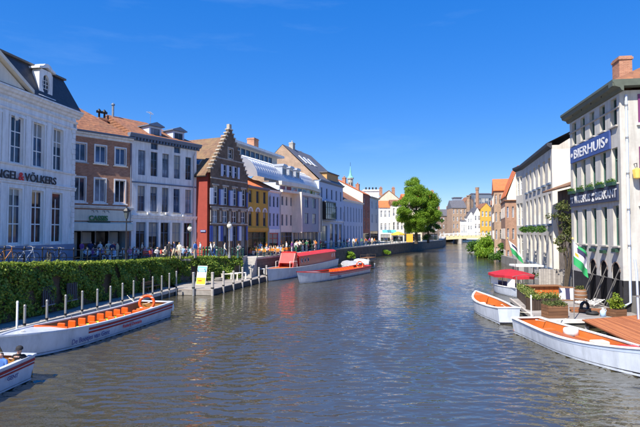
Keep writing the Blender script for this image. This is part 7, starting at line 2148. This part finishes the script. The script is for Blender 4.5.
crowd = [ # pose, column, depth, facing (deg), top, bottom, hair, label
 ('stand',91,43.2,20,'navy','black','dark','person in navy top standing under the cafe awning by the mansard house'),
 ('stand2',95.5,41.4,-30,'black','denim','brown','person in black standing at the brick house cafe near the sign lamps'),
 ('stand',100.5,43.4,160,'white','denim','blond','person in white shirt standing in the middle of the cafe front'),
 ('sit2',104.5,42.4,60,'pink','denim','brown','person in pink sitting at a table before the brick house'),
 ('stand2',109,43,-150,'cream','blue','grey','person in cream top with grey hair before the dark cafe front'),
 ('stand',113,41.6,30,'navy','white','dark','person in navy top and white trousers near the black lantern'),
 ('sit',118,42.6,-70,'red','black','dark','person in red sitting beside the black lantern post'),
 ('sit3',122.5,42.4,120,'white','beige','brown','person in white sitting just left of the black lantern'),
 ('sit',130.5,43,40,'pink','white','grey','person in pale pink sitting right of the black lantern'),
 ('sit2',134.5,43.4,-60,'white','purple','blond','fair haired person in white sitting before the drainpipe'),
 ('sit',145.5,44.6,90,'pink','purple','brown','person in pink and purple sitting before the pale five bay house'),
 ('sit2',152,45.0,-90,'purple','denim','dark','person in purple sitting at the terrace of the five bay house'),
 ('sit3',157.5,45.4,30,'white','denim','blond','person in white leaning over a table before the five bay house'),
 ('stand',169.5,44.8,10,'black','black','dark','tall person all in black standing behind the ivy'),
 ('walk',174.5,45.6,-80,'navy','beige','brown','person in navy walking past the terrace tables'),
 ('sit',179,48.4,80,'beige','denim','blond','fair haired person in beige at the red chairs'),
 ('sit2',184,48.8,-70,'green','denim','brown','person in green sitting near the dark green lamp post'),
 ('sit3',188.5,49.2,-20,'lightblue','denim','dark','person in light blue leaning on a table near the dark green lamp post'),
 ('walk2',195.5,48.8,100,'grey','denim','grey','person in grey walking before the red side wall'),
 ('walk',211,50.4,-90,'white','lightblue','brown','person in white shirt walking past the step gable house'),
 ('walk2',214.5,50.9,-80,'cream','blue','blond','person in cream top and blue trousers beside the walker in white'),
 ('stand2',239,53,0,'grey','black','dark','person in grey standing at the top of the stone stairs'),
 ('sit',256.5,61.4,60,'orange','denim','dark','person in orange sitting first among the orange chairs'),
 ('sit2',262,60.8,-60,'cream','denim','brown','person in cream sitting before the shop of the yellow house'),
 ('sit',267,61.8,40,'white','black','blond','fair haired person in white sitting before the narrow house'),
 ('sit3',272.5,62.0,-90,'beige','denim','dark','person in beige leaning over a cafe table before the narrow house'),
 ('sit2',277.5,62.6,80,'white','denim','dark','person in white with dark hair among the orange chairs'),
 ('stand',296,67.5,15,'white','green','dark','person in white shirt standing before the modern building'),
 ('stand2',303,70,-40,'black','denim','dark','person in black below the grey bay'),
 ('stand',308,71.5,60,'navy','black','brown','person in navy below the grey bay'),
 ('walk',314,75,-90,'grey','black','dark','person in grey walking past the curved cream wing'),
 ('stand',331,84.2,0,'cream','cream','grey','person dressed all in cream at the railing above the houseboat'),
 ('stand2',338.5,88,20,'white','white','dark','person dressed all in white at the railing'),
 ('walk',344,92,90,'black','denim','dark','person in black walking before the tall window house'),
 ('walk2',349.5,91,-90,'lightblue','denim','brown','person in light blue before the tall window house'),
 ('stand',353.5,94.5,0,'white','beige','blond','fair haired person in white and beige at the railing'),
 ('walk',357.5,97,80,'navy','black','dark','person in navy walking toward the red brick house'),
 ('stand2',361.5,99,-30,'green','denim','dark','person in green near the red brick house'),
 ('walk2',365.5,102,-90,'red','denim','brown','person in red before the narrow red brick house'),
 ('stand',369.5,103.5,30,'purple','black','dark','person in purple before the pale blue corner house'),
 ('walk',374.5,107,90,'orange','denim','brown','person in orange before the pale blue corner house'),
 ('stand2',379.5,109.5,-20,'white','denim','dark','person in white before the small white house'),
 ('stand',386,116,10,'navy','black','dark','person in navy before the small white house'),
 ('walk2',392,118,-90,'red','beige','brown','person in red under the edge of the big tree'),
 ('stand',399,121,0,'grey','black','dark','person in grey beside the orange board'),
]
crowd += [
 ('sit',87.5,41.6,30,'lightblue','denim','blond','fair haired person in light blue at the corner of the mansard house'),
 ('sit2',97.8,40.6,-60,'white','denim','dark','dark haired person in white sitting low before the cafe front'),
 ('sit',107,40.8,80,'orange','denim','brown','person in orange sitting before the cafe awning'),
 ('sit3',115.6,40.4,-40,'lightblue','white','brown','person in light blue leaning over before the cafe awning'),
 ('sit',138.5,44,-80,'cream','denim','dark','person in cream sitting at the first red chairs'),
 ('sit2',148.6,46.4,160,'white','black','blond','fair haired person in white deep in the terrace of the five bay house'),
 ('sit',160.8,46.6,60,'red','denim','dark','person in red sitting before the middle shop window of the five bay house'),
 ('sit2',165.5,45.2,-110,'cream','beige','grey','grey haired person in cream sitting beside the tall person in black'),
 ('sit',191.5,48.2,100,'white','denim','dark','person in white sitting by the dark green lamp post'),
 ('stand2',200.5,50.6,-60,'lightblue','beige','brown','person in light blue standing before the red side wall'),
 ('walk',225,51.8,80,'cream','denim','dark','person in cream pushing past the parked bicycles'),
 ('sit',259.3,62.2,-30,'white','black','grey','grey haired person in white under the yellow house arches'),
 ('sit2',281,64.5,30,'lightblue','beige','blond','person in light blue at the last orange chairs'),
 ('stand',286.5,65.5,-70,'white','denim','brown','person in white shirt and jeans at the quay railing above the houseboat bow'),
 ('walk2',320.5,80,90,'red','black','dark','person in red walking before the steep roofed house'),
 ('stand2',325.5,82,-10,'lightblue','navy','blond','person in light blue at the railing before the steep roofed house'),
 ('walk',347,93.5,-90,'pink','denim','brown','person in pink walking before the tall window house'),
 ('stand',372,105.5,0,'cream','beige','grey','person in cream before the pale blue corner house'),
]
places = [('before the brick house cafe', 82, 125, 40.2, 44.2), ('before the five bay house', 133, 196, 45.0, 49.0), ('among the orange chairs', 254, 284, 60.8, 64.0),
          ('before the modern building', 288, 316, 68, 73), ('before the tall window house', 336, 366, 92, 99)]
seen = set(); rp_ = random.Random(5)
tops = ['white','red','lightblue','cream','pink','orange','blue','beige','green','purple']
for pl, xa, xb, Ya, Yb in places:
    for i in range(9 if xa < 270 else 5):
        while True:
            tp_, bt_, hr_ = rp_.choice(tops), rp_.choice(['denim','black','beige','white']), rp_.choice(['dark','brown','blond','grey'])
            po = rp_.choice(['sit','sit2','sit3','stand','stand2'] if xa < 285 else ['walk','walk2','stand','stand2'])
            if (pl, tp_, bt_) not in seen: seen.add((pl, tp_, bt_)); break
        verb = 'sitting' if po.startswith('sit') else 'walking' if po.startswith('walk') else 'standing'
        crowd.append((po, xa+(xb-xa)*(i+rp_.random())/(9 if xa < 270 else 5), rp_.uniform(Ya,Yb), rp_.uniform(-180,180), tp_, bt_, hr_,
                      '%s haired person in %s and %s %s %s' % ({'blond':'fair'}.get(hr_,hr_), tp_.replace('light','light '), bt_, verb, pl)))
for pose, x, Y, rz, a, b, hr, lb in crowd:
    qy = quay_y(x) if x > 283 else None
    if qy: Y = max(qy + 1.2, Y)
    z = 2.5 if Y > 54 else (2.78 if Y > 48.5 else 2.9)
    if Y < 54: # surface height of the sloping quay
        for (x0,y0,z0),(x1,y1,z1) in zip(QL[:-1],QL[1:]):
            if y0 <= Y <= y1 and y1 > y0: z = z0+(z1-z0)*(Y-y0)/(y1-y0); break
    person(pose, xat(x,Y), Y, z-.01, R(rz), a, b, hr, lb, random.uniform(.96,1.05))
# ---- the two passengers in the corner boat
q = sit(.5, .40, lean=.10); q.update(lw=(.10,-.30,.62), lh=(.05,-.36,.60), rw=(-.10,-.30,.60), rh=(-.04,-.35,.58))
pmA = person_mesh(q, True, 1.0)
q2 = sit(.5, .40, lean=.16); q2.update(le=(.28,-.10,.82), lw=(.12,-.36,.96), lh=(.04,-.40,.98), re=(-.30,-.10,.80), rw=(-.20,-.38,.92), rh=(-.12,-.44,.93))
for k_, d_ in (('sp',.05),('ch',.12),('nk',.16),('hd',.18),('tp',.19),('ls',.13),('rs',.13),('le',.14),('lw',.16),('lh',.17),('re',.14),('rw',.15),('rh',.16)): q2[k_] = (q2[k_][0]+d_, q2[k_][1], q2[k_][2])
pmB = person_mesh(q2, True, 1.0)
M = PBOAT.matrix_basis; rzb = PBOAT.rotation_euler.z
def inboat(x, y, z): return M @ Vector((x,y,z))
pA = inboat(-2.42, PSIDE*.58, .08); pB = inboat(-3.08, PSIDE*.58, .08)
SA = person('a', pA.x, pA.y, pA.z, rzb+pi/2+R(-10), 'blue', 'denim', 'dark', 'person in blue jacket sitting in the corner boat', 1.0, pmA)
SB = person('b', pB.x, pB.y, pB.z, rzb+pi/2+R(8), 'black', 'black', 'dark', 'person in black jacket and dark cap leaning on the boat side', 1.0, pmB)
hd = Vector(q2['hd'])
cb = MB().lathe([(.118,0),(.12,.05),(.10,.10),(.05,.135),(0,.14)], 14); cb.prism([(-.08,-.09),(.08,-.09),(.07,-.2),(-.07,-.2)], 'z', .0, .016)
cb.build('cap', cloth((.015,.015,.018),'black'), SB, (hd.x,hd.y,hd.z+.05))
# ---- small things on the quay
q = Vector((xat(409.5,122),122,2.5)); e = empty('orange_board', q, R(-12), 'orange poster board standing under the tree', 'sign')
MB().box(-.8,.8,0,.06,.35,2.4).build('panel', mat('orange_board_paint',(0.80,0.36,0.03),.6), e)
for s in (-.7,.7): MB().box(s-.04,s+.04,.07,.13,0,2.4).build('post', BLACK, e)
Yp = 118
e = empty('shop_parasol', (xat(398,Yp+8),Yp+8,2.5), 0, 'ochre cafe parasol under the trees at the quay end', 'parasol')
canopy('canopy', e, 1.9, 1.9, .7, 2.3, mat('ochre_cloth',(0.62,0.38,0.06),.8), 4); MB().tube([(0,0,0),(0,0,3.0)], .04, 6).build('pole', WHITE, e); MB().lathe([(.3,0),(.3,.1),(.05,.15)], 10).build('base', STONE, e)
for i, (x, Y) in enumerate(((386,124),(391,127))):
    e = empty('shop_awning', (xat(x,146)-1.2,145.9,2.4+2.7), 0, ('teal shop awning on the small white house','teal shop awning beside the beige house')[i], 'awning')
    MB().prism([(0,.9),(-1.3,.1),(-1.3,0),(0,.8)], 'x', 0, 2.6).build('cloth', mat('teal_cloth',(0.08,0.34,0.42),.8), e)
    for s in (.1,2.5): MB().tube([(s,0,0),(s,-1.25,.05)], .03, 5).build('arm', BLACK, e)
# wall sign on the red side wall
e = empty('street_sign', (0,0,0), 0, 'small blue street sign on the red side wall', 'sign')
sgn = Vector((P4c[0],P4c[1])) ; a4 = R(A4); inn = Vector((-cos(a4), sin(a4))); ps = sgn + inn*.9
e.location = (ps.x - sin(a4)*.06, ps.y - cos(a4)*.06, zat(231,54.5)); e.rotation_euler = (0,0,math.atan2(-inn.y,-inn.x))
MB().box(-.38,.38,-.02,.0,-.13,.13).build('plate', SIGNBLUE, e); MB().box(-.3,.3,-.026,-.021,-.03,.03).build('print_line', WHITE, e)

# ---- mooring ropes
def rope(a, b, label, sag=.35):
    a, b = Vector(a), Vector(b); pts = []
    for i in range(11):
        t = i/10; p = a.lerp(b, t); p.z -= sag*4*t*(1-t); pts.append(tuple(p-a))
    e = empty('mooring_rope', a, 0, label, 'rope'); MB().tube(pts, .018, 5).build('strand', PALECREAM, e)
    MB().torus((0,0,0), .06, .018, 'z', 10, 5).build('loop', PALECREAM, e)
hb = bpy.data.objects['tour_boat'].matrix_basis
pp_ = lambda x, y, z: hb @ Vector((x,y,z))
rope(pp_(-5.2,0,1.0), (dockx(35.2)+.1, 35.2, .95), 'slack rope from the tour boat stern to the walkway post', .3)
rope(pp_(4.6,0,1.15), (dockx(22.5)+.2, 22.5, .9), 'slack rope from the tour boat bow to the walkway', .2)
b5 = [o for o in bpy.data.objects if o.name.startswith('open_launch') and o.parent is None]
b5.sort(key=lambda o: o.location.y)
m5 = b5[0].matrix_basis; rope(m5 @ Vector((-3.2,0,.9)), (A.x+1.6, A.y+.15, .68), 'rope from the near launch to the terrace beam', .12)
m6 = b5[1].matrix_basis; rope(m6 @ Vector((-2.2,0,1.0)), (A.x+.5, A.y+2.2, .68), 'rope from the short launch to the terrace edge', .15)
# ---- aerials on the roofs
def aerial(rootname, x, y, z, h=1.6):
    r = bpy.data.objects[rootname]; b = MB(); b.tube([(0,0,-.6),(0,0,h)], .025, 5); b.tube([(-.7,0,h-.15),(.7,0,h-.15)], .016, 4)
    for i in range(6): b.tube([(-.6+i*.24,-.3+.03*i,h-.15),(-.6+i*.24,.3-.03*i,h-.15)], .012, 4)
    b.build('aerial', STEEL, r, (x,y,z), (0,0,.6))
aerial('five_bay_house', 5.2, 4.5, 15.6, 1.4); aerial('yellow_house', 2.0, 3.4, 10.4, 1.5); aerial('steep_roof_house', 8.5, 7, 17.6, 1.6); aerial('tall_window_house', 5, 6, 11.6, 1.8); aerial('orange_roof_house', 2.5, 7.5, 14.2, 1.6)
# ---- drainpipes between neighbouring fronts
for nm, x, h in (('yellow_house', .12, 8.4), ('narrow_house', .1, 8.4), ('modern_building', .12, 9.0), ('steep_roof_house', .15, 10.5), ('tall_window_house', .15, 7.5), ('five_bay_house', 7.7, 12.2)):
    r = bpy.data.objects[nm]; b = MB().tube([(0,-.1,0),(0,-.1,h-.4),(0,-.3,h)], .055, 6); b.build('drainpipe', ZINC, r, (x,0,0))
